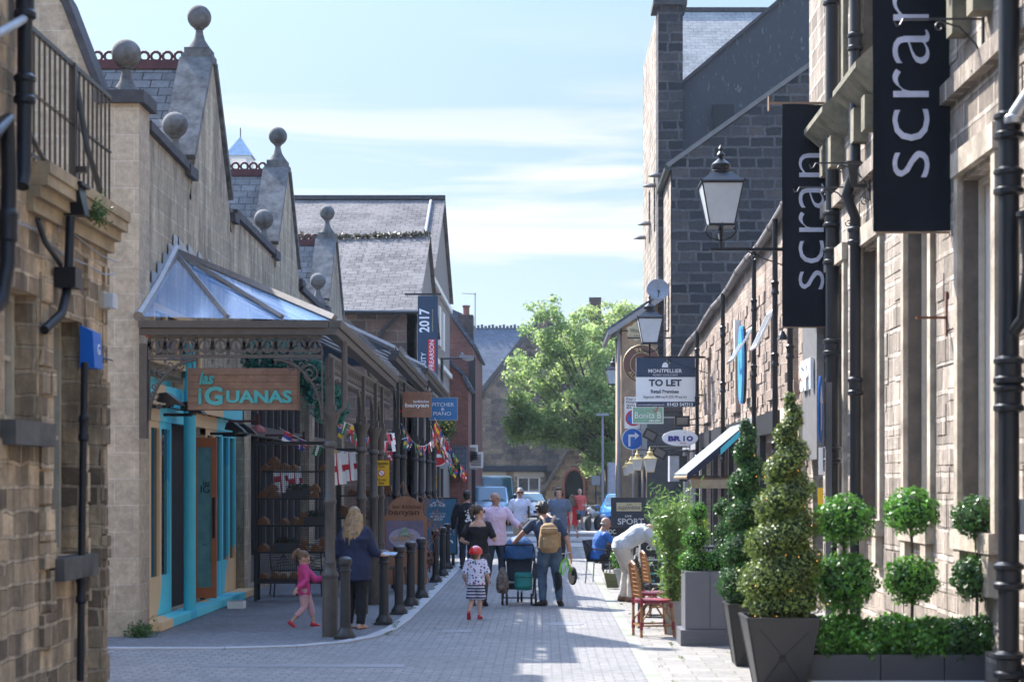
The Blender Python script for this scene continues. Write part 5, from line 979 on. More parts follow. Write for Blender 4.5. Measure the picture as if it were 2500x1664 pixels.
# ---- hanging signs right
t=sign('to_let_board','white and navy To Let board with blue header below the middle lantern','sign',47.0,(1553,873,1697,993),M_wtxt,[('TO LET',1584,1664,934,17,M_navy,.04),('Retail Premises',1589,1657,955,9,M_navy,.02),('Approx 384 sq ft (35.70 sq m)',1570,1676,969,8,M_navy,0)],.05)
panel(t,47.0,(1553,873,1697,920),M_navy,'header'); panel(t,47.0,(1553,980,1697,993),M_navy,'footer')
b=B(); k=47/F; b.text('MONTPELLIER',PY(1624,905,46.995),w=82*k,h=9*k,dep=.004,bold=.01); b.text('PROPERTY CONSULTANTS',PY(1624,915,46.995),w=60*k,h=3.5*k,dep=.004); b.text('01423 547313',PY(1660,987,46.995),w=63*k,h=8*k,dep=.004,bold=.02); b.text('www.montpellierproperty.com',PY(1589,988,46.995),w=66*k,h=5*k,dep=.004)
q=PY(1623,891,46.99); b.prism([(q.x-.08,q.y,q.z-.06),(q.x+.09,q.y,q.z-.06),(q.x+.09,q.y,q.z+.02),(q.x+.04,q.y,q.z+.08),(q.x-.03,q.y,q.z+.07),(q.x-.07,q.y,q.z)],(0,.004,0)); mk('header_lettering',b,M_wtxt,t)
b=B(); q=PY(1697,885,47.02); b.box(q.x-.8,RX,47.01,47.04,q.z+.14,q.z+.18); b.box(q.x,RX,47.01,47.04,q.z-.9,q.z-.86); mk('bracket',b,M_irond,t)
t=sign('studio_sign','pale green Bonita B studio sign below the To Let board','sign',51.5,(1545,994,1618,1032),mat('pale_green_board',(.2,.38,.26),.4,bump=0),[('Bonita B',1550,1614,1013,15,M_wtxt,-.01),('studio',1584,1613,1026,6,M_wtxt,.01,.3)],.04,(M_wtxt,.02))
b=B(); q=PY(1600,1003,51.49); b.path([(q.x-.05,q.y,q.z+.05),(q.x,q.y,q.z-.04),(q.x+.1,q.y,q.z+.16)],.014,5); mk('tick',b,M_red,t); b=B(); q=PY(1618,1020,51.52); b.box(q.x,RX,51.51,51.54,q.z,q.z+.04); mk('bracket',b,M_mid,t)
t=sign('oval_sign','white oval sign with purple BRIO lettering','sign',45.5,(1617,1050,1704,1088),M_wtxt,[('BR',1631,1663,1070,13,mat('violet_print',(.06,.04,.28),.5),.06),('I',1668,1672,1070,13,MC['violet_print'],.06),('O',1676,1692,1070,13,MC['violet_print'],.06),('fine',1660,1675,1081,3.5,M_red,.01,.3)],.05,(M_mid,.012),None,True)
b=B(); q=PY(1672,1055,45.48); b.ball(q,.015,8,6); mk('red_dot',b,M_red,t); b=B(); q=PY(1700,1047,45.53); b.box(q.x-.7,RX,45.52,45.55,q.z+.1,q.z+.13); b.box(q.x-.7,RX,45.52,45.55,q.z-.6,q.z-.57);mk('bracket',b,M_irond,t)
t=sign('parking_sign','white Pay and Display zone sign with no waiting roundel','road sign',58.5,(1525,968,1569,1045),M_wtxt,[('Pay and',1529,1566,974,6.5,M_ink,0),('Display',1529,1563,981.5,7,M_ink,0),('ZONE',1529,1562,992,8.5,M_ink,.01)],.03)
q=PY(1546,1020,58.5); disc(t,'red_ring',q,.27,M_red,.003); disc(t,'blue_disc',q,.215,M_signb,.012); b=B(); b.bx((q.x,q.y-.019,q.z),(.5,.004,.045),0,R(45)); mk('red_bar',b,M_red,t)
b=B(); b.tube((q.x,q.y+.06,0),(q.x,q.y+.06,q.z+.7),.04); mk('post',b,M_mid,t)
t=thing('turn_right_sign',PY(1545,1071,57.6),'round blue turn right arrow sign under the parking sign','road sign'); q=PY(1545,1071,57.6); k=57.6/F; disc(t,'rim',q,27*k,M_wtxt); disc(t,'disc',q,25*k,M_signb,.008)
b=B(); W=lambda x,y:(q.x+x*k,q.y-.016,q.z+y*k); b.prism([W(-11,-18),W(-6,-18),W(-6,8),W(5,8),W(5,14),W(17,6),W(5,-3),W(5,2) ,W(5,3),W(5,2.5)][:3]+[W(-6,5),W(5,5),W(5,-1),W(16,8),W(5,17),W(5,11),W(-11,11)],(0,.004,0)); mk('arrow',b,M_wtxt,t)
t=sign('pub_sign','round brown pub sign with ring of gilt letters behind the To Let board','sign',56.0,(1522,842,1612,934),mat('brown_pub_board',(.14,.05,.035),.5),[],.06,(M_gold,.02),None,True)
b=B(); q=PY(1567,888,55.98); k=56/F
for s,a in(('T',18),('H',8),('E',-3)) : aa=R(a+4); b.text(s,(q.x-math.sin(aa)*36*k,q.y,q.z+math.cos(aa)*36*k),h=9*k,right=(math.cos(aa),0,math.sin(aa)),up=(-math.sin(aa),0,math.cos(aa)),dep=.006)
for s,a in(('A',-52),('L',-38),('E',-26)): aa=R(a); b.text(s,(q.x+math.sin(aa)*36*k,q.y,q.z-math.cos(aa)*36*k),h=9*k,right=(math.cos(aa),0,math.sin(aa)),up=(-math.sin(aa),0,math.cos(aa)),dep=.006)
mk('lettering',b,M_gold,t); b=B(); b.path([(q.x+math.cos(a)*28*k,q.y,q.z+math.sin(a)*28*k) for a in [2*math.pi*i/30 for i in range(31)]],.01,4); mk('inner_ring',b,M_gold,t)
q=PY(1540,845,56); b=B(); b.box(q.x-.1,4.2,56.0,56.04,q.z+.25,q.z+.3); mk('bracket',b,M_irond,t)
t=thing('scalloped_sign',PY(1560,810,57.4),'cream scalloped sign half hidden behind the middle lantern','sign'); q=PY(1558,809,57.4); k=57.4/F; b=B(); b.prism([(q.x+math.cos(a)*(27+3*math.cos(7*a))*k,q.y,q.z+math.sin(a)*(21+3*math.cos(7*a))*k) for a in [2*math.pi*i/42 for i in range(42)]],(0,.04,0)); mk('board',b,mat('cream_board',(.6,.5,.3),.5,bump=0),t); b=B(); b.text('NICHOLLS',(q.x,q.y-.004,q.z),w=40*k,h=8*k,right=(.97,0,-.2),up=(.2,0,.97)); b.text('FINE FOOD',(q.x+.02,q.y-.004,q.z-10*k),w=24*k,h=4*k); mk('lettering',b,M_irond,t); b=B(); b.box(q.x-.55,4.2,q.y+.05,q.y+.08,q.z+.0,q.z+.05); mk('bracket',b,M_irond,t)
# satellite dish
t=thing('satellite_dish',PY(1607,708,56.8),'grey satellite dish on the corner of the soot black building','satellite dish'); q=PY(1606,708,55.2); b=B(); b.lathe([(.02,-.05),(.2,-.02),(.36,.06),(.37,.065),(.36,.075),(.2,0),(.02,-.03)],(0,0,0),24); b.xf(0,Matrix.Translation(q)@Matrix.Rotation(R(70),4,'X')); mk('dish',b,mat('dish_grey',(.24,.24,.26),.6),t,True); b=B(); b.path([q+Vector((0,.1,-.3)),q+Vector((0,-.45,-.12))],.015); b.bx(q+Vector((0,-.45,-.1)),(.07,.1,.07)); b.path([q,q+Vector((.3,.5,0)),q+Vector((.35,1.2,-.02))],.02); mk('feed_arm',b,M_irond,t)
# surf board shaped sign, wall lamps, awning, pots
q0=PX(1812,795,RX-.2); t=thing('surf_sign',q0,'bright sky blue oval board seen edge on high on the rubble wall','sign'); q=PX(1812,890,RX-.22); b=B(); hz=(985-795)/2*q.y/F; b.prism([(q.x+.0,q.y+math.cos(a)*.4,q.z+math.sin(a)*hz) for a in [2*math.pi*i/28 for i in range(28)]],(-.05,0,0)); mk('board',b,mat('sky_blue_paint',(.08,.38,.75),.35,bump=0),t); b=B(); b.prism([(q.x+.06,q.y+.05+math.cos(a)*.4,q.z+math.sin(a)*hz) for a in [2*math.pi*i/28 for i in range(28)]],(-.055,0,0)); mk('backing',b,M_ink,t)
q=PX(1798,820,RX-.1); b=B(); b.box(q.x-.05,q.x+.1,q.y-.1,q.y+.1,q.z-.35,q.z+.35); mk('wall_box',b,M_white,label='white box fixed to the rubble wall beside the blue oval board',cat='box')
q=PX(1640,1360-140,RX-.25)
t=thing('projecting_sign',(4,44,2),'grey blank box sign projecting from the rubble terrace','sign'); d=42.6; a=PY(1635,1175,d); c=PY(1658,1112,d); b=B(); b.box(a.x,c.x,d,d+.6,a.z,c.z); mk('box',b,mat('pale_grey_board',(.4,.41,.43),.5,bump=0),t); b=B(); b.box(a.x-.02,c.x+.02,d-.02,d,a.z-.03,a.z); b.box(a.x-.02,c.x+.02,d-.02,d,c.z,c.z+.03); b.box(c.x,RX,d+.2,d+.25,a.z+.1,a.z+.15); b.box(c.x+.002,c.x+.2,d-.01,d+.5,a.z,c.z); mk('trim',b,M_irond,t)
t=thing('awning',(3.6,36,2.1),'sloping blue edged awning over the terrace with pale underside','awning'); y0,y1=35.4,38.9; A=PY(1678,1158,y0);C=PY(1806,1052,y0); dx=(RX-C.x)
b=B(); b.prism([(A.x,y0,A.z),(RX-.02,y0,C.z+(C.z-A.z)/(C.x-A.x)*dx),(RX-.02,y0,C.z+(C.z-A.z)/(C.x-A.x)*dx+.03),(A.x,y0,A.z+.03)],(0,y1-y0,0)); mk('canvas',b,mat('pale_blue_canvas',(.16,.19,.22),.8),t)
b=B(); b.prism([(A.x,y0-.03,A.z-.12),(C.x,y0-.03,C.z-.12),(C.x,y0-.03,C.z+.03),(A.x,y0-.03,A.z+.03)],(0,.025,0)); mk('valance',b,mat('navy_valance',(.015,.02,.05),.7),t); b=B(); q=PY(1806,1065,y0); b.prism([(q.x-.4,y0-.05,q.z-.38),(q.x,y0-.05,q.z-.0),(q.x,y0-.05,q.z+.12),(q.x-.4,y0-.05,q.z-.24)],(0,.015,0)); mk('turquoise_trim',b,M_teal,t)
b=B(); b.tube((A.x+.02,y0,A.z-.05),(A.x+.02,y1,A.z-.05),.04)
for y in(y0+.3,y0+1.8,y1-.3): b.path([(A.x+.05,y,A.z-.05),((A.x+RX)/2,y,A.z-.1),(RX-.02,y,A.z-.02)],.03,6)
mk('frame',b,mat('rust_timber',(.3,.2,.12),.7),t); b=B(); b.box(A.x+.1,RX-.02,y0+.1,y0+.16,A.z-.28,A.z-.1); mk('beam',b,mat('pale_timber',(.42,.33,.22),.8),t)
q=PX(1910,815,RX-.2); t=thing('wall_lamp',q,'small black bell shaped wall lamp below the smaller banner','lamp'); b=B(); b.lathe([(.1,-.1),(.07,-.02),(.03,.05)],q,10); b.path([q+Vector((0,0,.05)),q+Vector((0,0,.12)),q+Vector((.2,0,.1))],.01,5); mk('shade',b,M_blk,t)
# speaker/light clutter on pub
for x,y,d,l in((1587,1062,52,'tilted black floodlight above the brass lanterns'),(1665,1028,48,'black box loudspeaker on the terrace wall under the To Let board'),(1610,1105,50,'black floodlight pointing down right of the brass lanterns')):
    q=PY(x,y,d); t=thing('spot_lamp',q,l,'floodlight'); b=B(); b.bx(q,(.42,.2,.3),0,.5 if x!=1665 else 0); mk('housing',b,M_blk,t); b=B(); b.path([q,(RX,d,q.z+.1)],.02); mk('arm',b,M_irond,t); b=B(); b.bx(q+Vector((0,-.11,0)),(.3,.02,.2),0,.5 if x!=1665 else 0); mk('face',b,M_grey,t)
# ================= planters right =================
LB=leafmat('box_green',(.03,.11,.015),(.17,.42,.05),.35,.35); LY=leafmat('golden_green',(.06,.10,.015),(.30,.34,.06),.25); LD=leafmat('dark_box',(.02,.07,.012),(.07,.19,.03),.25,.35)
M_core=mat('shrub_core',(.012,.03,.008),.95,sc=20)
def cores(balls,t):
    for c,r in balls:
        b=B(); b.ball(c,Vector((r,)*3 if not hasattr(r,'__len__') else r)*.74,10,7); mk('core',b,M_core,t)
def pack(balls,n_per):
    P_=[];N_=[];co=B()
    for (c,r) in balls:
        rv=np.array(r if hasattr(r,'__len__') else (r,)*3,float); p,n=shell(c,rv,int(n_per*float((rv**2).mean())),.3); P_.append(p);N_.append(n); co.ball(c,Vector(rv*.74),10,7)
    return np.concatenate(P_),np.concatenate(N_),co
kt=.004; D=kt*F
for i,(x0,x1,bx_,b1,r1,b2,r2,hh,l) in enumerate(((1980,2150,2060,1269,76,1416,84,1500,'left'),(2151,2306,2225,1248,70,1413,70,1492,'middle'),(2307,2452,2383,1262,62,1408,64,1500,'right'))):
    a=PY(x0,1680,D).x; c=PY(x1,1680,D).x-.006; zt=PY(0,1597,D).z
    t=thing('planter_trough',((a+c)/2,D,0),l+' dark grey trough holding a double ball topiary','planter','row of three troughs across the terrace'); b=B(); b.box(a,c,D,D+.5,.06,zt); mk('trough',b,mat('charcoal_planter',(.06,.06,.066),.5,var=.1,bump=.03),t); b=B(); b.box(a-.002,c+.002,D-.03,D+.5,.0,.058); mk('base_board',b,M_white,t)
    t=thing('ball_topiary',((a+c)/2,D+.25,zt),l+' double ball topiary tree in the row of three troughs','topiary','double ball topiaries in the troughs'); k=kt*(D+.25)/D
    W=lambda x,y:PY(x,y,D+.25); s=W(bx_,1500)
    b=B(); b.path([(s.x,s.y,zt-.05),(s.x+.01,s.y,zt+.5),W(bx_,b1+10)],.016,8); mk('stem',b,M_bark,t)
    balls=[(tuple(W(bx_,b1)),(r1*k*.95,r1*k*.95,r1*k*.8)),(tuple(W(bx_,b2)),(r2*k*.95,r2*k*.95,r2*k*.85))]; m=W((x0+x1)/2,1560)
    base=[((m.x+(j-1)*.19,m.y+dy,zt+.15+.03*math.sin(j*2+i*2)),(.2,.2,.21)) for j in range(3) for dy in(-.1,.1)]
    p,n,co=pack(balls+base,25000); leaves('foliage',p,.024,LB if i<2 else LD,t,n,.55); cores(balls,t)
# tapered pots with spirals
def tpot(cx,y,wt,wb,h,label):
    t=thing('tapered_planter',(cx,y,0),label,'planter'); b=B(); b.lathe([(wb*.707,0),(wt*.707,h-.02),(wt*.707+.015,h-.02),(wt*.707+.015,h),(wt*.707-.03,h),(wt*.707-.03,h-.05)],(cx,y,0),4); mk('pot',b,mat('charcoal_pot',(.035,.033,.034),.5,var=.15,bump=.05),t); b=B()
    for s in(-1,1):
        for sy in(-1,1): b.tube((cx+s*wb*.5,y+sy*wb*.5,0.01),(cx+s*wt*.5,y+sy*wt*.5,h),.012,n=5)
    for f in(.25,.75): pass
    f0=lambda x,z:(cx+x*(wb+(wt-wb)*z/h)/2,y-(wb+(wt-wb)*z/h)/2-.006,z)
    b.path([f0(-.7,h*.85),f0(0,h*.45),f0(.7,h*.1)],.004,4); b.path([f0(.75,h*.8),f0(0,h*.45),f0(-.7,h*.1)],.004,4); q=f0(0,h*.42); b.path([(q[0]+.03*math.cos(a),q[1],q[2]+.03*math.sin(a)) for a in [math.pi*i/5 for i in range(11)]],.006,5)
    mk('edge_strips',b,M_irond,t); b=B(); b.box(cx-wb*.4,cx+wb*.4,y-wb*.4,y+wb*.4,-.0,.02); mk('foot',b,M_ink,t); return t
def spiral(cx,y,z0,z1,r0,r1,turns,lm,label,lean=0,n_per=15000,lights=0,seed=0):
    t=thing('spiral_topiary',(cx,y,z0),label,'topiary'); balls=[]; N=int(turns*8)
    for i in range(N):
        f=i/(N-1); ff=f**1.35; rad=r0+(r1-r0)*ff; th=seed+f*turns*2*math.pi; z=z0+(z1-z0)*f; balls.append(((cx+lean*f+math.cos(th)*rad*.33,y+math.sin(th)*rad*.33,z+rad*.35),(rad*.74+.02,rad*.74+.02,rad*.5+.03)))
    balls.append(((cx,y,z0+.1),(r0*.9,r0*.9,.16))); p,n,co=pack(balls,n_per); 
    gold=(n@np.array((-.55,-.35,.5)))>.25 if lm is LY else None
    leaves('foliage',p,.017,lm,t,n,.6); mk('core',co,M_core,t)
    if lights:
        sel=RNG.choice(len(p),lights); b=B()
        for j in sel: b.ball(p[j]+n[j]*.01,.003,5,4)
        mk('fairy_lights',b,mat('warm_fairy_light',(1,.4,.1),.4,bump=0,emit=2),t,kind='stuff')
M_=(1900-CX)*.00402; tpot(2.32,16.9,.70,.45,.69,'nearest dark tapered pot holding the tall spiral topiary'); spiral(2.33,16.9,.70,2.80,.40,.06,5.5,leafmat('olive_box',(.045,.09,.015),(.27,.34,.07),.25),'tallest spiral topiary with fairy lights in the nearest tapered pot',.12,15000,90)
tpot(2.28,18.8,.56,.36,.68,'second dark tapered pot half hidden behind the nearest one'); spiral(2.26,18.8,.7,2.6,.33,.08,5,LD,'second spiral topiary standing behind and left of the tallest one',-.03,15000,20,2)
# box planter
t=thing('box_planter',(2.05,21.3,0),'square grey panelled planter on a ribbed plinth beside the red chair','planter'); b=B(); b.box(1.74,2.36,21,21.6,.2,.9); mk('box',b,mat('grey_planter',(.13,.13,.145),.5,var=.08,bump=.03),t); b=B()
for i in range(9): b.box(1.68,2.42,20.94+.001*i,21.66,.0+i*.022,.0+i*.022+.018)
mk('plinth',b,MC['grey_planter'],t); b=B(); b.box(2.04,2.045,20.996,21,.2,.9); mk('panel_joint',b,M_ink,t)
t=thing('triple_ball_topiary',(2,21.3,.9),'bright green three tier ball topiary in the square grey planter','topiary'); y=21.3; W=lambda x,yy:tuple(PY(x,yy,y)); k=y/F
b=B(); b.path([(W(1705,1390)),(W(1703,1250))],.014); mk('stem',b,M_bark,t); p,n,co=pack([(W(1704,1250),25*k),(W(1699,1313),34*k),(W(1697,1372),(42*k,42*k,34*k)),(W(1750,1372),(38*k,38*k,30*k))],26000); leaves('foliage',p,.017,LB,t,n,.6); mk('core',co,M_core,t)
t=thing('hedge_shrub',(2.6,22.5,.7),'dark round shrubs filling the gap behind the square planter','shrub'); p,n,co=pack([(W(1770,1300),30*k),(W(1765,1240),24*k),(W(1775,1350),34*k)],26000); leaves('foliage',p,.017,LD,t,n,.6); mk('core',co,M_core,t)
# bamboo in pale pot
t=thing('potted_bamboo',(1.72,22.6,0),'leafy bamboo in a pale grey tapered pot beside the square planter','potted plant'); b=B(); b.lathe([(.13,0),(.2,.42),(.215,.42),(.215,.44),(.19,.44),(.185,.38)],(1.72,22.6,0),4); mk('pot',b,mat('pale_grey_pot',(.4,.4,.38),.6),t); b=B(); ps=[];ns=[]; rr=random.Random(5)
for i in range(16):
    a=rr.uniform(0,6.28); s=rr.uniform(.05,.34); h=rr.uniform(.9,1.55); base=Vector((1.72+rr.uniform(-.08,.08),22.6+rr.uniform(-.08,.08),.4)); pts=[base+Vector((math.cos(a)*s*f*f,math.sin(a)*s*f*f,h*f)) for f in(0,.3,.6,1)]; b.path(pts,[.008,.007,.005,.002],5)
    for j in range(220):
        f=rr.random()**.7; q=base+Vector((math.cos(a)*s*f*f,math.sin(a)*s*f*f,h*f)); ps.append(q+Vector((rr.gauss(0,.07),rr.gauss(0,.07),rr.gauss(0,.05))))
mk('canes',b,mat('bamboo_cane',(.25,.2,.08),.6),t); leaves('leaves',ps,.05,leafmat('bamboo_leaf',(.06,.16,.03),(.28,.42,.12),.4,.35),t,None,.2)
t=thing('laurel_bush',(2.0,24.2,.9),'yellow green bush rising behind the bamboo','shrub'); y=24.2;k=y/F; p,n,co=pack([(W:=tuple(PY(1655,1262,y)),(50*k,40*k,36*k)),(tuple(PY(1640,1310,y)),(45*k,40*k,50*k)),(tuple(PY(1690,1290,y)),(40*k,40*k,50*k)),(tuple(PY(1655,1390,y)),(30*k,30*k,60*k))],12000); leaves('foliage',p,.032,leafmat('lime_leaf',(.10,.22,.015),(.36,.50,.05),.4,.3),t,n,.4); mk('core',co,M_core,t)
t=thing('potted_box_ball',(1.35,32.8,0),'small box ball in a pale pot by the bending man','potted plant'); q=PY(1512,1372,32.8); b=B(); b.lathe([(.09,0),(.13,.3),(.15,.31),(.15,.34)],(q.x+.03,q.y,0),14); mk('pot',b,mat('pale_grey_pot',(.4,.4,.38)),t,True); p,n,co=pack([(tuple(q+Vector((.03,0,.08))),.2)],22000); leaves('foliage',p,.02,LB,t,n,.5); mk('core',co,M_core,t)
t=thing('potted_box_ball',(1.6,29.2,0),'small dark leafy ball between the bending man and the chalkboard','potted plant'); q=PY(1533,1395,30.0); b=B(); b.lathe([(.08,0),(.11,.24),(.13,.26)],(q.x,q.y,0),12); mk('pot',b,MC['pale_grey_pot'],t,True); p,n,co=pack([(tuple(q),(.1,.1,.14))],22000); leaves('foliage',p,.018,LD,t,n,.5); mk('core',co,M_core,t)
# ---- bistro chairs
def bistro(px,py,rz,m1,m2,label,z=0):
    """rattan bistro chair, back towards -x in local space"""
    t=thing('bistro_chair',(0,0,0),label,'chair','rattan bistro chairs'); V_=Vector
    for sy in(-1,1): 
        b=B(); b.path([(-.2,sy*.2,0),(-.2,sy*.2,.45),(-.23,sy*.2,.75),(-.27,sy*.13,.93),(-.275,0,.97)],.019,8); mk('leg',b,m1,t,True)
        b=B(); b.path([(.24,sy*.2,0),(.2,sy*.19,.45)],.019,8); mk('leg',b,m1,t,True)
    b=B(); b.loft([((0,0,.44),.23,.23),((0,0,.48),.235,.235)],20); mk('seat',b,m2,t)
    b=B(); b.path([(-.2,-.2,.15),(-.2,.2,.15),(.235,.2,.15),(.235,-.2,.15),(-.2,-.2,.15)],.013,6)
    for sy in(-1,1): b.path([(-.2,sy*.2,.2),(-.05,sy*.2,.4),(0,sy*.2,.43)],.012,6); b.path([(.22,sy*.2,.2),(.1,sy*.2,.38),(.02,sy*.2,.43)],.012,6)
    b.path([(.23,-.2,.2),(.22,-.05,.4),(.22,.05,.4),(.23,.2,.2)],.012,6); mk('stretcher',b,m1,t,True)
    b=B()
    for i in range(7): zz=.54+i*.055; b.path([(-.205-.004*i,-.19+.004*i,zz),(-.215-.01*i,0,zz),(-.205-.004*i,.19-.004*i,zz)],.008,5)
    for i in range(6): yy=-.15+i*.06; b.path([(-.2,yy,.5),(-.26,yy*.7,.92)],.008,5)
    mk('backrest',b,m1,t); b=B()
    for sy in(-1,1):
        for zz in(.15,.45): b.tube((-.2,sy*.2,zz-.05),(-.2,sy*.2,zz+.05),.023); b.tube((.225,sy*.2,zz-.05) if zz<.3 else (.2,sy*.19,zz-.07),(.222,sy*.2,zz+.05) if zz<.3 else (.2,sy*.19,zz-.01),.023)
    mk('binding',b,m2,t); t.location=(px,py,z); t.rotation_euler[2]=rz; return t
M_rat=mat('honey_rattan',(.32,.15,.055),.45,sc=14,bump=.1); M_crim=mat('crimson_weave',(.24,.015,.035),.5,sc=30,bump=.3)
bistro(1.42,22.3,R(12),M_rat,M_crim,'honey rattan bistro chair with crimson seat at the front')
bistro(1.55,23.7,R(-10),M_irond,M_crim,'black framed bistro chair with crimson seat behind the rattan one')
bistro(1.75,25.6,R(10),M_rat,M_irond,'farther rattan chair mostly hidden behind the black framed one')
def btable(x,y,label,m):
    t=thing('bistro_table',(x,y,0),label,'table'); b=B(); b.lathe([(.3,.72),(.31,.73),(.31,.75),(.3,.755)],(x,y,0),24); mk('tabletop',b,m,t); b=B(); b.tube((x,y,.03),(x,y,.72),.025)
    for i in range(4): b.path([(x,y,.12),(x+.25*math.cos(i*1.57+.7),y+.25*math.sin(i*1.57+.7),.01)],.016,6)
    mk('pedestal',b,M_irond,t,True)
btable(1.95,23.2,'round bistro table with pale wooden top behind the bamboo',mat('pale_table_top',(.5,.36,.2),.5)); btable(2.05,25.3,'second round bistro table by the tall chalkboard',MC['pale_table_top']); btable(1.95,27.6,'third round bistro table behind the tall chalkboard',M_blk)
# ---- chalkboards
def cboard(name,label,d,box,m,fm,texts,lean=.0,w_=.03):
    t=sign(name,label,'chalkboard',d,box,m,texts,.03,(fm,w_)); x0,y0,x1,y1=box; a=PY(x0,y1,d); c=PY(x1,y0,d); b=B()
    for x in(a.x,c.x-.03): b.prism([(x,d+.035,c.z-.1),(x,d+.06,c.z-.1),(x,d+.5,0),(x,d+.46,0)],(.03,0,0))
    if a.z>.02: b.box(a.x,a.x+.03,d,d+.03,0,a.z); b.box(c.x-.03,c.x,d,d+.03,0,a.z)
    mk('stand',b,fm,t); return t
M_ch=mat('chalkboard_black',(.015,.016,.018),.7,bump=.02); M_chalk=mat('chalk_white',(.6,.6,.6),.8,sc=40,bump=0)
cboard('chalkboard','tall white framed chalkboard with looping chalk lettering by the bamboo',30.5,(1564,1288,1616,1440),M_ch,M_white,[('Brio',1570,1600,1305,16,M_chalk,.03,.2),('Authentic',1568,1606,1320,6,M_chalk,0),('Caffe',1578,1604,1336,12,M_chalk,.02,.2),('Panini',1570,1598,1360,8,M_chalk,0),('Pizza',1570,1596,1376,8,M_chalk,0),('Gelato',1568,1600,1398,8,mat('chalk_turquoise',(.1,.55,.5),.8),.01),('Pasta',1570,1598,1415,8,MC['chalk_turquoise'],0)])
cboard('chalkboard','low chalkboard advertising a bacon roll behind the seated man',38.0,(1472,1288,1524,1386),M_ch,M_irond,[('MDC.',1479,1505,1297,11,M_chalk,.02),('BACON ROLL',1472,1508,1311,5.5,M_chalk,.02),('+ coffee £4',1480,1512,1319,4.5,M_chalk,0),('OPEN 7 DAYS',1476,1506,1377,4,M_chalk,0)])
t=cboard('pub_board','dark blue The Alexandra pub board with cream name panel','',(0) if 0 else 47.0,(1497,1219,1574,1350),M_navy,M_irond,[('LIVE',1526,1542,1260,5,M_chalk,.03),('SPORT',1508,1572,1272,15,M_chalk,.02)]) if False else cboard('pub_board','dark blue The Alexandra pub board with cream name panel',47.0,(1497,1219,1574,1350),mat('navy_pub_board',(.015,.03,.055),.4),M_irond,[('LIVE',1526,1542,1259,5,M_chalk,.03),('SPORT',1508,1572,1272,15,M_chalk,.02)],0,.06)
panel(t,47.0,(1505,1226,1566,1247),mat('cream_board',(.6,.5,.3)),'name_panel',.004); k=47/F; b=B(); b.text('THE',PY(1536,1231,46.994),w=12*k,h=5*k,dep=.004); b.text('ALEXANDRA',PY(1536,1239,46.994),w=54*k,h=8*k,dep=.004,bold=.01); mk('name_lettering',b,M_navy,t)
cboard('chalkboard','small chalkboard with handwritten line behind the round shrubs',30.0,(1658,1334,1745,1385),M_ch,M_mid,[('SUPPORT YOUR',1666,1740,1343,7,M_chalk,0),('LOCAL INDEPENDENT',1668,1741,1354,5.5,M_chalk,0),])
# ---- woven chairs at seated man
def woven(x,y,rz,label):
    t=thing('woven_chair',(0,0,0),label,'chair','black woven aluminium chairs')
    for sx_,sy in((-.24,-.23),(.24,-.23),(-.22,.23),(.22,.23)): b=B(); b.tube((sx_,sy,.45),(sx_*1.08,sy*1.15,0),.015); mk('leg',b,mat('polished_aluminium',(.6,.6,.62),.25,.9,bump=0),t,True)
    b=B(); b.bx((0,0,.45),(.5,.48,.04)); mk('seat',b,M_blk,t); b=B(); b.prism([(-.25,.22,.47),(.25,.22,.47),(.27,.3,.85),(-.27,.3,.85)],(0,.025,0)); mk('backrest',b,mat('black_weave',(.02,.02,.022),.5,sc=60,bump=.8),t)
    b=B()
    for s in(-1,1): b.path([(s*.27,.28,.84),(s*.29,.1,.68),(s*.29,-.2,.66),(s*.24,-.24,.45)],.02,6)
    mk('armrest',b,M_blk,t); t.location=(x,y,0); t.rotation_euler[2]=rz; return t
w1=woven(1.17,34.0,R(70),'black woven chair with the bald man sitting on it'); copy_tree(w1,None,(1.85,35.4,0),R(-60),'empty black woven chair behind the seated man'); 
t=thing('cafe_table',(1.75,34.3,0),'small black cafe table in front of the seated man','table'); b=B(); b.box(1.48,2.1,34.0,34.6,.7,.735); mk('tabletop',b,M_blk,t); b=B(); b.tube((1.78,34.3,0),(1.78,34.3,.7),.03); b.box(1.55,2.0,34.25,34.35,0,.03); b.box(1.73,1.83,34.1,34.5,0,.03); mk('pedestal',b,MC['polished_aluminium'],t)
t=thing('folded_notice',(1.28,31.6,0),'olive green canvas bag leaning by the pot beside the bending man','bag'); b=B(); b.prism([(1.2,32.1,.02),(1.42,32.1,.02),(1.36,32.1,.28),(1.14,32.1,.3)],(0,.12,0)); mk('body',b,mat('olive_canvas',(.12,.12,.05),.8),t); b=B(); b.path([(1.18,32.16,.29),(1.22,32.16,.4),(1.32,32.16,.4),(1.34,32.16,.28)],.01,5); mk('strap',b,MC['olive_canvas'],t)
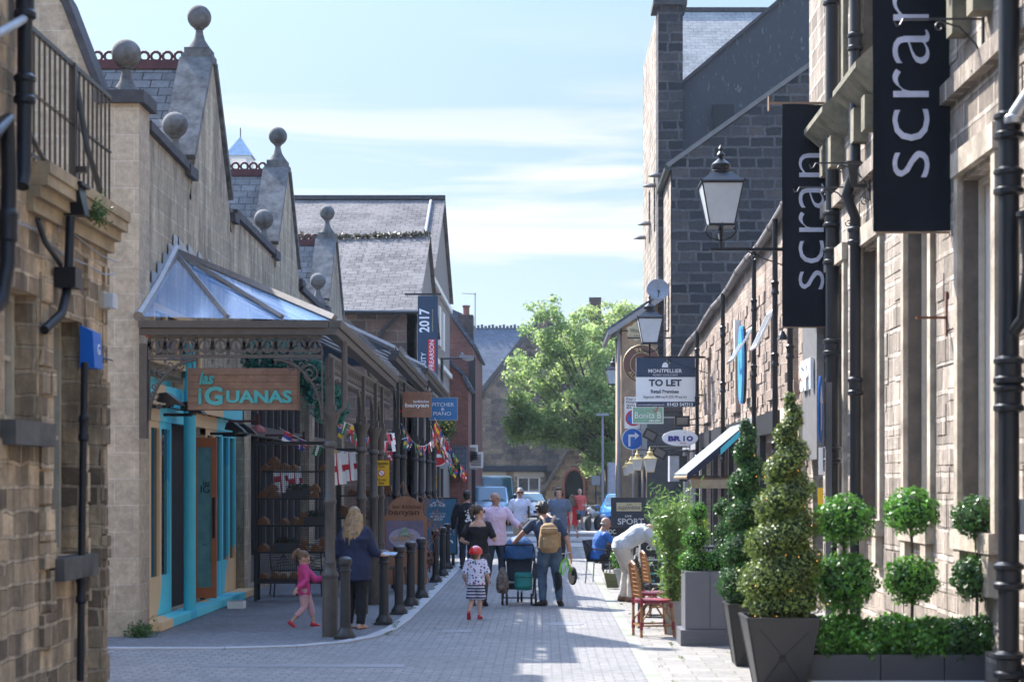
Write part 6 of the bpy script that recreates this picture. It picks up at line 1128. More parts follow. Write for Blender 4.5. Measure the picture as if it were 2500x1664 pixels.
# ================= trees =================
def tree(x,y,zt,crown,label,lm,nl,seed,trunk=.16,zb=2.2):
    rr=random.Random(seed); rg=np.random.default_rng(seed); t=thing('street_tree',(x,y,0),label,'tree'); b=B(); cc=crown[0][0] if seed==1 else (x,y,0); b.path([(x,y,0),(x+.05,y,zb),(x-.15*(seed==1),y,zb+1.5),((x+cc[0])/2,y,zt*.72)],[trunk,trunk*.8,trunk*.6,trunk*.25],10)
    P_=[];N_=[]
    for (c,r) in crown:
        for i in range(26):
            d=Vector((rr.gauss(0,1),rr.gauss(0,1),rr.gauss(0,1))).normalized(); f=rr.uniform(.45,1.02); q=Vector(c)+Vector((d.x*r[0],d.y*r[1],d.z*r[2]))*f; cr=rr.uniform(.32,.62)
            if rr.random()<.3: b.path([(x,y,zb+rr.uniform(.3,1.8)),Vector((x,y,zb+1.2)).lerp(q,.5)+Vector((0,0,.2)),q],[.05,.03,.01],5)
            p,n=shell(q,(cr,cr,cr*.72),int(nl*cr*cr*8),.75); P_.append(p+rg.normal(size=p.shape)*.05);N_.append(n*.4+np.array((0,0,.6)))
    mk('trunk',b,M_bark,t,True); leaves('crown',np.concatenate(P_),.1,lm,t,np.concatenate(N_),.6,.6)
D=88
C=lambda x,y,d=D:tuple(PY(x,y,d))
tree(PY(1482,0,D).x,D,11.5,[(C(1345,800),(1.6,1.6,1.7)),(C(1330,900),(2.1,2.0,1.6)),(C(1420,880),(2.2,2,2.0)),(C(1400,1000),(2.4,2,1.5)),(C(1300,990),(1.3,1.6,1.5)),(C(1290,1040),(1.0,1.2,.8)),(C(1465,990),(1.3,1.6,1.6)),(C(1455,1090),(1.0,1.2,1.4)),(C(1370,1055),(1.2,1.2,.8)),(C(1490,1080),(.9,1.2,1.2))],'large leafy green tree in front of the church',leafmat('tree_leaf',(.14,.24,.07),(.44,.55,.2),.6,.5),60,1)
D2_=95
tree(PY(1505,0,D2_).x,D2_,12.5,[(C(1440,830,D2_),(1.7,1.6,2.0)),(C(1500,800,D2_),(1.9,1.8,1.7)),(C(1545,790,D2_),(1.3,1.5,1.5)),(C(1480,900,D2_),(1.8,1.8,1.6)),(C(1560,880,D2_),(1.2,1.5,1.7))],'paler yellow green tree behind and right of the larger one',leafmat('pale_tree_leaf',(.18,.27,.08),(.48,.56,.22),.6,.5),55,2)
t=thing('hedge_plant',(-3.6,92,0),'bit of bright green bush beside the parked vans','bush'); p,n,co=pack([((-3.9,96,2.6),(.5,.5,.9))],900); leaves('foliage',p,.07,MC['pale_tree_leaf'],t,n); b=B(); b.tube((-3.9,96,0),(-3.9,96,2.2),.06); mk('stem',b,M_bark,t)
t=thing('lamp_column',(3,85,0),'tall grey street lamp column standing in front of the tree','street lamp'); q=PY(1471,1014,85); b=B(); b.tube((q.x,85,0),(q.x,85,q.z),.07,.05); mk('post',b,M_mid,t,True); b=B(); b.bx((q.x,85,q.z+.05),(.62,.3,.12)); mk('lamp_head',b,M_mid,t)
t=thing('sign_plate',(2.4,72,0),'small grey backed sign on a thin post near the blue car','road sign'); q=PY(1455,1172,74); b=B(); b.tube((q.x,74.05,0),(q.x,74.05,q.z),.03); mk('post',b,M_irond,t); b=B(); b.box(q.x-.18,q.x+.18,74,74.03,q.z-.2,q.z+.2); mk('plate',b,M_mid,t)
t=thing('white_panel_hoarding',(3,80,0),'pale lilac panel standing beyond the blue car','panel'); a=PY(1486,1200,80); c=PY(1505,1128,80); b=B(); b.box(a.x,c.x+.6,80,80.1,0.02,c.z); mk('panel',b,mat('pale_lilac',(.5,.47,.52),.6),t); b=B(); b.box(a.x-.04,a.x,79.98,80.12,0,c.z); mk('frame',b,M_mid,t)
# ================= people =================
def tloft(b,pts,rad,right=(1,0,0),n=16):
    pts=[Vector(p) for p in pts]; right=Vector(right); base=len(b.v); m=len(pts)
    for i,p in enumerate(pts):
        t=(pts[min(i+1,m-1)]-pts[max(i-1,0)]).normalized(); x=(right-t*right.dot(t)).normalized(); y=t.cross(x)
        for j in range(n):
            a=2*math.pi*j/n; c,s=math.cos(a),math.sin(a); b.v.append(p+x*(rad[i][0]*math.copysign(abs(c)**.85,c))+y*(rad[i][1]*math.copysign(abs(s)**.85,s)))
    for i in range(m-1):
        for j in range(n): A=base+i*n+j; q=base+i*n+(j+1)%n; b.f.append((A,q,q+n,A+n))
    b.f.append(tuple(base+n-1-j for j in range(n))); b.f.append(tuple(base+(m-1)*n+j for j in range(n)))
def lerp(a,c,f): return Vector(a)*(1-f)+Vector(c)*f
SKIN=mat('skin',(.56,.33,.24),.55,var=.12,sc=9,bump=.03); SKINT=mat('tanned_skin',(.42,.23,.155),.55,var=.12,sc=9,bump=.03)
def hand(b,w,d,side,H,curl=.5,up=None):
    w=Vector(w);d=Vector(d).normalized(); s=Vector((0,1,0)) if abs(d.y)<.8 else Vector((1,0,0)); s=(s-d*s.dot(d)).normalized(); n=d.cross(s)*side
    k=H/1.75; tloft(b,[w-d*.02*k,w+d*.03*k,w+d*.085*k],[(.026*k,.017*k),(.034*k,.016*k),(.04*k,.013*k)],s,10)
    for i,(o,l) in enumerate(((-.03,.062),(-.01,.075),(.011,.07),(.03,.055))):
        p=w+d*.082*k+s*o*k; q=p+d*l*.5*k-n*curl*.012*k; r=q+d*l*.45*k*(1-curl*.5)-n*curl*.03*k; b.path([p-d*.012*k,q,r],[.0088*k,.008*k,.0065*k],6)
    p=w+d*.03*k+s*.03*k*1; b.path([p,p+s*.028*k+d*.03*k,p+s*.03*k+d*.06*k-n*curl*.012*k],[.011*k,.0095*k,.0075*k],6)
def person(x,y,rz,H,label,skin=SKIN,top=None,bot=None,shoe=None,hair=None,pose={},male=True,sleeve='short',hem=.47,leg=.06,loose=1,hairstyle='short',bw=1,child=False,z=0,neck=0,cat='person',skirt=None,wr=.02,fem=0):
    t=thing('person',(0,0,0),label,cat); g=lambda k,d:Vector(pose.get(k,d))*H
    wS=(.104 if male else .092)*bw; 
    if child: wS=.1
    hc=g('hip',(0,0,.53)); nk=g('neck',(0,0,.842)); hd=g('head',(nk.x/H,nk.y/H,.925) if not child else (nk.x/H,nk.y/H,.9))
    up=(nk-hc).normalized(); X=Vector(pose.get('sx',(1,0,0))).normalized()
    sL=nk-X*wS*H-up*.034*H; sR=nk+X*wS*H-up*.034*H
    eL=g('eL',(-wS-.035,.0,.635)); wL=g('wL',(-wS-.03,.045,.49)); eR=g('eR',(wS+.035,.0,.635)); wR=g('wR',(wS+.03,.045,.49))
    hpL=hc+Vector((-.05*H,0,-.02*H)); hpR=hc+Vector((.05*H,0,-.02*H)); kL=g('kL',(-.052,.01,.285)); kR=g('kR',(.052,.01,.285)); aL=g('aL',(-.055,-.01,.045)); aR=g('aR',(.055,-.01,.045)); fL=Vector(pose.get('fL',(-.15,1,-.1))); fR=Vector(pose.get('fR',(.15,1,-.1)))
    hs=1.1 if not child else 1.55
    def torso(b,e,lo=0.0,hi=1.0,bb=1):
        R_=[(.0,.096,.066),(.2,.088,.06),(.4,.086 if male else .075,.06),(.65,.1,.068),(.82,.103,.058),(.91,.082,.048),(.96,.055,.042),(1.0,.04,.037)]
        if bb>1: R_=[(f,a*(1.0+ (bb-1)*(1 if f<.7 else .3)),c*(1.0+(bb-1)*(1.4 if f<.7 else .3))) for f,a,c in R_]
        pts=[];rd=[]
        if lo<0: pts.append(hc+(hc-nk)*(-lo)*0+Vector((0,0,lo*H))); rd.append((R_[0][1]*H*1.04+e,R_[0][2]*H*1.08+e))
        for f,a,c in R_:
            if f<=hi: pts.append(lerp(hc,nk,f)); rd.append((a*H*bw+e,c*H*bw+e))
        tloft(b,pts,rd,X)
    kk=H/1.75; b=B(); torso(b,0,-.04,1,1)
    ar=(.029,.024,.022,.0155) if male else (.024,.02,.018,.0135); 
    if child: ar=(.03,.027,.024,.018)
    for s,e,w_,sd in((sL,eL,wL,-1),(sR,eR,wR,1)):
        m1=lerp(s,e,.4); m2=lerp(e,w_,.35); b.path([s,m1,e,m2,w_],[ar[0]*1.0*H,ar[0]*H,ar[1]*H,ar[2]*1.08*H,ar[3]*H],12); b.ball(s,ar[0]*1.02*H,10,8)
        hand(b,w_,(w_-e)*.7+Vector(pose.get('h'+('L' if sd<0 else 'R'),(0,0,-.15)))*H,sd,H*(1 if not child else 1.1),pose.get('curl',.6))
    lr=(.05,.034,.033,.02) if male else (.052,.034,.03,.018)
    for h,k_,a_,f_ in((hpL,kL,aL,fL),(hpR,kR,aR,fR)):
        b.path([h,lerp(h,k_,.5),k_,lerp(k_,a_,.3),lerp(k_,a_,.7),a_],[lr[0]*1.15*H*bw,lr[0]*H,lr[1]*H,lr[2]*1.08*H,lr[3]*1.15*H,lr[3]*H],12)
        f_=f_.normalized(); tloft(b,[a_-f_*.03*H-Vector((0,0,.022*H)),a_+f_*.02*H-Vector((0,0,.018*H)),a_+f_*.085*H-Vector((0,0,.03*H))],[(.022*H,.022*H),(.026*H,.022*H),(.024*H,.011*H)],f_.cross(Vector((0,0,1))).normalized(),10)
    hf=Vector(pose.get('face',(0,1,0))).normalized(); hx=hf.cross(Vector((0,0,1))).normalized(); hu=hx.cross(hf)
    b.path([nk-up*.02*H,nk+(hd-nk)*.25,hd-hu*.03*H-hf*.008*H],[.04*H,.031*H,.03*H],12)
    M=Matrix((hx,hf,hu)).transposed().to_4x4(); h_=H*hs
    def hb(b,c,r,n=14,m=10):
        i=len(b.v); b.ball(c,r,n,m); b.xf(i,Matrix.Translation(hd)@M)
    hb(b,(0,-.004*h_,.012*h_),(.043*h_,.053*h_,.052*h_),16,12); hb(b,(0,.012*h_,-.022*h_),(.034*h_,.036*h_,.042*h_)); hb(b,(0,.036*h_,-.052*h_),(.017*h_,.012*h_,.012*h_),8,6)
    hb(b,(0,.052*h_,-.008*h_),(.008*h_,.014*h_,.016*h_),8,6); hb(b,(0,.046*h_,.018*h_),(.03*h_,.006*h_,.006*h_),8,6)
    for s in(-1,1): hb(b,(s*.043*h_,-.005*h_,0),(.006*h_,.013*h_,.019*h_),8,6)
    hb(b,(0,.044*h_,-.031*h_),(.014*h_,.006*h_,.004*h_),8,6)
    f=fuse(b,.0105 if H>1.3 else .008,2); mk('body',f,skin,t,True,ang=180)
    e_=B()
    for s in(-1,1): hb(e_,(s*.017*h_,.0445*h_,.004*h_),(.0065*h_,.004*h_,.0035*h_),6,4)
    mk('eyes',e_,M_ink,t)
    # trousers
    if bot:
        b=B(); e=.008*loose; tloft(b,[hc-Vector((0,0,.05*H)),hc,lerp(hc,nk,.14)],[(.098*H*bw+e,.07*H*bw+e),(.1*H*bw+e,.07*H*bw+e),(.088*H*bw+e,.062*H*bw+e)],X)
        for h,k_,a_ in((hpL,kL,aL),(hpR,kR,aR)):
            P=[h,lerp(h,k_,.5),k_,lerp(k_,a_,.5),a_]; Rr=[lr[0]*1.22*H*bw+e,lr[0]*1.08*H+e,lr[1]*1.1*H+e,lr[2]*1.05*H+e,lr[3]*1.15*H+e*1.3]
            if leg>.1:
                n_=1+(leg<.3)*1; P=P[:n_+1]; Rr=Rr[:n_+1]; 
                if leg<.3: P[-1]=lerp(lerp(h,k_,.5),k_,.75); 
                if skirt: pass
                Rr[-1]+=.006; P[-1]=lerp(h,k_,.85 if leg<.34 else .6)
            elif leg>.07: P=P[:4]+[lerp(k_,a_,.6)]
            b.path(P,Rr,14)
        f=fuse(b,.013,2,wr); mk('shorts' if leg>.1 else 'trousers',f,bot,t,True,ang=180)
    if skirt:
        b=B(); b.lathe([(.09*H,.56*H),(.1*H,.5*H),(.14*H,.34*H),(.145*H,.33*H)],(hc.x,hc.y,0),18); mk('skirt',b,skirt,t,True)
    if top:
        b=B(); e=.012*loose; torso(b,e,hem-.53,1 if not neck else .88,1+.12*(loose-1))
        for s,el,w_ in((sL,eL,wL),(sR,eR,wR)):
            if sleeve=='none': continue
            P=[lerp(s,nk,.25),s,lerp(s,el,.5)]; Rr=[.03*H,ar[0]*1.3*H+e*.3,ar[0]*1.15*H+e]
            if sleeve=='short': P.append(lerp(s,el,.8)); Rr.append(ar[1]*1.25*H+e)
            else: P+=[el,lerp(el,w_,.5 if sleeve!='long' else .9)]; Rr+=[ar[1]*1.15*H+e,ar[3]*1.4*H+e]
            b.path(P,Rr,14)
        f=fuse(b,.013,2,wr*1.2); mk('top',f,top,t,True,ang=180)
    if shoe:
        for a_,f_ in((aL,fL),(aR,fR)):
            f_=f_.normalized(); r_=f_.cross(Vector((0,0,1))).normalized(); b=B(); tloft(b,[a_-f_*.04*H-Vector((0,0,.012*H)),a_-f_*.02*H-Vector((0,0,.016*H)),a_+f_*.03*H-Vector((0,0,.022*H)),a_+f_*.07*H-Vector((0,0,.03*H)),a_+f_*.1*H-Vector((0,0,.034*H))],[(.02*H,.028*H),(.026*H,.03*H),(.028*H,.024*H),(.028*H,.018*H),(.016*H,.01*H)],r_,12); mk('shoe',b,shoe,t,True)
    if hair:
        b=B()
        if hairstyle in('short','curly'):
            k2=1.13 if hairstyle=='curly' else 1.04
            hb(b,(0,-.012*h_,.02*h_),(.0445*h_*k2,.052*h_*k2,.05*h_*k2)); hb(b,(0,-.03*h_,-.01*h_),(.038*h_*k2,.03*h_,.034*h_))
            if hairstyle=='curly':
                rr=random.Random(2)
                for i in range(90):
                    a=rr.uniform(0,6.28); c=rr.uniform(-.35,1); q=math.sqrt(1-c*c); yy=q*math.sin(a)
                    if yy>.45 and c<.35: continue
                    hb(b,(q*math.cos(a)*.05*h_,-.012*h_+yy*.055*h_,.02*h_+c*.055*h_),(.011*h_,.011*h_,.01*h_),6,4)
        elif hairstyle=='bald': hb(b,(0,-.022*h_,-.012*h_),(.0445*h_,.038*h_,.018*h_))
        else:
            hb(b,(0,-.012*h_,.02*h_),(.047*h_,.055*h_,.053*h_))
            if hairstyle=='long':
                for i in range(13):
                    a=math.pi*(1.0+i/12); p=Vector((math.cos(a)*.043*h_,math.sin(a)*.045*h_,.01*h_)); o=Vector((math.cos(a)*.045,-.055+math.sin(a)*.015,0))*H; b.path([hd+M.to_3x3()@p,hd+M.to_3x3()@(p+o*.4-Vector((0,0,.06*h_))),hd+M.to_3x3()@(p+o*.7-Vector((0,0,.14*h_))),hd+M.to_3x3()@(p+o*.9-Vector((0,0,(.2+.03*math.sin(i*2.3))*h_)))],[.018*h_,.017*h_,.013*h_,.003*h_],8)
            if hairstyle=='pony': hb(b,(0,-.07*h_,.045*h_),(.02*h_,.022*h_,.022*h_)); b.path([hd+M.to_3x3()@Vector(p)*h_ for p in((0,-.07,.045),(0,-.09,.02),(.004,-.088,-.03),(0,-.075,-.065))],[.018*h_,.022*h_,.017*h_,.003*h_],8)
            if hairstyle=='bob': hb(b,(-.046*h_,.0,-.005*h_),(.014*h_,.03*h_,.042*h_)); hb(b,(.046*h_,.0,-.005*h_),(.014*h_,.03*h_,.042*h_)); hb(b,(0,.02*h_,.052*h_),(.042*h_,.034*h_,.02*h_)); hb(b,(0,-.025*h_,-.015*h_),(.05*h_,.035*h_,.045*h_))
        f=fuse(b,.009,1,.008); mk('hair',f,hair,t,True,ang=180)
    t.location=(x,y,z); t.rotation_euler[2]=rz; t['_j']=1; del t['_j']
    return t,dict(hc=hc,nk=nk,hd=hd,hf=hf,hx=hx,eL=eL,eR=eR,wL=wL,wR=wR,sL=sL,sR=sR,aL=aL,aR=aR)
def acc(name,b,m,t,smooth=True,**k):
    """accessory built in the person's own frame"""
    l,r=t.location.copy(),t.rotation_euler.copy(); t.location=(0,0,0); o=mk(name,b,m,t,smooth,**k); t.location=l; t.rotation_euler=r; return o
H_bl=mat('dark_blonde_hair',(.42,.29,.15),.5,c2=(.16,.1,.05),sc=22,bump=.4); H_br=mat('brown_hair',(.09,.05,.03),.5,c2=(.04,.025,.015),sc=25,bump=.4); H_gy=mat('grey_hair',(.3,.28,.26),.6,sc=25); H_dk=mat('dark_hair',(.02,.016,.014),.5,sc=25,bump=.4); H_lb=mat('light_brown_hair',(.22,.13,.07),.5,c2=(.1,.06,.03),sc=22,bump=.4)
navy_c=mat('navy_cotton',(.018,.026,.07),.85,var=.2,bump=.1); black_c=mat('black_cotton',(.012,.012,.015),.85,bump=.1); jean=mat('denim',(.08,.13,.2),.85,c2=(.04,.07,.12),sc=8,bump=.2); jeand=mat('dark_denim',(.02,.035,.06),.85,bump=.2); chino=mat('beige_chinos',(.42,.34,.25),.85,var=.15,bump=.1)
pinkc=mat('pink_cotton',(.6,.06,.22),.85,var=.15,bump=.1); lpink=mat('pale_pink_leggings',(.6,.36,.38),.85,var=.1); shirtp=mat('pale_pink_shirt',(.68,.5,.62),.8,var=.1,bump=.1); shirtw=mat('pale_blue_white_shirt',(.68,.7,.85),.8,var=.08,bump=.1); shirtg=mat('grey_blue_shirt',(.12,.16,.23),.85,var=.2,bump=.1); redc=mat('bright_red_cotton',(.65,.02,.03),.8,var=.15); coral=mat('coral_cotton',(.65,.12,.11),.8,var=.15); char=mat('charcoal_trousers',(.05,.05,.058),.85,var=.2); shoeb=mat('dark_shoe',(.03,.018,.016),.5); shoer=mat('red_shoe',(.5,.02,.04),.5)
def feet(x,y): p=PG(x,y); return p.x,p.y
# blonde woman
x,y=feet(867,1535)
t,J=person(x-.0,y,R(-20),1.66,'woman with long blonde hair in a loose navy top behind the first column',SKIN,navy_c,black_c,None,H_bl,dict(eL=(-.155,-.01,.63),wL=(-.27,.06,.56) ,eR=(.15,.03,.63),wR=(.2,.13,.6),hR=(0,.1,.02),curl=.9),False,'threequarter',.40,.06,2.4,'long',1.1)
b=B(); b.bx(J['wR']+Vector((.02,.12,.02)),(.2,.14,.012),.2,0,.2); acc('booklet',b,mat('pale_blue_leaflet',(.35,.5,.65),.6),t,False); 
for s in('aL','aR'): b=B(); b.bx(J[s]+Vector((0,.045,-.06)),(.085,.25,.016)); acc('sandal',b,mat('tan_sandal',(.12,.05,.03),.7),t,False)
# toddler in pink
x,y=feet(741,1530)
t,J=person(x,y,R(-75),1.04,'toddler with topknot in bright pink top and pale leggings holding the blonde woman\'s hand',SKIN,pinkc,lpink,shoer,H_lb,dict(eR=(.16,.02,.62),wR=(.2,-.12,.52),eL=(-.08,.17,.62),wL=(-.02,.34,.66),hL=(.05,.1,.05),kL=(-.05,.1,.28),aL=(-.05,.14,.05),kR=(.05,.0,.27),aR=(.05,-.17,.075),fR=(.1,1,-.75),face=(.1,1,-.45)),True,'long',.43,.08,1.3,'pony',1,True)
# helmet boy
x,y=feet(1162,1510)
t,J=person(x,y,R(-8),1.04,'small boy in red cycle helmet, patterned T-shirt and striped shorts',SKIN,None,None,shoer,H_lb,dict(kL=(-.06,.02,.27),aL=(-.08,-.12,.09),fL=(-.1,.6,-1),kR=(.05,.03,.28),aR=(.05,.0,.045),face=(.35,1,-.1),eL=(-.17,-.01,.6),wL=(-.16,.08,.52),eR=(.17,-.01,.6),wR=(.17,.08,.52)),True,'short',.4,.3,1.6,'short',1,True)
m,nt,N,L,P=newm('dotted_print_cotton'); tc_=N.new('ShaderNodeTexCoord'); vo=N.new('ShaderNodeTexVoronoi'); vo.inputs['Scale'].default_value=24; vo.inputs['Randomness'].default_value=.7; r_=N.new('ShaderNodeValToRGB'); r_.color_ramp.interpolation='CONSTANT'; r_.color_ramp.elements[0].color=(1,1,1,1); r_.color_ramp.elements[1].position=.36; r_.color_ramp.elements[1].color=(0,0,0,1); mxx=N.new('ShaderNodeMix'); mxx.data_type='RGBA'; mxx.inputs['A'].default_value=(.68,.66,.78,1)
hs_=N.new('ShaderNodeMix'); hs_.data_type='RGBA'; hs_.inputs['A'].default_value=(.06,.06,.2,1); hs_.inputs['B'].default_value=(.4,.05,.08,1); sp_=N.new('ShaderNodeSeparateColor'); L.new(vo.outputs['Color'],sp_.inputs[0]); r2=N.new('ShaderNodeMath'); r2.operation='GREATER_THAN'; r2.inputs[1].default_value=.75; L.new(sp_.outputs[0],r2.inputs[0]); L.new(r2.outputs[0],hs_.inputs['Factor'])
L.new(tc_.outputs['Object'],vo.inputs['Vector']); L.new(vo.outputs['Distance'],r_.inputs[0]); L.new(r_.outputs[0],mxx.inputs['Factor']); L.new(hs_.outputs['Result'],mxx.inputs['B']); L.new(mxx.outputs['Result'],P.inputs['Base Color']); P.inputs['Roughness'].default_value=.9; M_dots=m
m,nt,N,L,P=newm('navy_striped_cotton'); tc_=N.new('ShaderNodeTexCoord'); wv=N.new('ShaderNodeTexWave'); wv.bands_direction='Z'; wv.inputs['Scale'].default_value=7; wv.inputs['Distortion'].default_value=.4; r_=N.new('ShaderNodeValToRGB'); r_.color_ramp.interpolation='CONSTANT'; r_.color_ramp.elements[0].color=(.02,.03,.12,1); r_.color_ramp.elements[1].position=.55; r_.color_ramp.elements[1].color=(.6,.6,.65,1); L.new(tc_.outputs['Object'],wv.inputs[0]); L.new(wv.outputs[0],r_.inputs[0]); L.new(r_.outputs[0],P.inputs['Base Color']); P.inputs['Roughness'].default_value=.9; M_str=m
b=B(); H=1.04; tloft(b,[J['hc']-Vector((0,0,.05)),J['hc'],lerp(J['hc'],J['nk'],.5),lerp(J['hc'],J['nk'],.85),lerp(J['hc'],J['nk'],.99)],[(.14,.11),(.135,.105),(.13,.1),(.125,.08),(.06,.05)])
for s,e in(('sL','eL'),('sR','eR')): b.path([J['nk']*.3+J[s]*.7,J[s],lerp(J[s],J[e],.85)],[.04,.055,.058],12)
acc('t_shirt',fuse(b,.012,2,.01),M_dots,t,ang=180)
b=B(); tloft(b,[J['hc']-Vector((0,0,.1)),J['hc']],[(.125,.1),(.11,.09)]); b.path([(-.06,0,.46),(-.075,0,.29)],[.07,.075],12); b.path([(.06,0,.46),(.075,.02,.29)],[.07,.075],12); acc('shorts',fuse(b,.012,2,.01),M_str,t,ang=180)
b=B(); c=J['hd']+Vector((0,-.012,.04)); b.ball(c,(.1,.122,.095),16,10); b.v=[v if v.z>c.z-.03 else Vector((v.x,v.y,c.z-.03)) for v in b.v]; hl=acc('helmet',b,mat('red_helmet_shell',(.6,.02,.025),.2,var=.05,coat=.6,bump=0),t,ang=60)
b=B(); 
for s in(-.04,0,.04): b.path([c+Vector((s,-.09,.03)),c+Vector((s*1.1,-.03,.068)),c+Vector((s,.05,.06))],.006,5)
b.path([J['hd']+Vector((-.07,0,.02)),J['hd']+Vector((-.04,.03,-.09)),J['hd']+Vector((.04,.03,-.09)),J['hd']+Vector((.07,0,.02))],.005,4); acc('helmet_vents',b,M_ink,t)
# woman in black
x,y=feet(1168,1478)
t,J=person(x,y,R(-12),1.63,'woman with brown ponytail in black cold shoulder top and charcoal trousers',SKIN,black_c,char,shoeb,H_br,dict(eL=(-.17,-.02,.64),wL=(-.1,.12,.6),eR=(.17,.0,.64),wR=(.13,.14,.66),hR=(0,.1,.1),hL=(.1,.1,0),face=(.7,1,-.05),kL=(-.05,.03,.285),kR=(.06,.0,.28),aR=(.07,-.06,.06),fR=(.1,1,-.4)),False,'short',.5,.06,1.2,'pony',1.02,neck=1)
b=B(); b.bx(J['hd']+J['hf']*.085+Vector((0,0,.01)),(.13,.02,.035),-.6); acc('sunglasses',b,M_ink,t,False)
b=B(); 
for s in(-1,1): b.path([J['nk']+Vector((s*.1,-.04,-.1)),J['nk']+Vector((s*.1,0,.0)),J['nk']+Vector((s*.09,.05,-.09))],.007,5)
acc('straps',b,black_c,t); b=B(); b.loft([((0,0,.8),.165,.115),((0,0,.88),.16,.11)],20); acc('waistband',b,mat('plum_waistband',(.2,.02,.08),.8),t)
# pink shirt man
x,y=feet(1209,1423)
t,J=person(x,y,R(200),1.79,'bald man in a loose pale pink shirt and dark jeans pointing down the street',SKINT,shirtp,jeand,shoeb,H_gy,dict(eL=(-.19,.06,.68),wL=(-.3,.17,.58),hL=(-.1,.1,-.02),eR=(.165,-.02,.64),wR=(.15,.06,.5),face=(-.75,1,-.1),kL=(-.07,.01,.285),aL=(-.085,0,.045),kR=(.07,.01,.285),aR=(.085,-.02,.045)),True,'threequarter',.42,.06,1.7,'bald',1.12)
b=B(); b.path([J['nk']+Vector((-.06,.075,.0)),J['nk']+Vector((0,.12,-.07)),J['nk']+Vector((.06,.075,.0)),J['nk']+Vector((.06,-.05,.03)),J['nk']+Vector((-.06,-.05,.03)),J['nk']+Vector((-.06,.075,.0))],.016,6); acc('collar',b,shirtp,t)
b=B(); b.path([J['wL']+Vector((-.03,0,0)),J['wL']+Vector((0,.03,0)),J['wL']+Vector((.03,0,0)),J['wL']+Vector((0,-.03,0)),J['wL']+Vector((-.03,0,0))],.009,6); acc('wristwatch',b,M_ink,t)
# white shirt man
t,J=person(-.60,45.8,R(178),1.84,'grey haired man in sunglasses and pale shirt carrying a black folder',SKINT,shirtw,chino,shoeb,H_gy,dict(eL=(-.16,-.01,.64),wL=(-.13,.14,.6),hL=(.1,.1,.0),eR=(.16,-.02,.63),wR=(.17,.06,.52),kL=(-.05,.04,.285),aL=(-.05,.1,.045)),True,'threequarter',.5,.06,1.3,'short',1.02)
b=B(); b.bx(J['hd']+J['hf']*.092+Vector((0,0,.012)),(.145,.03,.042)); acc('sunglasses',b,M_ink,t,False); b=B(); b.bx(J['wL']+Vector((.0,.02,.09)),(.05,.2,.3),0,0,.2); acc('folder',b,mat('black_leather',(.02,.02,.022),.4),t,False); b=B(); b.loft([((0,0,.985),.175,.125),((0,0,1.02),.175,.125)],20); acc('belt',b,M_ink,t)
b=B(); b.path([J['nk']+Vector((-.06,.07,.01)),J['nk']+Vector((0,.1,-.09)),J['nk']+Vector((.06,.07,.01)),J['nk']+Vector((.0,-.06,.04)),J['nk']+Vector((-.06,.07,.01))],.014,6); acc('collar',b,shirtw,t)
# grey shirt man
t,J=person(.41,43.9,R(183),1.85,'man with wavy brown hair in a grey blue short sleeved shirt',SKIN,shirtg,mat('dark_trousers',(.02,.022,.03),.85),shoeb,H_br,dict(eR=(.17,-.0,.64),wR=(.12,.12,.6),hR=(-.08,.08,0),eL=(-.17,-.02,.635),wL=(-.16,.08,.5)),True,'short',.42,.06,1.5,'bob',1.08)
b=B(); b.path([J['nk']+Vector((-.06,.07,.01)),J['nk']+Vector((0,.1,-.07)),J['nk']+Vector((.06,.07,.01)),J['nk']+Vector((.0,-.06,.04)),J['nk']+Vector((-.06,.07,.01))],.014,6); acc('collar',b,shirtg,t)
# man with backpack
x,y=feet(1341,1478)
t,J=person(x,y,R(6),1.76,'curly haired man with tan backpack pushing the pushchair',SKINT,mat('slate_tee',(.035,.055,.1),.85,var=.2),jean,shoeb,H_dk,dict(neck=(-.04,.05,.795),head=(-.06,.09,.87),face=(-.35,1,-.35),sx=(1,0,.06),eL=(-.24,.08,.66),wL=(-.33,.17,.545),hL=(-.1,.05,-.1),eR=(.165,-.01,.6),wR=(.2,.0,.44),hR=(0,0,-.2),kL=(-.06,.04,.285),aL=(-.06,-.0,.045),kR=(.07,.0,.28),aR=(.09,-.05,.06),fL=(-.9,.6,-.1),fR=(.4,1,-.5),curl=1.2),True,'short',.5,.06,1.4,'curly',1.05)
cp=mat('tan_canvas',(.4,.26,.13),.85,c2=(.27,.17,.085),sc=9,bump=.3); b=B(); c=Vector((-.03,-.17,1.12)); tloft(b,[c+Vector((0,.0,-.24)),c+Vector((0,-.02,-.18)),c+Vector((0,-.03,0)),c+Vector((0,.0,.16)),c+Vector((0,.03,.2))],[(.13,.07),(.165,.1),(.16,.1),(.13,.08),(.07,.05)]); bp_=acc('backpack',fuse(b,.013,2,.015),cp,t,ang=180)
b=B(); b.bx(c+Vector((0,-.12,-.1)),(.2,.06,.17)); b.bx(c+Vector((.0,-.1,.1)),(.27,.1,.09)); b.bx(c+Vector((.17,-.0,-.05)),(.05,.1,.25)); acc('pockets',fuse(b,.012,4,.008),cp,t,ang=180)
b=B(); 
for s in(-1,1): b.path([c+Vector((s*.05,.03,.17)),c+Vector((s*.07,.06,.27)),c+Vector((s*.11,.14,.32)),c+Vector((s*.12,.25,.24)),c+Vector((s*.13,.28,.0)),c+Vector((s*.15,.12,-.2))],.022,6)
acc('straps',b,mat('pale_strap',(.5,.4,.3),.8),t)
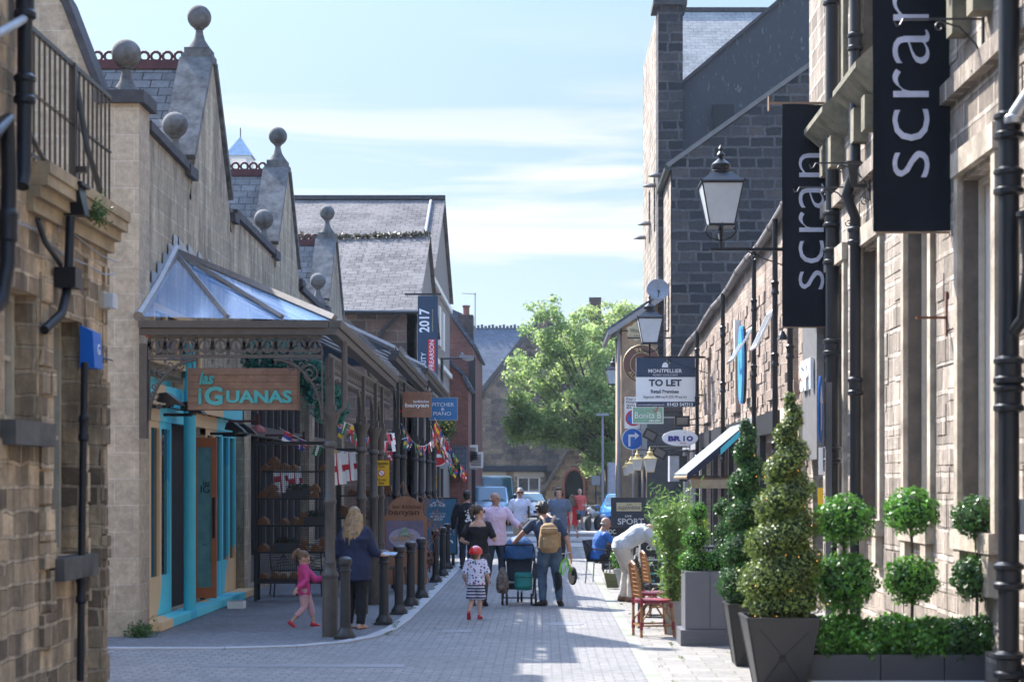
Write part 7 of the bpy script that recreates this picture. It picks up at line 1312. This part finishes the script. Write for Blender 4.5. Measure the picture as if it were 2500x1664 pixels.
# man far left in black with white print
t,J=person(-1.75,39.6,R(10),1.8,'dark haired man in black jacket with white printed back beside the blue poster board',SKIN,black_c,mat('dark_trousers',(.02,.022,.03)),shoeb,H_dk,dict(eL=(-.17,.0,.64),wL=(-.16,.07,.5),eR=(.16,.02,.63),wR=(.12,.12,.58)),True,'long',.47,.06,1.5,'short',1.1)
b=B(); rr=random.Random(12)
for i in range(26): a=rr.uniform(0,6.28); r=rr.uniform(0,.14); zz=1.22+r*math.sin(a)*1.3; xx=.05+r*math.cos(a)*.9; b.bx((xx,-.155-.01*rr.random()+abs(xx)*.25,zz),(rr.uniform(.03,.06),.01,rr.uniform(.03,.07)),rr.uniform(-.2,.2),rr.uniform(-1,1))
acc('back_print',b,M_wtxt,t,False)
# far couple in red
t,J=person(1.02,59.6,R(15),1.55,'woman in red top and red skirt walking away in the distance',SKIN,redc,None,None,H_lb,dict(kL=(-.05,.06,.285),aL=(-.05,.1,.045),kR=(.06,-.04,.27),aR=(.07,-.2,.14),fR=(.1,.5,-1)),False,'short',.52,.06,1.2,'long',skirt=redc,wr=.006)
b=B(); b.bx((.24,.03,.78),(.1,.25,.2)); acc('handbag',b,M_ink,t,False)
t,J=person(1.56,72.4,R(185),1.7,'man in coral T-shirt and blue shorts walking towards us in the distance',SKIN,coral,mat('denim_shorts',(.12,.2,.34),.85),shoeb,H_gy,dict(kR=(.06,.05,.285),aR=(.06,.08,.06)),True,'short',.46,.3,1.4,'short',1.05,wr=.006)
# seated man
t,J=person(1.17,34.0,R(-70),1.7,'bald man in blue T-shirt sitting in the black woven chair',SKINT,mat('royal_blue_cotton',(.02,.12,.42),.8,var=.2),mat('dark_trousers',(.02,.022,.03)),shoeb,H_gy,dict(hip=(0,-.06,.31),neck=(0,.0,.6),head=(0,.05,.69),kL=(-.07,.2,.3),aL=(-.07,.22,.045),kR=(.07,.2,.3),aR=(.07,.18,.045),eL=(-.15,.1,.46),wL=(-.08,.24,.45),eR=(.15,.1,.46),wR=(.08,.24,.45),face=(-.1,1,-.2)),True,'short',.5,.06,1.2,'bald',1.0)
b=B(); b.bx((0,.46,.8),(.3,.02,.2),0,0,.5); acc('newspaper',b,M_wtxt,t,False)
# bending man
x,y=feet(1537,1468)
t,J=person(x,y,R(-85),1.78,'man in pale shirt and beige trousers bending forward over a table',SKIN,mat('pale_grey_shirt',(.45,.48,.52),.8,var=.2,bump=.1),mat('pale_beige_trousers',(.5,.45,.39),.85,var=.12,bump=.1),mat('brown_boot',(.14,.07,.04),.6),H_gy,dict(hip=(0,-.08,.53),neck=(0,.17,.69),head=(0,.27,.715),face=(0,.75,-.6),kL=(-.05,-.02,.28),kR=(.05,.02,.28),aL=(-.055,-.06,.045),aR=(.055,.0,.045),eL=(-.13,.24,.55),wL=(-.1,.33,.45),eR=(.13,.24,.55),wR=(.1,.33,.45),hL=(0,.1,-.1),hR=(0,.1,-.1)),True,'threequarter',.5,.06,1.8,'short',1.08)
# ================= pushchair =================
x,y=feet(1268,1474); t=thing('pushchair',(0,0,0),'black pushchair with blue hood, teal basket and hanging bags','pushchair')
fr=B(); 
for s in(-1,1): fr.path([(s*.26,-.32,.1),(s*.26,-.1,.45),(s*.25,.15,.72)],.014,6); fr.path([(s*.22,.42,.1),(s*.25,.1,.55),(s*.24,-.25,.92),(s*.22,-.35,.98)],.014,6)
fr.path([(-.22,-.35,.98),(.22,-.35,.98)],.016,6); fr.path([(-.26,-.3,.12),(.26,-.3,.12)],.012,6); mk('frame',fr,M_blk,t,True)
def wheel(par,c,r,w,ax=(1,0,0),m=None,rim=None):
    b=B(); a=Vector(ax).normalized(); M=Vector((0,0,1)).rotation_difference(a).to_matrix(); b.lathe([(r*.62,-w),(r*.95,-w),(r,-w*.5),(r,w*.5),(r*.95,w),(r*.62,w)],c,22,M); o=mk('wheel',b,m or mat('rubber',(.02,.02,.02),.8),par,True); b=B(); b.lathe([(r*.6,-w*.6),(r*.62,w*.6)],c,16,M); mk('rim',b,rim or M_mid,o); return o
for c in((-.27,-.34,.1),(-.2,-.34,.1),(.27,-.34,.1),(.2,-.34,.1),(-.03,.45,.09),(.03,.45,.09)): wheel(t,c,.095,.017)
b=B(); tloft(b,[(0,-.2,.38),(0,-.18,.5),(0,-.16,.75),(0,-.14,.82)],[(.17,.06),(.2,.08),(.22,.07),(.2,.04)]); mk('seat',fuse(b,.014,3),mat('navy_seat_fabric',(.02,.03,.05),.8),t,True,ang=180)
b=B(); n=12
for i in range(n):
    a0=math.pi*(.0+.62*i/n); a1=math.pi*(.62*(i+1)/n)
    for j in range(12):
        q0=math.pi*j/12; q1=math.pi*(j+1)/12; W=lambda a,q:(math.cos(q)*.27,-.2+.34*math.sin(q)*(-math.cos(a))*.8+.1,.76+.34*math.sin(q)*math.sin(a)**.8 if a>0 else .76)
        b.quad(W(a0,q0),W(a0,q1),W(a1,q1),W(a1,q0))
mk('hood',b,mat('royal_blue_fabric',(.015,.09,.24),.7,var=.3,bump=.1),t,True,ang=80)
b=B(); b.ball((0,.02,.82),(.27,.28,.3),18,12); b.v=[v if v.z>.7 else Vector((v.x,v.y,.7)) for v in b.v]; mk('hood_panel',b,MC['royal_blue_fabric'],t,True,ang=60)
b=B(); tloft(b,[(.07,-.28,.24),(.07,-.28,.3),(.07,-.27,.5),(.07,-.26,.53)],[(.12,.05),(.15,.08),(.15,.07),(.13,.03)]); bk=mk('basket_bag',fuse(b,.012,3),mat('teal_nylon',(.01,.22,.2),.6,var=.2),t,True,ang=180); b=B(); b.path([(-.08,-.35,.45),(.07,-.36,.455),(.21,-.35,.45)],.004,4); mk('zip',b,M_ink,bk)
b=B(); tloft(b,[(-.27,-.3,.2),(-.27,-.32,.28),(-.27,-.32,.45),(-.27,-.28,.62)],[(.08,.04),(.11,.07),(.1,.06),(.03,.02)]); m=mat('floral_cotton',(.25,.2,.15),.8,c2=(.03,.02,.03),sc=24,bump=.1); mk('floral_bag',fuse(b,.012,3),m,t,True,ang=180)
b=B(); b.bx((.32,-.25,.55),(.22,.07,.24),0,.1); b.path([(.24,-.25,.66),(.25,-.27,.85),(.32,-.25,.67)],.008,5); mk('grey_bag',b,mat('grey_felt',(.08,.08,.085),.9),t)
b=B(); b.bx((0,.0,.3),(.42,.5,.1)); mk('under_tray',b,black_c,t); t.location=(x,y+.1,0); t.rotation_euler[2]=R(0)
# balance bike held by man
t=thing('balance_bike',(0,0,0),'small lime green balance bike carried by the man with the backpack','bicycle'); gm2=mat('lime_green_paint',(.2,.55,.03),.35,var=.05); 
for c,r in(((-.12,0,.13),.15),((.12,.22,.2),.15)): wheel(t,c,r,.022,(.9,.35,0),None,gm2)
b=B(); b.path([(-.12,0,.13),(-.06,.06,.42),(.02,.12,.5),(.12,.22,.2)],.018,6); b.path([(-.12,0,.13),(.0,.1,.3),(.05,.16,.45)],.014,6); mk('frame',b,gm2,t,True); b=B(); b.path([(.02,.12,.5),(.05,.1,.58)],.012); b.path([(-.06,.06,.56),(.14,.1,.58)],.012); mk('handlebar',b,M_mid,t,True)
q=PY(1377,1440,27.6); t.location=(q.x+.02,27.6,.28)
# ================= vehicles =================
def vehicle(x,y,rz,W,Hh,Ln,m,label,kind='van',z=0):
    t=thing('parked_'+kind,(0,0,0),label,kind); b=B(); w=W/2
    # sections from nose (y=0) to tail: y,zbottom,zbelt,ztop,half width belt, half width top
    if kind=='van': S_=[(0,.3,.62,.68,.8,.74),(.12,.25,.8,.92,.95,.86),(.75,.25,.98,1.04,1,.9),(.8,.25,1.0,1.06,1,.88),(1.55,.25,1.05,Hh-.04,1,.8),(2.0,.25,1.05,Hh,1,.82),(Ln-.3,.25,1.05,Hh,1,.82),(Ln,.3,1.0,Hh-.1,.96,.78)]
    else: S_=[(0,.25,.5,.56,.8,.74),(.12,.2,.62,.74,.95,.86),(.95,.2,.84,.92,1,.88),(1.05,.2,.86,.95,1,.85),(1.85,.2,.9,Hh-.03,1,.7),(2.4,.2,.92,Hh,1,.72),(Ln-.9,.2,.92,Hh-.06,1,.72),(Ln,.3,.85,.95,.9,.7)]
    n=0; 
    for y_,zb,zm,zt,wb,wt in S_: b.v+=[Vector(p) for p in((-w*wb*.94,y_,zb),(-w*wb,y_,(zb+zm)/2),(-w*wb*.99,y_,zm),(-w*wt,y_,zt-.05),(-w*wt*.8,y_,zt),(w*wt*.8,y_,zt),(w*wt,y_,zt-.05),(w*wb*.99,y_,zm),(w*wb,y_,(zb+zm)/2),(w*wb*.94,y_,zb))]
    K=10
    for i in range(len(S_)-1):
        for j in range(K): b.f.append((i*K+j,i*K+(j+1)%K,(i+1)*K+(j+1)%K,(i+1)*K+j))
    b.f.append(tuple(range(K))[::-1]); b.f.append(tuple((len(S_)-1)*K+j for j in range(K))); bd=mk('body',b,m,t,True,ang=28)
    a,c=S_[3],S_[4]; g=B(); e=.012
    P=lambda s,f:Vector((s*w*(a[5]*.93*(1-f)+c[5]*.93*f),(a[0]*(1-f)+c[0]*f)-e,(a[3]*(1-f)+c[3]*f)+e))
    g.quad(P(-1,.06),P(1,.06),P(1,.93),P(-1,.93)); mk('windscreen',g,mat('tinted_windscreen',(.06,.13,.17),.08,var=.2,sc=1,bump=0,spec=1),t)
    g=B()
    for s in(-1,1):
        d=S_[5]; zz=d[2]+.05
        g.prism([(s*(w*.985),1.45,zz),(s*(w*.985),Ln-1,zz),(s*(w*d[5]+.03),Ln-1.15,Hh-.12),(s*(w*d[5]+.03),1.85,Hh-.12)],(s*.012,0,0))
    mk('side_window',g,M_glass,t)
    for s in(-1,1):
        g=B(); g.ball((s*w*.78,.08,S_[1][2]-.08),(.16,.07,.1),10,8); mk('headlight',g,mat('headlight_glass',(.6,.62,.65),.1,bump=0),t,True)
        g=B(); g.bx((s*(w+.1),1.05,S_[3][2]+.1),(.18,.1,.15)); mk('mirror',g,m if kind=='car' else M_ink,t)
        for yy in(.75,Ln-.8): wheel(t,(s*(w-.1),yy,.31),.31,.1)
    g=B(); g.box(-w*.5,w*.5,-.02,.1,.42,.56); g.box(-w*.75,w*.75,-.015,.1,.2,.3); mk('grille',g,M_ink,t); g=B(); g.box(-.26,.26,-.035,-.02,.32,.42); mk('number_plate',g,M_wtxt,t)
    g=B(); 
    for s in(-.4,.3): g.path([P(s,.08)+Vector((0,-.02,.01)),P(s+.5,.16)+Vector((0,-.02,.01))],.012,5)
    mk('wiper',g,M_ink,t); t.location=(x,y,z); t.rotation_euler[2]=rz; return t
bluegrey=mat('blue_grey_car_paint',(.32,.46,.58),.25,.3,var=.05,coat=.6,bump=0)
vehicle(-2.42,78,R(2),1.98,1.8,4.6,bluegrey,'nearer blue grey van parked facing us at the end of the street'); vehicle(-2.35,88,R(2),2.0,2.3,5,bluegrey,'taller blue grey van parked behind the nearer one')
vehicle(-.35,86,R(10),1.75,1.45,4.1,mat('white_car_paint',(.75,.75,.75),.25,coat=.6,var=.03,bump=0),'white car parked to the right of the vans','car')
vehicle(3.25,72,R(-4),1.8,1.5,4.2,mat('bright_blue_car_paint',(.02,.2,.45),.2,.2,var=.05,coat=.8,bump=0),'bright blue car partly hidden by the pub board','car')
t=thing('motorcycle',(0,0,0),'grey motorcycle parked facing us left of the blue car','motorcycle'); wheel(t,(0,0,.3),.3,.06); wheel(t,(0,1.35,.3),.3,.07); b=B(); b.path([(0,0,.3),(0,.25,.75),(0,.35,1.0)],.03); b.path([(-.36,.4,1.05),(0,.3,1.0),(.36,.4,1.05)],.018); mk('fork',b,M_mid,t,True); b=B(); tloft(b,[(0,.2,.6),(0,.5,.68),(0,.9,.66),(0,1.4,.72)],[(.1,.12),(.17,.2),(.15,.12),(.1,.06)]); mk('fairing',b,mat('silver_grey_paint',(.22,.22,.22),.3,.4),t,True); b=B(); b.ball((0,.18,.85),(.12,.08,.1)); mk('headlight',b,MC['headlight_glass'],t,True); q=PG(1434,1293); t.location=(q.x,70,0); t.rotation_euler[2]=R(-18)

# ================= air =================
m=bpy.data.materials.new('haze_air'); m.use_nodes=True; nt=m.node_tree; nt.nodes.clear(); o_=nt.nodes.new('ShaderNodeOutputMaterial'); v_=nt.nodes.new('ShaderNodeVolumePrincipled'); v_.inputs['Density'].default_value=.00025; v_.inputs['Color'].default_value=(.75,.86,1,1); v_.inputs['Anisotropy'].default_value=.2; nt.links.new(v_.outputs[0],o_.inputs['Volume'])
b=B(); b.box(-60,60,-10,140,-1.03,24); mk('haze',b,m,kind='stuff')

rr=random.Random(31); ps=[]
for i in range(70):
    x=1.3+.28*rr.randint(0,9)+rr.gauss(0,.012); y=rr.uniform(16.5,31); ln=rr.uniform(.05,.5)
    for j in range(int(ln*90)): ps.append((x+rr.gauss(0,.012),y+ln*rr.random(),.006+abs(rr.gauss(0,.008))))
for i in range(40):
    x=-2-.05*rr.random(); y=rr.uniform(22,40)
    for j in range(14): ps.append((x+rr.gauss(0,.015),y+rr.gauss(0,.06),.025+abs(rr.gauss(0,.006))))
leaves('joint_moss',ps,.011,leafmat('joint_moss_green',(.06,.11,.02),(.2,.28,.06)),None,None,kind='stuff')
ps=[(rr.uniform(-4,4),rr.uniform(17,40),.006) for i in range(170)]
leaves('leaf_litter',ps,.014,leafmat('dry_litter',(.12,.07,.03),(.5,.45,.38)),None,np.tile((0,0,1.),(170,1)),jit=.2,kind='stuff')
b=B(); b.lathe([(.28,0),(.28,.003)],(.3,24.2,.001),24); t=mk('manhole_cover',b,mat('cast_iron_grate',(.2,.2,.2)),label='round iron manhole cover in the paving ahead of the boy in the helmet',cat='manhole cover')
